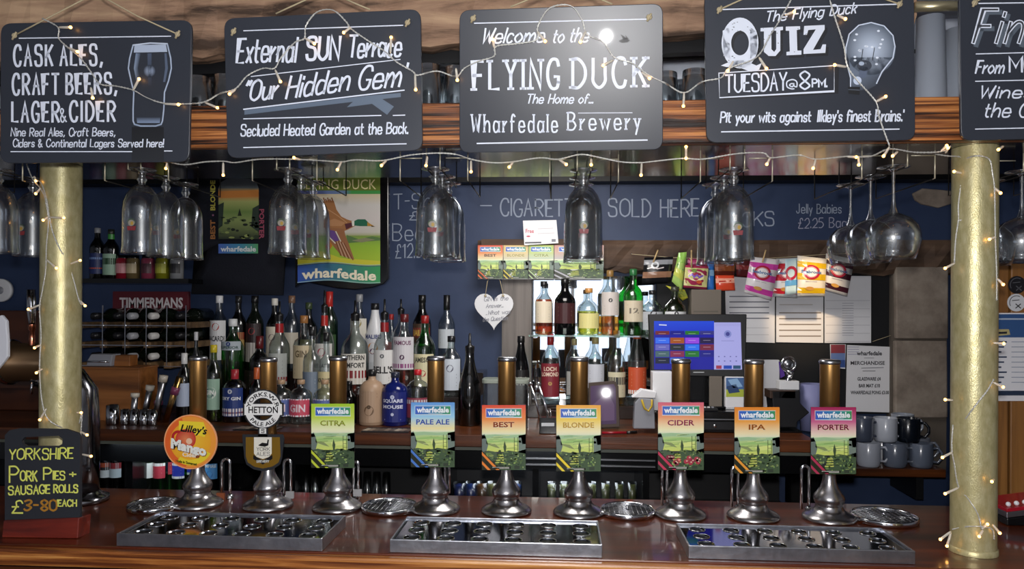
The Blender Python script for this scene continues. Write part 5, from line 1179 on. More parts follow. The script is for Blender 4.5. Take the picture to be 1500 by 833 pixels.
# crate with the maroon sign
a = PY(165, 456, 3.36); b = PY(276, 427, 3.36)
o = root('bar_sign', ((a.x + b.x) / 2, 3.36, a.z), 'maroon sign reading Timmermans above the wine rack', 'sign')
MB().box((a.x, 3.36, a.z), (b.x, 3.38, b.z)).build('sign_board', mat('maroon_sign_paint', '#561420', .45), o, bevel=.001)
A = Art(lambda x, y, l: PY(x, y, 3.36 - l)); A.bt('TIMMERMANS', 175, 268, 450, 14.5, '#c9c4c6', 1, .03); A.build('lettering', o)
# wine rack: wooden blocks and steel strips, bottles lying in the cells
RY = 3.12; rk = root('wine_rack', (PY(195, 535, 3.2).x, 3.2, ZY(537, RY, 195)), 'wine rack of wooden blocks and steel strips holding bottles on their sides', 'wine rack')
M_blk = wood('raw_rack_timber', '#4a3826', '#6f563a', '#8a6c4a', .7, freq=30)
colsx = [118, 151, 184, 215, 245, 273]; rowsy = [447, 476, 505, 535]
for j, cy in enumerate(rowsy):
    if j == 0: continue
    for i, cx in enumerate(colsx):
        c = PY(cx, cy, RY); MB().box((c.x - .016, RY, c.z - .013), (c.x + .016, RY + .22, c.z + .013)).build('rack_block', M_blk, rk, bevel=.002)
    aa = PY(colsx[0], cy, RY - .002); bb_ = PY(colsx[-1], cy, RY - .002); MB().box((aa.x, RY - .004, aa.z - .002), (bb_.x, RY - .001, aa.z + .002)).build('rack_strip', M_steel, rk)
for cx in colsx:
    aa = PY(cx, rowsy[0], RY - .004); bb_ = PY(cx, rowsy[-1], RY - .004); MB().box((aa.x - .002, RY - .008, bb_.z), (aa.x + .002, RY - .0045, aa.z)).build('rack_strip', M_steel, rk)
lw = ['top', 'middle', 'bottom']; cw_ = ['far left', 'second', 'third', 'fourth', 'right end']
for j in range(3):
    for i in range(5):
        cx = (colsx[i] + colsx[i + 1]) / 2; cy = (rowsy[j] + rowsy[j + 1]) / 2 + 1; c = PY(cx, cy, RY); r = .034
        capc = {2: '#9a9ca2', 3: '#c4c2c0'}.get(i, '#1c1c20')
        o = root('wine_bottle', (c.x, RY - .05, c.z), 'dark wine bottle lying in the rack, %s row, %s cell, %s cap' % (lw[j], cw_[i], {2: 'silver', 3: 'white'}.get(i, 'black')), 'bottle', 'wine bottles lying in the rack')
        y0 = RY - .05 if i in (2, 3) else RY + .01
        MB().lathe([(.001, .0), (.0145, .001), (.0145, .045)], (c.x, y0, c.z), 16, axis='y').build('cap', capm(capc), o)
        MB().lathe([(.0135, .045), (.0135, .075), (.02, .095), (.03, .115), (.034, .13), (.034, .27), (.001, .272)], (c.x, y0, c.z), 18, axis='y').build('bottle_body', SOLID['wine'], o)
# wooden box, silver gadget, small block
a = PY(118, 598, 2.95); b = PY(204, 541, 2.95)
o = root('wooden_box', ((a.x + b.x) / 2, 3.02, BT), 'light brown wooden box left of the steel jiggers', 'box')
M_box = wood('box_timber', '#5a3416', '#8a5528', '#a26a38', .5, freq=18, bump=.1); zt = b.z; x0, x1, y0, y1 = a.x, b.x, 2.95, 3.09
for nm, aa, bb_ in (('side_panel', (x0, y0, BT + .0006), (x1, y0 + .01, zt)), ('side_panel', (x0, y1 - .01, BT + .0006), (x1, y1, zt)), ('end_panel', (x0, y0 + .0102, BT + .0006), (x0 + .01, y1 - .0102, zt)), ('end_panel', (x1 - .01, y0 + .0102, BT + .0006), (x1, y1 - .0102, zt)), ('lid', (x0 - .003, y0 - .003, zt + .0002), (x1 + .003, y1 + .003, zt + .008))):
    MB().box(aa, bb_).build(nm, M_box, o, bevel=.001)
zl = zt + .0085
o = root('hole_punch', (PY(144, 540, 3.0).x, 3.0, zl), 'silver grey stapler like gadget lying on the wooden box', 'gadget')
a = PY(126, 540, 2.98); b = PY(164, 520, 2.98)
MB().prism([(a.x, 2.98, zl + .0005), (b.x - .005, 2.98, zl + .0005), (b.x, 2.98, zl + .03), (b.x + .004, 2.98, zl + .05), (a.x + .02, 2.98, zl + .05), (a.x + .005, 2.98, zl + .025)], (0, .06, 0)).build('body', mat('grey_plastic', '#8a8c94', .4), o, bevel=.004)
MB().tube([(a.x + .01, 2.975, zl + .02), (b.x - .01, 2.975, zl + .02)], .004, 8).build('roller', M_chrome, o)
o = root('wood_block', (PY(178, 538, 3.03).x, 3.02, zl), 'small orange brown wooden block beside the silver gadget', 'block')
a = PY(167, 540, 3.0); b = PY(190, 528, 3.0); MB().box((a.x, 3.0, zl + .0003), (b.x, 3.06, zl + .045)).build('block', M_box, o, bevel=.002)
# steel measures and shakers
for k, px in enumerate((165, 183, 197, 211, 224)):
    Y = 2.86; x = PY(px, 620, Y).x; big = k == 0; r = (9 if big else 6.3) * MPP(px, Y); H = .077 if big else .06
    o = root('steel_measure', (x, Y, BT), '%s at the left end of the back bar' % ('largest steel spirit measure' if big else 'small steel spirit measure, %s from the largest' % ['', 'first', 'second', 'third', 'last'][k]), 'measure', 'steel measures on the back bar')
    MB().lathe([(.001, .002), (r * .9, .0), (r, .003), (r, H), (r * .93, H), (r * .9, .006), (.001, .006)], (x, Y, BT + .0006), 20).build('cup', M_chrome, o)
for k, (px, ty, lean, col, wds) in enumerate(((198, 577, 0, '#c9c2b4', 'steel bar tube with cream cap, nearest the box'), (213, 566, .02, '#c4beb2', 'steel bar tube with cream cap, second one'), (229, 552, .03, '#b8b0a4', 'taller steel bar tube with pale cap'), (233, 578, .0, '#7a3a58', 'steel bar tube with a purple collar, lower'), (245, 552, .05, '#7a3a58', 'leaning brass tube with a purple collar'))):
    Y = 2.93 + .03 * (k % 2); b = PY(px - 3, 620, Y); t = PY(px, ty, Y); r = .0125
    o = root('bar_tube', (b.x, Y, BT), wds, 'bar tube', 'bar tubes behind the steel measures')
    p0 = Vector((b.x, Y, BT + .001)); p1 = Vector((t.x + lean, Y, t.z)); MB().tube([p0, p1], r, 14).build('tube', M_steel if k < 3 else mat('brass', '#c09a60', .25, 1), o)
    q = p0.lerp(p1, .62 if k > 2 else .9); q2 = p0.lerp(p1, .78 if k > 2 else 1.04); MB().tube([q, q2], r * 1.35, 14).build('collar', capm(col), o)
# big chrome font at the far left: pillar behind the column, barrel, lever, lens
cx = PY(117, 660, 2.1).x; o = root('beer_font', (cx, 2.1, CT), 'large dark chrome beer font with a horizontal barrel at the far left', 'beer font')
M_dchrome = mat('dark_chrome', '#8d8c90', .16, 1)
R = .052; zt = ZY(575, 2.1, 117)
MB().lathe([(.001, .0005), (R * 1.5, .0005), (R * 1.5, .014), (R * 1.15, .02), (R, .03)], (cx, 2.1, CT), 32).build('base', M_dchrome, o)
arc = [(cx, 2.1, CT + .02), (cx, 2.1, CT + .12), (cx, 2.1, CT + .22), (cx - .005, 2.1, zt), (cx - .03, 2.1, zt + .03), (cx - .07, 2.1, zt + .05), (cx - .12, 2.1, zt + .06)]
MB().tube(arc, [R, R, R, R, R * .98, R * .95, R * .9], 28).build('pillar', M_dchrome, o)
bz = ZY(530, 2.08, 30); xb0 = PY(12, 530, 2.08).x; xb1 = PY(100, 530, 2.08).x
MB().lathe([(.001, 0), (.05, 0), (.062, .004), (.062, .016), (.055, .02), (.055, xb1 - xb0 - .02), (.048, xb1 - xb0), (.001, xb1 - xb0)], (xb0, 2.08, bz), 32, axis='x').build('barrel', mat('brushed_bronze', '#7b6248', .3, .9), o)
MB().lathe([(.062, 0), (.066, .004), (.066, .012), (.062, .016)], (xb0 + .001, 2.08, bz), 32, axis='x').build('barrel_ring', M_chrome, o)
lx = PY(47, 480, 2.06).x
MB().lathe([(.008, 0), (.009, .02), (.006, .04), (.010, .045), (.010, .06)], (lx, 2.06, bz + .05), 14).build('lever_base', mat('copper', '#b8745a', .2, 1), o)
MB().tube([(lx, 2.06, bz + .10), (lx - .002, 2.06, bz + .15), (lx - .004, 2.06, ZY(424, 2.06, 46))], [.007, .012, .011], 12).build('lever', M_chrome, o)
MB().tube([(lx, 2.06, bz - .055), (lx, 2.06, bz - .09)], .004, 8).build('nozzle', M_chrome, o)
lp = PY(2, 512, 2.0); MB().prism([PY(x, y, 2.0) for x, y in ((-30, 486), (-22, 470), (2, 461), (9, 470), (11, 500), (11, 522), (5, 530), (-20, 560))], (0, .012, 0)).build('lens_plate', mat('white_lens', '#d8dbe4', .25), o, bevel=.003)
MB().box((xb0 - .02, 2.012, bz - .02), (xb0 + .005, 2.06, bz + .02)).build('lens_arm', M_chrome, o)
# disc on the wall, shelf clutter at far left
dd = PY(0, 425, 3.42); o = root('round_wall_plate', dd, 'pale round disc on the blue wall at the left edge', 'plate')
MB().lathe([(.001, 0), (.05, -.002), (.055, 0), (.055, .018), (.001, .02)], (dd.x, 3.42, dd.z), 32, axis='y').build('disc', M_white, o); MB().lathe([(.001, -.004), (.018, -.003), (.019, .001)], (dd.x, 3.42, dd.z), 20, axis='y').build('hub', mat('grey_plastic', '#8a8c94', .4), o)
a = PY(-40, 492, 3.2); b = PY(60, 455, 3.2); o = root('timber_cabinet', ((a.x + b.x) / 2, 3.3, BT), 'dark red brown wooden cabinet behind the beer font', 'cabinet')
MB().box((-2.9, 3.2, BT + .0006), (b.x, 3.44, b.z)).build('cabinet_body', mat('dark_red_timber', '#3c1a10', .45, coat=.2, vary=['#2c120a', '#43200f', '#532a14'], vscale=9, scale=(.2, 1, 1)), o, bevel=.004)
MB().box((a.x, 3.19, BT + .1), (b.x - .01, 3.198, BT + .13)).build('door_rail', M_backedge, o)

# ================================================================ WALL DRESSING
# --- shirt
SY = 3.345; o = root('t_shirt', PY(347, 432, SY), 'dark navy t-shirt pinned to the wall with a landscape print', 'shirt')
shp = [(284, 262), (272, 300), (268, 372), (282, 380), (286, 352), (280, 430), (413, 432), (418, 352), (420, 372), (428, 360), (427, 300), (415, 264), (372, 258), (350, 268), (328, 258)]
mb = MB(); rr = random.Random(8)
c0 = PY(350, 340, SY - .01); ring_ = [PY(x, y, SY + rr.uniform(-.004, .006)) for x, y in shp]
mid = [c0.lerp(p, .6) + Vector((0, -.012 + rr.uniform(-.008, .008), 0)) for p in ring_]
n = len(shp); vs = [c0] + mid + ring_ + [p + Vector((0, .02, 0)) for p in ring_]; fs = []
for i in range(n):
    j = (i + 1) % n; fs += [(0, 1 + i, 1 + j), (1 + i, 1 + n + i, 1 + n + j, 1 + j), (1 + n + i, 1 + 2 * n + i, 1 + 2 * n + j, 1 + n + j)]
mb.add(vs, fs, 0, True); mb.build('shirt_cloth', mat('navy_cotton', '#10131f', .9, bump=.4, bscale=120), o)
A = Art(lambda x, y, l: PY(x, y, SY - .036 - l))
A.vgrad(320, 379, [(276, '#8a7a58'), (287, '#c88448'), (295, '#a9b06a'), (310, '#6f8a48'), (322, '#8a9a5c'), (350, '#232c22')], 0)
A.poly([(320, 276), (323, 267), (332, 262), (349, 260), (366, 262), (376, 267), (379, 276)], None, 0, ['#5a6064'] * 1 + ['#4a5058'] * 5 + ['#5a6064'])
A.poly([(320, 280), (379, 278), (379, 288), (320, 290)], '#c8803c', 1); rr = random.Random(3)
for _ in range(40): A.ell(rr.uniform(322, 377), rr.uniform(318, 349), rr.uniform(1.5, 5), rr.uniform(.8, 2.4), rr.choice(['#1c241c', '#2c3a28', '#6a7c48', '#8f9c58', '#3c4a30']), 2, 7)
A.poly([(320, 300), (328, 296), (326, 330), (320, 335)], '#2c3a30', 2); A.poly([(370, 305), (379, 300), (379, 340), (368, 332)], '#2c3a30', 2); A.poly([(348, 316), (351, 305), (354, 316)], '#24301f', 3)
A.hgrad([(320, '#4a68b8'), (350, '#3f8ab0'), (378, '#58a068')], 357, 371, 0); A.bt('wharfedale', 323, 375, 368, 7.5, '#e0e4e4', 1, .03)
def vtext(A, s, px, y0, y1, h, col):   # reads upward
    A.bt(s, 0, y0 - y1, 0, h, col, 1, .03, f=lambda X__, yb, Y__: (px - Y__, y0 - X__))
vtext(A, 'BEST', 315, 350, 322, 7, '#a06a38'); vtext(A, 'BLONDE', 315, 308, 264, 7, '#b8b04a'); A.ell(312, 315, 1.5, 1.5, '#8a5a78', 1, 8)
A.bt('PORTER', 0, 44, 0, 7, '#a04a60', 1, .03, f=lambda X__, yb, Y__: (380 + Y__, 306 + X__)); A.build('shirt_print', o)
# --- pub sign with the duck
KY = 3.32; o = root('pub_sign', PY(500, 425, KY), 'black framed pub sign painted with a flying duck over fields', 'sign')
fr_ = [(432, 258), (569, 258), (569, 408), (562, 416), (545, 421), (520, 424), (495, 422), (470, 417), (450, 413), (436, 417), (432, 421)]
MB().prism([PY(x, y, KY) for x, y in fr_], (0, .035, 0)).build('frame', mat('gloss_black_frame', '#0c0c0e', .2, coat=.5), o, bevel=.004)
A = Art(lambda x, y, l: PY(x, y, KY - l))
xa, xb = 436, 557
A.rect(xa, 258, xb, 279, '#6a7a34', 0); A.hgrad([(xa, '#5a60b0'), (505, '#7088a8'), (515, '#4a9a50'), (xb, '#4a9a50')], 279, 284, 0); A.bt('FLYING DUCK', 440, 551, 277, 15, '#e2d6a2', 2, .0)
A.vgrad(xa, xb, [(284, '#d8c8a4'), (300, '#d6d2cc'), (322, '#d4ccc8'), (340, '#c9c4b8'), (345, '#a4a878')], 0)
A.vgrad(xa, xb, [(345, '#7f9a4c'), (360, '#93b83c'), (390, '#a9c03a')], 0)
A.poly([(508, 344), (525, 350), (545, 346), (557, 348), (557, 352), (508, 356)], '#5c7a4a', 1); A.poly([(515, 352), (535, 348), (550, 351), (530, 355)], '#8a8a68', 2)
A.poly([(xa, 366), (472, 368), (500, 378), (xb, 382), (xb, 392), (xa, 392)], '#c8c43c', 1); A.poly([(476, 360), (484, 352), (487, 360), (480, 370)], '#c87a2c', 2)
BR = '#a8744a'
A.poly([(472, 296), (480, 293), (489, 294), (493, 307), (500, 317), (508, 321), (520, 325), (520, 331), (510, 336), (500, 340), (487, 337), (474, 333), (474, 322), (481, 316)], BR, 3)
A.poly([(476, 325), (490, 320), (506, 326), (500, 331), (485, 331)], '#bd8a60', 4)   # far wing and body
A.poly([(505, 328), (518, 325), (517, 331), (507, 336)], '#5c3038', 4)
A.poly([(516, 325), (524, 321), (535, 321), (540, 326), (538, 331), (528, 331), (518, 330)], '#2c6a50', 5); A.poly([(515, 324), (519, 323), (519, 331), (516, 331)], '#e8e4d8', 6); A.poly([(538, 325), (548, 331), (538, 331)], '#b88a3c', 6); A.poly([(544, 330), (550, 332), (544, 332)], '#4a3a28', 7)
A.poly([(476, 333), (504, 335), (506, 345), (511, 357), (519, 380), (500, 374), (488, 360), (480, 348)], '#9c6a48', 4)
A.poly([(480, 336), (490, 338), (497, 352), (491, 354), (484, 348)], '#6a4a8a', 5); A.line([(479, 335), (483, 348), (491, 356)], 1.4, '#e0dccc', 6); A.line([(492, 339), (499, 353)], 1.4, '#e0dccc', 6)
for k in range(7): A.line([(492 + k * 2, 353 + k * .5), (499 + k * 3, 374 + k * 1.1)], 1.2, '#c8a488' if k % 2 else '#7a4c34', 6)
for k in range(5): A.line([(476 + k * 3, 296), (474 + k * 3, 290 + (k % 2) * 2)], 1.8, '#8a5a3a', 4)
A.line([(478, 305), (495, 316), (508, 326)], 1.2, '#c8986c', 5)
wavy = lambda x: 2.2 * math.sin((x - xa) / (xb - xa) * 6.283 + 2.4)
N = 16
for k in range(N):
    x0 = xa + (xb - xa) * k / N; x1 = xa + (xb - xa) * (k + 1) / N; c = mixc('#3c5ab0', '#3f9a58', k / N); c2 = mixc('#3c5ab0', '#3f9a58', (k + 1) / N)
    A.poly([(x0, 388 + wavy(x0)), (x1, 388 + wavy(x1)), (x1, 413 + wavy(x1)), (x0, 413 + wavy(x0))], None, 8, [c, c2, c2, c])
for yy, c in ((387.5, '#2c4a78'), (386, '#9ac0b0'), (412, '#a8c8c0')): A.line([(xa + (xb - xa) * k / N, yy + wavy(xa + (xb - xa) * k / N)) for k in range(N + 1)], .9, c, 9)
A.bt('wharfedale', 442, 551, 408, 14, '#efe6cc', 10, .03, f=lambda X__, yb, Y__: (X__, yb - Y__ + wavy(X__))); A.build('painted_picture', o, PRINTG)
MB().tube([PY(466, 260, KY - .004), PY(466, 256, KY - .004)], .003, 6).build('hook', M_brassw, o)
# --- chalk writing on the blue wall: one flat lettering object of the wall
CK = '#98a2b4'; WB_ = bpy.data.objects['wall_back']; wall_art = lambda: Art(lambda x, y, l: PY(x, y, WY - l), .0006)
A = wall_art()
A.text('-', 704, 720, 307, 12, 1.6, CK, 0); A.text('CIGARETTES', 734, 868, 316, 24, 2.2, CK, 0, jit=.4); A.build('chalk_lettering', WB_, CHALK); A = wall_art(); A.text('SOLD HERE', 892, 1024, 317, 25, 2.2, CK, 0, jit=.4)
A.build('chalk_lettering', WB_, CHALK); A = wall_art(); A.text('SNACKS', 1036, 1134, 332, 20, 2.0, CK, 0, jit=.4, slope=-.02); A.build('chalk_lettering', WB_, CHALK); A = wall_art(); A.text('T-Shirts', 577, 668, 306, 21, 1.6, CK, 0, jit=.4, slope=-.05); A.text('£15', 600, 640, 322, 12, 1.4, CK, 0)
A.text('Beanies', 576, 668, 352, 24, 1.6, CK, 0, jit=.5, slope=.02); A.text('£12.50', 580, 628, 378, 20, 1.5, CK, 0, jit=.3, slope=-.04); A.build('chalk_lettering', WB_, CHALK); A = wall_art(); A.text('Jelly Babies', 1167, 1232, 312, 13, 1.3, CK, 0, jit=.3)
A.text('£2.25 Bag', 1170, 1240, 334, 14, 1.3, '#9a9cb0', 0, jit=.3, slope=-.02)
A.build('chalk_lettering', WB_, CHALK)
# --- strip of small clips, white card, heart
o = root('clip_strip', PY(790, 409, 3.34), 'strip of four small faded beer cards fixed below the lintel', 'cards')
for x0, x1, sky, th_, nm, dk_ in ((700, 736.5, ('#d85038', '#e89058', '#e8dcb0'), '#d86a3c', 'BEST', '#6a4030'), (737.5, 773.5, ('#d8b878', '#dcc890', '#d0ccb4'), '#d0c04c', 'BLONDE', '#a89a60'), (774.5, 811, ('#a8bc58', '#bccc84', '#c0ccb8'), '#a8c08c', 'CITRA', '#8a9a60'), (812, 884, ('#c08a80', '#c8a898', '#b8b4b4'), '#a8a8b0', 'CIDER', '#8a6a68')):
    pl_ = MB().box((PY(x0, 400, 3.34).x, 3.34, ZY(408.5, 3.34, 790)), (PY(x1, 400, 3.34).x, 3.346, ZY(359, 3.34, 790))).build('beer_card', M_paper, o)
    A = Art(lambda x, y, l: PY(x, y, 3.34 - l), .0002); landscape(A, x0, 359, x1, 408, sky, th_, th_, nm, dk_); A.build('printed_face', pl_)
MB().box((PY(705, 355, 3.346).x, 3.346, ZY(362, 3.346, 790)), (PY(880, 355, 3.346).x, 3.379, ZY(350, 3.346, 790))).build('batten', M_lintel, o)
p = Plane(PY(792, 340, 3.33), (.05, -1, .05)); o = root('price_card', p(792, 358), 'white card with red writing tucked above the small beer cards', 'card')
MB().prism([p(766, 323), p(815, 322), p(818, 356), p(768, 359)], (0, .002, 0)).build('card_sheet', M_white, o)
A = Art(lambda x, y, l: p(x, y, l)); A.bt('Free', 770, 782, 341, 6, '#c0485c', 0, .02); A.ell(774, 346, 3, 1.2, '#c0485c', 0, 10); A.line([(770, 355.5), (792, 355)], 2.4, '#50525a', 0); A.rect(808, 350, 814, 354, '#70727c', 0); A.line([(788, 335), (810, 334)], .7, '#b8b0b8', 0); A.line([(788, 342), (812, 341)], .7, '#b8b0b8', 0); A.build('card_print', o)
HP = Plane(PY(723, 455, 3.36), (0, -1, 0)); o = root('heart_plaque', HP(723, 483), 'white wooden heart plaque with italic gin verse on a string', 'plaque')
hp = []
for t in range(40):
    a_ = t / 40 * 6.2832; X_ = 16 * math.sin(a_) ** 3; Y_ = 13 * math.cos(a_) - 5 * math.cos(2 * a_) - 2 * math.cos(3 * a_) - math.cos(4 * a_); hp.append(HP(723.5 + X_ * 1.78, 452 - Y_ * 1.86))
MB().prism(hp, (0, .008, 0)).build('heart', M_white, o, bevel=.001)
A = Art(lambda x, y, l: HP(x, y, l)); TC = '#7a7c88'
A.text('GIN is the', 709, 744, 441, 6, .8, TC, 1, slant=.2, slope=-.05, serif=.6); A.text('Answer...', 712, 737, 451, 6, .8, TC, 1, slant=.2, slope=-.05); A.text('..What was', 712, 747, 461, 6, .8, TC, 1, slant=.2, slope=-.05); A.text('the Question?', 707, 746, 471, 6, .8, TC, 1, slant=.2, slope=-.08); A.build('verse', o)
for sx, tx in ((711, 714), (737, 733)): MB().tube([HP(sx, 432, .006), HP(tx, 412, .004), HP(tx + (724 - tx) * .2, 409, .0)], .0016, 6).build('string', M_ropeM, o); MB().sphere(HP(sx, 433, .004), .006, 8, 5).build('knot', M_ropeM, o)

# --- black notice board and papers
NBY = 3.425
o = root('notice_board', PY(1140, 600, NBY), 'large black notice board behind the till and papers', 'notice board')
MB().prism([PY(x, y, NBY) for x, y in ((962, 404), (1312, 394), (1316, 606), (962, 606))], (0, .018, 0)).build('board', mat('notice_board_black', '#0d0f13', .6), o, bevel=.002)
NP = Plane((0, NBY - .006, 0), (0, -1, 0))
def sheet(c, label, draw, hl='', m=None, thick=.0015):
    o = root('paper_notice', NP((c[2][0] + c[3][0]) / 2, max(c[2][1], c[3][1])), label, 'notice', 'papers on the notice board')
    MB().prism([NP(x, y) for x, y in c], (0, .003, 0)).build('sheet', m or M_paper, o)
    A = Art(lambda x, y, l: NP(x, y, l)); draw(A); A.build('print', o); return o
def lines(A, x0, x1, y0, n, dy, c='#8f9098', w=.9, sh=0):
    for k in range(n): A.line([(x0, y0 + k * dy), (x1, y0 + k * dy + sh)], w, c, 0)
sheet([(1062, 404), (1135, 410), (1135, 502), (1064, 500)], 'white ruled rota sheet, leftmost of the notices above the till', lambda A: (lines(A, 1069, 1126, 434, 5, 8, '#6a6c78', 1.6), lines(A, 1069, 1126, 480, 2, 10, '#b4b4ba', .7)))
sheet([(1137, 414), (1206, 416), (1206, 502), (1137, 501)], 'white ruled sheet in the middle, lit warm by a spotlight', lambda A: (lines(A, 1142, 1202, 458, 5, 8.5, '#8a8078', 1.8), lines(A, 1142, 1190, 446, 1, 4, '#b0a8a0', 1)))
sheet([(1208, 404), (1276, 404), (1276, 502), (1208, 502)], 'white sheet of faint grey rows, right of the middle notice', lambda A: (lines(A, 1210, 1274, 440, 6, 12, '#b0b0b8', .6), lines(A, 1234, 1250, 444, 14, 3.6, '#a8a8b4', .8)))
def pr(A):
    A.bt('wharfedale', 1255, 1292, 520, 6, '#3a3a40', 1, .03); A.line([(1266, 524), (1280, 524)], .8, '#8a8a90', 1)
    A.bt('MERCHANDISE', 1246, 1296, 534, 5.5, '#3a3a40', 1, .02); A.line([(1262, 539), (1294, 538)], 1, '#7a7a82', 1); A.line([(1264, 543), (1282, 543)], 1, '#7a7a82', 1)
    A.bt('GLASSWARE £4', 1256, 1290, 557, 5, '#34343a', 1, .03); A.bt('BAR MAT £10', 1258, 1289, 567, 5, '#34343a', 1, .03); A.bt('WHARFEDALE PONG £3.00', 1246, 1302, 577, 5, '#34343a', 1, .03); lines(A, 1242, 1258, 508, 4, 3.5, '#9a96b8', .7)
sheet([(1241, 505), (1308, 508), (1308, 604), (1239, 602)], 'white price notice for glassware and bar mats, above the mugs', pr)
o = root('picture_card', NP(1228, 541), 'small red and blue picture card left of the price notice', 'card')
MB().prism([NP(1216, 504, .004), NP(1239, 504, .004), NP(1238, 540, .004), NP(1217, 538, .004)], (0, .003, 0)).build('card', M_paper, o)
A = Art(lambda x, y, l: NP(x, y, l + .004)); A.rect(1217, 504.5, 1238, 517, '#8f3a44', 0); A.rect(1217, 517, 1238, 527, '#6f86b8', 0); A.rect(1217, 527, 1238, 538, '#34508f', 0); A.build('print', o)
o = root('cord_with_ring', NP(1300, 500), 'thin pale cord with a ring hooked beside the papers', 'cord'); MB().tube([NP(1278, 500, .004), NP(1296, 494, .012), NP(1312, 489, .01)], .001, 5).build('cord', M_ropeM, o)
MB().tube([NP(1314 + 3 * math.cos(k / 10 * 6.283), 488 + 3 * math.sin(k / 10 * 6.283), .01) for k in range(10)], .0012, 6, closed=True).build('ring', M_chrome, o)

# --- packets on a line
LY = 3.30
ln = root('packet_line', PY(1090, 372, LY), 'thin string line strung below the lintel for snack packets', 'string')
MB().tube([PY(x, y, LY + .008) for x, y in ((925, 372), (985, 377), (1060, 380), (1130, 378), (1200, 373), (1262, 370))], .0012, 5).build('line', M_ropeM, ln)
for px, py in ((925, 372), (1262, 370)): MB().tube([PY(px, py, LY + .008), PY(px, py - 2, 3.385)], .002, 6).build('nail', M_chrome, ln)
def packet(c, base, label, draw, Y=LY, peg=None, thick=.018):
    """pillow packet: c = TL TR BR BL pixels"""
    o = root('snack_packet', PY((c[2][0] + c[3][0]) / 2, max(c[2][1], c[3][1]), Y), label, 'packet', 'snack packets pegged on the line')
    nu, nv = 6, 8; rr = random.Random(int(c[0][0])); F_ = []; Bk = []
    bil = lambda u, v: tuple((c[0][k] * (1 - u) + c[1][k] * u) * (1 - v) + (c[3][k] * (1 - u) + c[2][k] * u) * v for k in (0, 1))
    d = {}
    for j in range(nv + 1):
        for i in range(nu + 1):
            u, v = i / nu, j / nv; e = (math.sin(math.pi * u) ** .6) * (math.sin(math.pi * min(1, max(0, (v - .08) / .84))) ** .6 if .08 < v < .92 else 0)
            d[i, j] = thick * e + (rr.uniform(-.0015, .0015) if 0 < i < nu else 0)
    def dep(u, v):
        i = min(nu - 1, max(0, int(u * nu))); j = min(nv - 1, max(0, int(v * nv))); a, b_ = u * nu - i, v * nv - j
        return d[i, j] * (1 - a) * (1 - b_) + d[i + 1, j] * a * (1 - b_) + d[i, j + 1] * (1 - a) * b_ + d[i + 1, j + 1] * a * b_
    V = []
    for s_ in (1, -1):
        for j in range(nv + 1):
            for i in range(nu + 1): x, y = bil(i / nu, j / nv); V.append(PY(x, y, Y - s_ * (.0006 + max(0, d[i, j]))))
    K = (nu + 1) * (nv + 1); fs = []
    for s_ in (0, 1):
        for j in range(nv):
            for i in range(nu):
                q = [s_ * K + j * (nu + 1) + i, s_ * K + j * (nu + 1) + i + 1, s_ * K + (j + 1) * (nu + 1) + i + 1, s_ * K + (j + 1) * (nu + 1) + i]; fs.append(tuple(q if s_ == 0 else reversed(q)))
    ed = [j * (nu + 1) for j in range(nv + 1)] + [nv * (nu + 1) + i for i in range(1, nu + 1)] + [j * (nu + 1) + nu for j in range(nv - 1, -1, -1)] + [i for i in range(nu - 1, 0, -1)]
    for a_, b_ in zip(ed, ed[1:] + ed[:1]): fs.append((a_, b_, K + b_, K + a_))
    MB().add(V, fs, 0, True).build('packet_body', mat('foil_' + base[1:], base, .28, coat=.3), o)
    def m(u, v, l): x, y = bil(u, v); return PY(x, y, Y - .0012 - max(0, dep(u, v)) - l)
    A = Art(m, .0004); draw(A); A.build('packet_print', o, WRAP)
    if peg:
        a_ = PY(peg[0], peg[1], Y - .01); b_ = PY(peg[2], peg[3], Y - .014); MB().tube([a_, b_], .004, 4).build('clothes_peg', wood('peg_wood', '#8a7450', '#b89c70', '#cdb488', .7), o)
    return o
def band(A, v0, v1, c, L=1):
    for k in range(6):
        for q in range(2): va = v0 + (v1 - v0) * q / 2; vb = v0 + (v1 - v0) * (q + 1) / 2; A.poly([(k / 6, va), ((k + 1) / 6, va), ((k + 1) / 6, vb), (k / 6, vb)], c, L)
def crisp(col):
    def f(A):
        for a_, b_ in ((.13, .27), (.42, .58), (.78, .92)): band(A, a_, b_, col)
        A.ring(.5, .38, .19, .30, '#a8243c', 5, 24, ky=.62); A.ring(.5, .38, 0, .19, '#e6e2e4', 5, 20, ky=.62); A.ring(.5, .38, .205, .22, '#e8c8cc', 6, 24, ky=.62)
        A.bt('Seabrook', .14, .86, .41, .08, '#3a6a9c', 8, .03); A.ell(.45, .8, .16, .05, '#c8944c', 5, 12); A.line([(.3, .62), (.7, .62)], .012, '#a8a0a8', 5)
    return f
packet([(1100, 376), (1142, 380), (1130, 440), (1090, 428)], '#d8d4d6', 'pink and white striped crisp packet with a round red badge', crisp('#c2409c'), LY, (1122, 366, 1117, 384))
packet([(1137, 379), (1172, 377), (1168, 436), (1132, 434)], '#d4d8dc', 'red and white striped crisp packet with a round red badge', crisp('#bc2434'), LY + .02)
packet([(1168, 374), (1211, 379), (1208, 434), (1168, 434)], '#dcd8d0', 'yellow striped crisp packet with a round red badge', crisp('#c9a41c'), LY - .01)
packet([(1210, 371), (1252, 380), (1241, 434), (1206, 424)], '#d0ccc8', 'dark brown striped crisp packet with a round red badge', crisp('#3c1c28'), LY)
def blk(A): band(A, .1, .28, '#8a8c92'); band(A, .55, .78, '#8f6a54'); A.ring(.4, .3, .08, .14, '#c8ccd0', 4, 16); A.line([(.15, .42), (.35, .38), (.5, .44), (.7, .4)], .04, '#c8c0c0', 5)
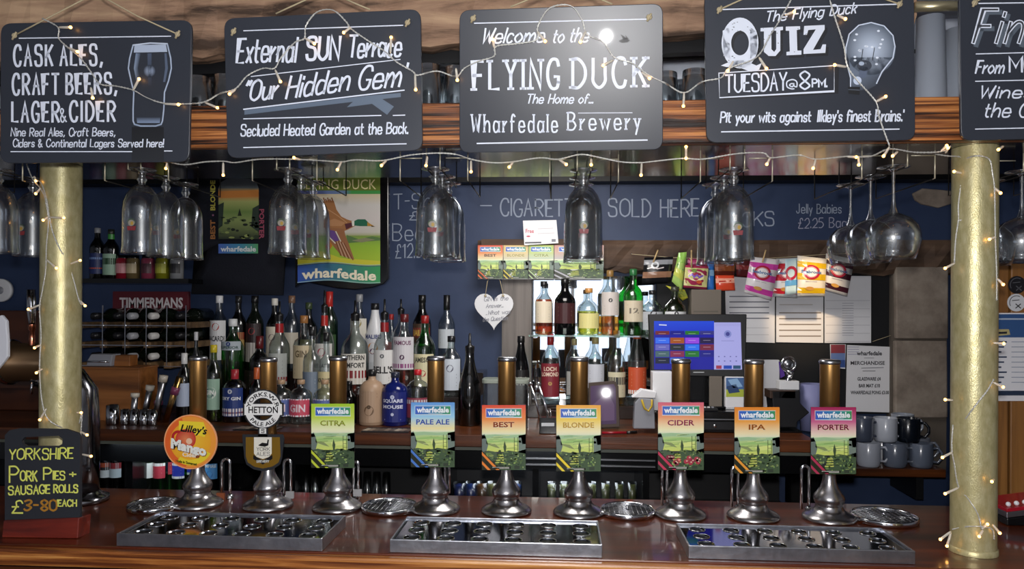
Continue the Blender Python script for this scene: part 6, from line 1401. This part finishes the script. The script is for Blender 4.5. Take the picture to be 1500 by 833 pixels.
packet([(944, 377), (986, 376), (982, 414), (940, 416)], '#16161a', 'black and silver nut packet with a brown band', blk, LY, (964, 366, 957, 384))
def yg(A): band(A, .0, .3, '#8fc058'); band(A, .5, .75, '#c8d060'); A.line([(.2, .4), (.8, .5)], .1, '#3a7a44', 4)
packet([(994, 370), (1006, 369), (999, 426), (984, 412)], '#a4c468', 'narrow lime green sweet packet', yg, LY - .005)
packet([(975, 418), (1003, 424), (1008, 436), (1000, 440)], '#b8b43c', 'crumpled olive yellow packet end behind the till', lambda A: band(A, .2, .8, '#8a9440'), LY + .01, thick=.008)
def swt(A): band(A, .1, .9, '#c8c484'); A.ell(.5, .45, .36, .22, '#e2d8a8', 3, 16); A.line([(.2, .48), (.32, .38), (.42, .5), (.54, .4), (.64, .5), (.78, .42)], .07, '#7a5ab8', 5); A.ell(.4, .22, .12, .08, '#6a8a3c', 4, 10); A.ell(.65, .7, .12, .08, '#d0603c', 4, 10)
packet([(1004, 388), (1038, 390), (1035, 424), (1001, 421)], '#9c3050', 'cream sweet packet with a maroon border and purple scrawl', swt, LY - .01, (1013, 366, 1013, 392))
packet([(1008, 377), (1038, 379), (1037, 392), (1006, 390)], '#8c2450', 'dark magenta packet top behind the cream sweets', lambda A: band(A, .2, .6, '#a83468'), LY + .02, thick=.006)
packet([(1036, 382), (1046, 382), (1046, 426), (1036, 425)], '#2c6ab8', 'thin bright blue packet edge', lambda A: band(A, .3, .5, '#88b4dc'), LY + .01, thick=.006)
packet([(1047, 380), (1076, 380), (1076, 404), (1047, 404)], '#5a2418', 'brown meat snack packet behind the hanging glasses', lambda A: band(A, .3, .7, '#8a4a28'), LY + .012, thick=.008)
packet([(1048, 403), (1075, 403), (1077, 425), (1049, 426)], '#d0482c', 'orange red snack packet below the brown one', lambda A: (band(A, .2, .5, '#e8a088'), A.line([(.2, .4), (.8, .36)], .08, '#b02c20', 5)), LY, thick=.008)
packet([(1078, 378), (1103, 380), (1101, 406), (1079, 405)], '#4a1418', 'dark maroon snack packet left of the pink crisps', lambda A: band(A, .35, .6, '#7a2c2c'), LY + .018, thick=.006)
packet([(1150, 380), (1168, 378), (1168, 430), (1150, 432)], '#b4d0dc', 'pale blue crisp packet between the red and yellow ones', lambda A: (band(A, .6, .75, '#5a9ad0'), A.ring(.5, .4, .3, .5, '#a8243c', 4, 16, ky=.4)), LY + .003, thick=.006)

# ================================================================ TILL AND CLUTTER
TY = 2.98; TP = Plane(PY(1022, 510, TY), (-.06, -1, .06))
o = root('till_monitor', (PY(1022, 590, TY).x, TY + .05, BT), 'black till screen showing blue menu tiles and a pale panel', 'monitor')
MB().prism([TP(950, 460), TP(1094, 460), TP(1092, 552), TP(954, 550)], (0, .03, 0)).build('bezel', M_blackpaint, o, bevel=.003)
A = Art(lambda x, y, l: TP(x, y, l), .0003)
A.vgrad(958, 1046, [(470, '#2a52e8'), (484, '#2440d8'), (488, '#1c1ca8'), (541, '#1818a0')], 0); A.poly([(1046, 472), (1085, 472), (1087, 541), (1046, 541)], '#b4b4f4', 0)
A.line([(966, 475.5), (976, 476)], 1.6, '#e0e8ff', 2)
cols = [['#7a2c34', '#1c1c90', '#2a7a2c', '#3a3a8a'], ['#3c74ff', '#b0581c', '#a04cf0', '#24184a'], ['#6a6ac8', '#242c34', '#2c78ff', '#7a2440'], ['#4a6a70', '#8c2c54', '#247a30', '#1c1c8c'], ['#101838', '#4a78e8', None, None]]
for j, rw in enumerate(cols):
    for i, c in enumerate(rw):
        if not c: continue
        x0 = 960 + i * 21.8; y0 = 484.5 + j * 9.8; A.rect(x0, y0, x0 + 20.5, y0 + (8.6 if j else 5.5), c, 1); A.line([(x0 + 5, y0 + 4), (x0 + 15, y0 + 4)], .8, mixc(c, '#ffffff', .45), 2)
A.ell(1066, 489, 5.5, 5.5, '#8c94d8', 1, 20); A.ell(1066, 489, 3, 3, '#4a4c98', 2, 14); A.line([(1057, 499), (1075, 499)], .7, '#8c8cc8', 1)
for j in range(2):
    for i in range(4): A.ell(1053 + i * 8.5, 522 + j * 6.5, 1.2, .8, '#6a6aa8', 1, 8)
for x0, x1, c in ((1049, 1057, '#a83a50'), (1060, 1072, '#2c50b8'), (1074, 1085, '#34587a')): A.rect(x0, 535, x1, 540, c, 1)
for k in range(4): A.line([(1048, 474 + k), (1084, 474 + k)], .35, '#a4a4e0', 1)
A.build('lit_screen', o, SCREEN)
A = Art(lambda x, y, l: TP(x, y, l), .0003); A.line([(1016, 545), (1031, 545)], 1.2, '#a8acb0', 1); A.build('maker_mark', o)
sx = PY(1022, 560, TY + .05).x
MB().prism([(sx - .05, TY + .05, BT + .091), (sx + .05, TY + .05, BT + .091), (sx + .035, TY + .05, ZY(540, TY + .05)), (sx - .035, TY + .05, ZY(540, TY + .05))], (0, .03, 0)).build('stand', M_blackgloss, o, bevel=.003)
MB().box((sx - .13, TY - .03, BT + .0812), (sx + .13, TY + .16, BT + .0905)).build('stand_base', M_blackgloss, o, bevel=.004)
DY = TY - .1; x0 = PY(972, 630, DY).x; x1 = PY(1122, 630, DY).x
o = root('cash_drawer', ((x0 + x1) / 2, DY + .15, BT), 'black cash drawer under the till screen', 'cash drawer')
MB().box((x0, DY, BT + .0006), (x1, DY + .32, BT + .08)).build('drawer_case', M_blackgloss, o, bevel=.003)
MB().box((x0 + .01, DY - .006, BT + .012), (x1 - .01, DY - .0005, BT + .042)).build('drawer_front', mat('dark_grey_plastic', '#1c1d20', .35), o, bevel=.002)
MB().box((x0 + .01, DY - .004, BT + .05), (x1 - .01, DY - .0005, BT + .053)).build('trim_strip', M_steel, o)
MB().lathe([(.001, -.003), (.006, -.003), (.006, 0)], ((x0 + x1) / 2, DY - .006, BT + .027), 12, axis='y').build('lock', M_chrome, o)
def boxthing(name, cat, label, x0, y0, x1, y1, Y, d, m, zb=None, part='body', bev=.002, art=None, grp=None):
    zb = BT if zb is None else zb; a = PY(x0, y1, Y); b = PY(x1, y0, Y); o = root(name, ((a.x + b.x) / 2, Y, zb), label, cat, grp)
    MB().box((a.x, Y, zb + .0006), (b.x, Y + d, b.z)).build(part, m, o, bevel=bev)
    if art: A = Art(lambda x, y, l: PY(x, y, Y - l)); art(A); A.build('printed_face', o)
    return o
DZ = BT + .08
boxthing('paper_cup_box', 'box', 'white card box left of the till stand', 956, 545, 986, 575, 2.89, .07, M_white, DZ)
boxthing('leaflet_box', 'box', 'small blue and green printed box right of the till stand', 1063, 552, 1090, 582, 2.95, .04, M_paper, DZ, art=lambda A: (A.rect(1063.5, 553, 1089.5, 570, '#44689c', 0), A.rect(1063.5, 570, 1089.5, 581, '#a8b43c', 0), A.poly([(1066, 556), (1080, 554), (1088, 566), (1074, 568)], '#8ab0d8', 1), A.poly([(1064, 566), (1078, 562), (1084, 574), (1068, 576)], '#24406c', 1)))
boxthing('grey_card_stand', 'card', 'plain grey card standing on the till base', 1039, 551, 1058, 580, 2.96, .006, mat('grey_card', '#6f675e', .7), DZ)
kb = root('coin_tray', (PY(1010, 590, DY + .04).x, DY + .04, DZ), 'black keyboard strip with scattered white keys before the till stand', 'keyboard')
a = PY(985, 588, DY + .01); b = PY(1052, 583, DY + .01); MB().box((a.x, DY + .01, DZ + .0005), (b.x, DY + .06, DZ + .012)).build('keyboard_body', M_blackpaint, kb, bevel=.002)
rr = random.Random(4)
for q in range(10): xx = a.x + .012 + q * (b.x - a.x - .02) / 10; MB().box((xx, DY + .015, DZ + .0122), (xx + .009, DY + .028, DZ + .016)).build('key', M_white if q % 3 else mat('grey_plastic', '#8a8c94', .4), kb)
boxthing('paper_stack', 'papers', 'pale sheets leaning beside the till', 1118, 527, 1142, 588, 3.08, .02, M_paper, BT)
M_roll = mat('pale_violet_paper', '#7c7fa8', .6)
def cyl(name, cat, label, px, y0, Y, rpx, m, zb, part='body', top=.96):
    x = PY(px, 600, Y).x; H = ZY(y0, Y, px) - zb; r = rpx * MPP(px, Y); o = root(name, (x, Y, zb), label, cat)
    MB().lathe([(.001, .0), (r * top, .0), (r, H), (r * .92, H), (r * .88, .01), (.001, .01)], (x, Y, zb + .0006), 28).build(part, m, o); return o
cyl('ice_bucket', 'bucket', 'pale violet cylinder behind the porter clip', 1190, 562, 2.98, 18, M_roll, BT, top=.92)
# black card machine stand, trophy
o = root('receipt_printer', (PY(1152, 620, 2.9).x, 2.9, BT), 'dark receipt printer with flared top under the trophy', 'printer')
MB().prism([PY(x, y, 2.92) for x, y in ((1130, 572), (1172, 572), (1172, 590), (1186, 604), (1168, 618), (1168, 626), (1136, 626))], (0, .09, 0)).build('case', mat('dark_grey_plastic', '#1c1d20', .35), o, bevel=.003)
x0 = PY(1128, 600, 2.9).x; x1 = PY(1176, 600, 2.9).x; MB().box((x0, 2.905, BT + .0006), (x1, 3.03, ZY(624, 2.92))).build('foot', M_blackgloss, o)
zt = ZY(572, 2.92, 1150); MB().box((x0 + .005, 2.92, zt - .03), (x1 - .02, 3.0, zt + .001)).build('top_tray', mat('brown_plastic', '#3c2c24', .4), o, bevel=.002)
tp = root('trophy', (PY(1155, 570, 2.96).x, 2.96, zt + .001), 'small silver trophy figure with purple ribbon on a white base', 'trophy')
a = PY(1142, 571, 2.94); b = PY(1171, 558, 2.94); MB().box((a.x, 2.94, zt + .0016), (b.x, 2.99, b.z)).build('base', M_white, tp, bevel=.002)
tx = PY(1155, 550, 2.96).x; MB().lathe([(.012, 0), (.006, .008), (.005, .02), (.01, .03)], (tx, 2.96, b.z), 14, cap0=True).build('stem', M_chrome, tp)
c = PY(1155, 535, 2.96); rg = [(c.x + .027 * math.cos(k / 14 * 6.283), 2.96, c.z + .004 + .027 * math.sin(k / 14 * 6.283)) for k in range(14)]; MB().tube(rg, .005, 8, closed=True).build('wreath', M_chrome, tp)
MB().lathe([(.001, -.003), (.018, -.002), (.018, .003), (.001, .003)], (c.x, 2.96, c.z + .004), 18, axis='y').build('medal', M_steel, tp)
MB().tube([(c.x - .008, 2.955, c.z - .02), (c.x + .012, 2.95, c.z - .03), (c.x + .008, 2.955, c.z - .045), (tx, 2.96, b.z + .02)], .006, 8).build('figure', M_chrome, tp)
MB().prism([(c.x - .035, 2.965, c.z + .015), (c.x - .02, 2.965, c.z + .0), (c.x - .012, 2.965, c.z - .04), (c.x - .028, 2.965, c.z - .05)], (0, .004, 0)).build('ribbon', mat('purple_ribbon', '#4c2a86', .6), tp)
# card reader, pen, framed picture catching the flash, glass jar, wire basket
o = root('card_reader', (PY(945, 620, 2.84).x, 2.84, BT), 'grey card reader with a yellow cable loop beside the cider clip', 'card reader')
MB().prism([PY(x, y, 2.84) for x, y in ((928, 628), (930, 590), (936, 582), (958, 584), (960, 628))], (0, .05, 0)).build('reader_body', mat('grey_plastic', '#8a8c94', .4), o, bevel=.004)
MB().prism([PY(x, y, 2.84) for x, y in ((926, 582), (940, 570), (962, 574), (960, 583))], (0, .05, 0)).build('paper_feed', M_paper, o, bevel=.002)
MB().tube([PY(x, y, 2.832) for x, y in ((940, 585), (944, 598), (950, 602), (955, 594), (955, 585))], .004, 8).build('cable', mat('yellow_cable', '#b89a1c', .4), o)
o = root('red_pen', (PY(905, 622, 2.8).x, 2.8, BT), 'red and black pen lying on the back bar', 'pen'); z_ = BT + .0065
a = PY(882, 622, 2.8); b = PY(918, 622, 2.8); MB().tube([(a.x, 2.8, z_), (b.x, 2.815, z_)], .005, 10).build('barrel', mat('red_plastic', '#8a1420', .3), o); MB().tube([(b.x, 2.815, z_), (b.x + .04, 2.832, z_)], .0055, 10).build('grip', M_blackgloss, o)
_q = PY(888, 575, 2.96); FP = Plane(PY(885, 624, 2.93), ((CAM - _q).normalized() + (FLASH - _q).normalized())); o = root('framed_picture', FP(885, 624), 'leaning brown purple framed picture catching a flash glint', 'picture frame')
pts = [FP(862, 557), FP(900, 554), FP(906, 562), FP(908, 622), FP(862, 624)]; lo = min(p_.z for p_ in pts); pts = [p_ + Vector((0, 0, BT + .001 - lo)) for p_ in pts]; MB().prism(pts, -FP.n * .02).build('frame', mat('dark_bronze_frame', '#3a2c24', .6), o, bevel=.002)
dz_ = BT + .001 - lo; A = Art(lambda x, y, l: FP(x, y, l) + Vector((0, 0, dz_))); A.poly([(865, 562), (899, 559), (902, 565), (903, 617), (865, 619)], '#4c3c58', 0); A.poly([(868, 590), (890, 570), (900, 590), (900, 612), (868, 614)], '#62506c', 1); A.build('glazed_picture', o, attr_mat('glazed_print', .6, .05, .05, spec=.1))
jx = PY(741, 600, 2.95).x; o = root('glass_jar', (jx, 2.95, BT), 'wide glass jar with pale lid holding purple packets behind the best pull', 'jar')
hw = 33 * MPP(741, 2.95); zt = ZY(560, 2.95, 741)
def rbox(mb, x, y, hx, hy, z0, z1, r=.02):
    P = []
    for qx, qy, a0 in ((1, 1, 0), (-1, 1, 90), (-1, -1, 180), (1, -1, 270)):
        for k in range(5): an = math.radians(a0 + k * 22.5); P.append((x + qx * (hx - r) + r * math.cos(an), y + qy * (hy - r) + r * math.sin(an)))
    mb.prism([(a_, b_, z0) for a_, b_ in P], (0, 0, z1 - z0)); return mb
rbox(MB(), jx, 2.95, hw, .05, BT + .0008, zt).build('jar_glass', GL['clear'], o); rbox(MB(), jx, 2.95, hw * 1.03, .054, zt + .0003, zt + .016).build('lid', mat('pale_green_lid', '#8a9288', .3), o, bevel=.002)
for k in range(6):
    MB().box((jx - hw * .8 + k * hw * .27, 2.93, BT + .006), (jx - hw * .8 + k * hw * .27 + .03, 2.96, BT + .05 + .02 * (k % 3))).build('sachet', mat('sachet_%d' % (k % 3), ['#54385c', '#7a5a6c', '#3c3040'][k % 3], .4), o, bevel=.003)
# wire basket with limes, corkscrew, bottle opener
bx = PY(828, 600, 2.92).x; o = root('wire_basket', (bx, 2.92, BT), 'chrome wire fruit basket with an orange behind the blonde clip', 'basket')
for k, (R_, z_) in enumerate(((.045, .003), (.062, .04), (.068, .075))): MB().tube([(bx + R_ * math.cos(a_ / 20 * 6.283), 2.92 + R_ * .8 * math.sin(a_ / 20 * 6.283), BT + z_) for a_ in range(20)], .0018, 6, closed=True).build('hoop', M_chrome, o)
for k in range(12): an = k / 12 * 6.283; MB().tube([(bx + R_ * math.cos(an), 2.92 + R_ * .8 * math.sin(an), BT + z_) for R_, z_ in ((.045, .003), (.062, .04), (.068, .075))], .0014, 5).build('wire_rib', M_chrome, o)
M_or = mat('orange_peel', '#c8781c', .5, bump=.3, bscale=300)
for k, dx in enumerate((-.018, .024)): c = root('orange', (bx + dx, 2.92, BT + .008), 'whole orange in the wire basket, %s' % ('left one' if k == 0 else 'right one'), 'fruit', 'fruit in the wire basket'); MB().sphere((bx + dx, 2.92, BT + .03), .0205, 16, 10).build('peel', M_or, c); MB().sphere((bx + dx, 2.92, BT + .051), .003, 6, 4).build('stalk', mat('stalk', '#4a5a2c', .7), c)
for px, py, wds in ((785, 575, 'chrome ice tongs leaning left of the wire basket'), (797, 580, 'chrome bar spoon leaning beside the tongs')):
    a = PY(px - 8, 562, 2.86); b = PY(px + 10, 618, 2.84); o = root('bar_tool', (b.x, 2.84, BT), wds, 'bar tool', 'bar tools by the wire basket'); MB().tube([a, a.lerp(b, .5) + Vector((0, -.004, 0)), Vector((b.x, 2.84, BT + .006))], .005, 8).build('shaft', M_chrome, o); MB().sphere(a, .009, 10, 6).build('tool_head', M_chrome, o)
o = root('pen_pot', (PY(802, 620, 2.8).x, 2.8, BT), 'small black tray with a white label on the back bar edge', 'tray')
a = PY(790, 626, 2.79); b = PY(816, 612, 2.79); MB().box((a.x, 2.79, BT + .0005), (b.x, 2.84, b.z)).build('tray_body', M_blackgloss, o, bevel=.003); A = Art(lambda x, y, l: PY(x, y, 2.79 - l)); A.rect(793, 619, 812, 624, '#c8ccd0', 0); A.build('label', o)
# bar runner mats lying on the worktop
for x0, x1, lab in ((335, 400, 'dark bar mat with pale print in front of the blue gin'), (530, 600, 'dark bar mat with pale print under the tan bottle')):
    a = PZ(x0, 632, BT); b = PZ(x1, 632, BT); o = root('bar_mat', ((a.x + b.x) / 2, 2.82, BT), lab, 'mat', 'bar mats on the back bar'); MB().box((a.x, 2.77, BT + .0004), (b.x, 2.87, BT + .003)).build('mat_sheet', mat('mat_rubber', '#1c1a1c', .7), o)
    A = Art(lambda x, y, l: Vector((x, y, BT + .003 + l))); rr = random.Random(x0)
    for k in range(9): xx = a.x + (b.x - a.x) * (k + .5) / 9; A.poly([(xx - .012, 2.79), (xx + .01, 2.785), (xx + .014, 2.84), (xx - .004, 2.85)], rr.choice(['#8a7a6c', '#b0a494', '#5c5048']), 0)
    A.build('mat_print', o)

# ================================================================ UNDER THE BACK BAR
def lowb(px, glass, bg, lab2, words, ty=640, Y=3.0, extra=None):
    B(px, ty, 20, Y, LZ, glass, 'wine', '#7c7e84', words, (.36, .6, bg, lab2), group='beer bottles in the low fridge', name='beer_bottle', collar=extra)
lowb(157, 'brown', '#c8d4dc', [('r', .0, .3, '#a04a30'), ('r', .3, .5, '#2c2c30')], 'dark beer bottle with brick red and white label, far left of the fridge')
lowb(172, 'brown', '#b8ccd8', [('r', .0, .4, '#8a3038')], 'dark beer bottle with maroon and pale blue label in the fridge')
lowb(218, 'green', '#d4dcdc', [], 'green beer bottle with a plain white label in the fridge')
lowb(236, 'green', '#b83a4c', [('r', 0, .2, '#d8dcdc'), ('l', 2, .4, .25, '#e0d0d0')], 'green beer bottle with red label, left one of two')
lowb(249, 'green', '#b83a4c', [('r', 0, .15, '#d8dcdc'), ('l', 2, .4, .25, '#e0d0d0')], 'green beer bottle with red label, right one of two', 636, 3.08)
lowb(264, 'green', '#2c3cae', [('r', 0, .15, '#d8dcdc'), ('r', .85, 1, '#d8dcdc'), ('l', 2, .45, .2, '#c8ccec')], 'green beer bottle with royal blue label, left one of two')
lowb(279, 'green', '#2c3cae', [('r', 0, .15, '#d8dcdc'), ('r', .85, 1, '#d8dcdc'), ('l', 2, .45, .2, '#c8ccec')], 'green beer bottle with royal blue label, right one of two', 636, 3.08)
lowb(312, 'brown', '#4a8ac4', [('t', 'EMPIRE', .25, .85, .2, '#d0dce4'), ('e', .7, .5, '#2c6aa8')], 'beer bottle with bright blue round label beside the mango pull')
SG = [(673, '#4a5ab8', 'violet blue'), (690, '#3c60c0', 'blue'), (706, '#b0703a', 'orange'), (722, '#a89c58', 'mustard'), (755, '#2c5ab0', 'deep blue')]
YG_ = [(808, ), (826, ), (844, ), (867, ), (887, ), (907, ), (926, )]
light('fridge_lamp', 'AREA', (PY(245, 690, 2.95).x, 2.96, BT - .065), 2.0, (.85, .95, 1), .35, (PY(245, 690, 2.95).x, 3.05, 0)); light('display_lamp', 'AREA', (PY(800, 690, 2.95).x, 2.96, BT - .065), 2.6, (.85, .92, 1), .4, (PY(800, 690, 2.95).x, 3.02, 0))
def shot(px, col, words, w_=19, ty=706, group='small glasses on the low shelf'):
    Y = 2.97; x = PY(px, 720, Y).x; H = ZY(ty, Y, px) - LZ; r = w_ * .5 * MPP(px, Y); o = root('small_tumbler', (x, Y, LZ), words, 'glass', group)
    MB().lathe([(.001, .002), (r * .96, .0), (r, H), (r * .95, H), (r * .91, .008), (.001, .009)], (x, Y, LZ + .0006), 20).build('tumbler_wall', GL['clear'], o)
    MB().lathe([(.001, H * .38), (r * .88, H * .38), (r * .9, H * .9), (.001, H * .9)], (x, Y, LZ + .0006), 16).build('colour_band', mat('band_' + col[1:], col, .4), o)
for px, c, n_ in SG: shot(px, c, 'small tumbler with %s band on the low shelf' % n_)
for k, (px, ) in enumerate(YG_): shot(px, '#a8a458', 'small tumbler with mustard yellow band, %s in the right hand row' % ['first', 'second', 'third', 'fourth', 'fifth', 'sixth', 'last'][k], 14, group='mustard banded tumblers on the low shelf')
k = 0
for px in (448, 462, 478, 524, 538, 552, 566):
    Y = 3.0; x = PY(px, 720, Y).x; H = .13; r = .0185; o = root('pint_tumbler', (x, Y, LZ), 'clear pint tumbler in the dark under the back bar, %s' % ['leftmost, by the grey tag', 'second, by the citra pull', 'third, behind the citra pull', 'fourth, right of the citra pull', 'fifth, over the rinser', 'sixth, over the rinser', 'last, over the rinser'][k], 'glass', 'pint tumblers under the back bar'); k += 1
    MB().lathe([(r * .95, .0), (r, .03), (r * .8, H), (.001, H)], (x, Y, LZ + .0006), 18).build('tumbler_wall', M_dglass, o)
    MB().lathe([(r * .88, .001), (r * .9, .03), (r * .7, H - .012), (.001, H - .013)], (x, Y, LZ + .0006), 18).build('tumbler_inside', M_dglass, o)
# ================================================================ MUG SHELF
MY = 3.22; MZ = ZY(679, MY, 1290)
a = PY(1199, 690, 3.12); b = PY(1386, 690, 3.12)
o = root('mug_shelf', ((a.x + b.x) / 2, 3.25, MZ - .035), 'dark wooden shelf holding mugs at the right', 'shelf')
MB().box((a.x, 3.12, MZ - .032), (b.x, WY - .005, MZ)).build('shelf_board', M_backedge, o, bevel=.003)
for xx in (a.x + .06, b.x - .08): MB().box((xx, 3.2, MZ - .14), (xx + .03, WY - .005, MZ - .0325)).build('shelf_bracket', M_blackpaint, o)
def mug(px, zb, Y, col, words, hs=1, hd=.85):
    x = PY(px, 650, Y).x; r = .0455; H = .098; m = mat('glaze_' + col[1:], col, .22, coat=.5); o = root('mug', (x, Y, zb), words, 'mug', 'mugs stacked on the mug shelf')
    MB().lathe([(.001, .002), (r * .86, 0), (r * .95, .006), (r, .02), (r, H - .002), (r * .97, H), (r * .92, H - .002), (r * .9, .012), (.001, .01)], (x, Y, zb + .0006), 30).build('cup', m, o)
    pts = [(x + hs * (r * .96), Y - .008, zb + .078), (x + hs * (r + .016), Y - .014, zb + .080), (x + hs * (r + .028), Y - .02, zb + .062), (x + hs * (r + .028), Y - .02, zb + .042), (x + hs * (r + .016), Y - .014, zb + .022), (x + hs * r * .97, Y - .008, zb + .024)]
    MB().tube(pts, .0055, 8).build('handle', m, o)
mug(1272, MZ, 3.17, '#a3a8b4', 'pale grey mug, lower row, leftmost'); mug(1311, MZ, 3.17, '#59606f', 'slate grey mug, lower row, middle'); mug(1349, MZ, 3.17, '#5a6272', 'slate grey mug, lower row, rightmost')
MZ2 = MZ + .0992
mug(1262, MZ2, 3.19, '#454c5c', 'dark slate mug, upper row, leftmost'); mug(1297, MZ2, 3.19, '#a9aeb9', 'pale grey mug, upper row, middle'); mug(1330, MZ2, 3.19, '#0f141d', 'near black mug, upper row, rightmost')
mug(1292, MZ, 3.30, '#b4b6bc', 'pale mug behind the lower row, left one'); mug(1345, MZ, 3.30, '#7c8290', 'grey mug behind the lower row, right one')
mug(1322, MZ2, 3.31, '#8a909c', 'grey mug behind the near black one')
# ================================================================ RIGHT EDGE
PW = 2.45
o = root('menu_poster', PY(1495, 587, PW - .004), 'blue and white printed menu poster on the pine boards', 'poster')
MB().prism([PY(x, y, PW - .005) for x, y in ((1440, 458), (1560, 458), (1560, 587), (1440, 587))], (0, .004, 0)).build('sheet', M_paper, o)
A = Art(lambda x, y, l: PY(x, y, PW - .005 - l))
A.rect(1440, 460, 1560, 494, '#2f5488', 0); A.rect(1440, 466, 1560, 468, '#b8c4d4', 1); A.poly([(1440, 482), (1478, 482), (1480, 490), (1440, 494)], '#b8ac78', 1); A.line([(1446, 488), (1474, 487)], 3, '#24242c', 2); A.rect(1440, 572, 1560, 579, '#24344c', 0)
for k in range(9): A.line([(1446, 500.5 + k * 7.4), (1474 - (k % 3) * 4, 500.5 + k * 7.4)], 2.2, '#2c3c58', 1); A.line([(1482, 500.5 + k * 7.4), (1550, 500.5 + k * 7.4)], 1.0, '#8a94a8', 1)
A.build('print', o)
for px, py, c, c2, r_, lab in ((1489, 443, '#d4d6da', '#2a2a30', 13, 'white round sticker with a black cross on the pine boards'), (1490, 417, '#14141a', '#5a5a60', 13, 'black round sticker on the pine boards')):
    c0 = PY(px, py, PW - .004); o = root('round_sticker', c0, lab, 'sticker'); MB().prism([PY(px + r_ * math.cos(k / 24 * 6.283), py + r_ * math.sin(k / 24 * 6.283), PW - .004) for k in range(24)], (0, .003, 0)).build('disc', mat('sticker_' + c[1:], c, .5), o)
    A = Art(lambda x, y, l: PY(x, y, PW - .004 - l)); A.line([(px - 1, py + 2), (px + 6, py + 8)], 1.4, c2, 0); A.line([(px + 6, py + 2), (px - 1, py + 8)], 1.4, c2, 0); A.ring(px, py, 9.5, 10.5, c2, 0, 20, 150, 300); A.line([(px - 6, py - 3), (px + 4, py - 4)], 1, c2, 0); A.build('print', o)
# caddy of red and silver things on the counter
o = root('button_accordion', (PY(1485, 745, 2.12).x, 2.13, CT), 'red and silver beaded box lying on the bar at the right edge', 'box')
a = PY(1462, 752, 2.1); X0 = a.x
def sl(x, z): return (X0 + x, 2.06, CT + z)
MB().prism([sl(0, .001), sl(.2, .001), sl(.2, .05), sl(0, .02)], (0, .12, 0)).build('case', M_blackgloss, o, bevel=.003)
MB().prism([sl(0, .0215), sl(.2, .0515), sl(.2, .066), sl(0, .036)], (0, .12, 0)).build('silver_band', M_steel, o, bevel=.001)
MB().prism([sl(0, .0365), sl(.2, .0665), sl(.2, .076), sl(0, .046)], (0, .12, 0)).build('red_band', mat('red_lacquer', '#9c1424', .25, coat=.4), o, bevel=.001)
for k in range(9): MB().sphere((X0 + .012 + k * .021, 2.075, CT + .054 + k * .0032), .0065, 10, 6).build('stud', M_white, o)
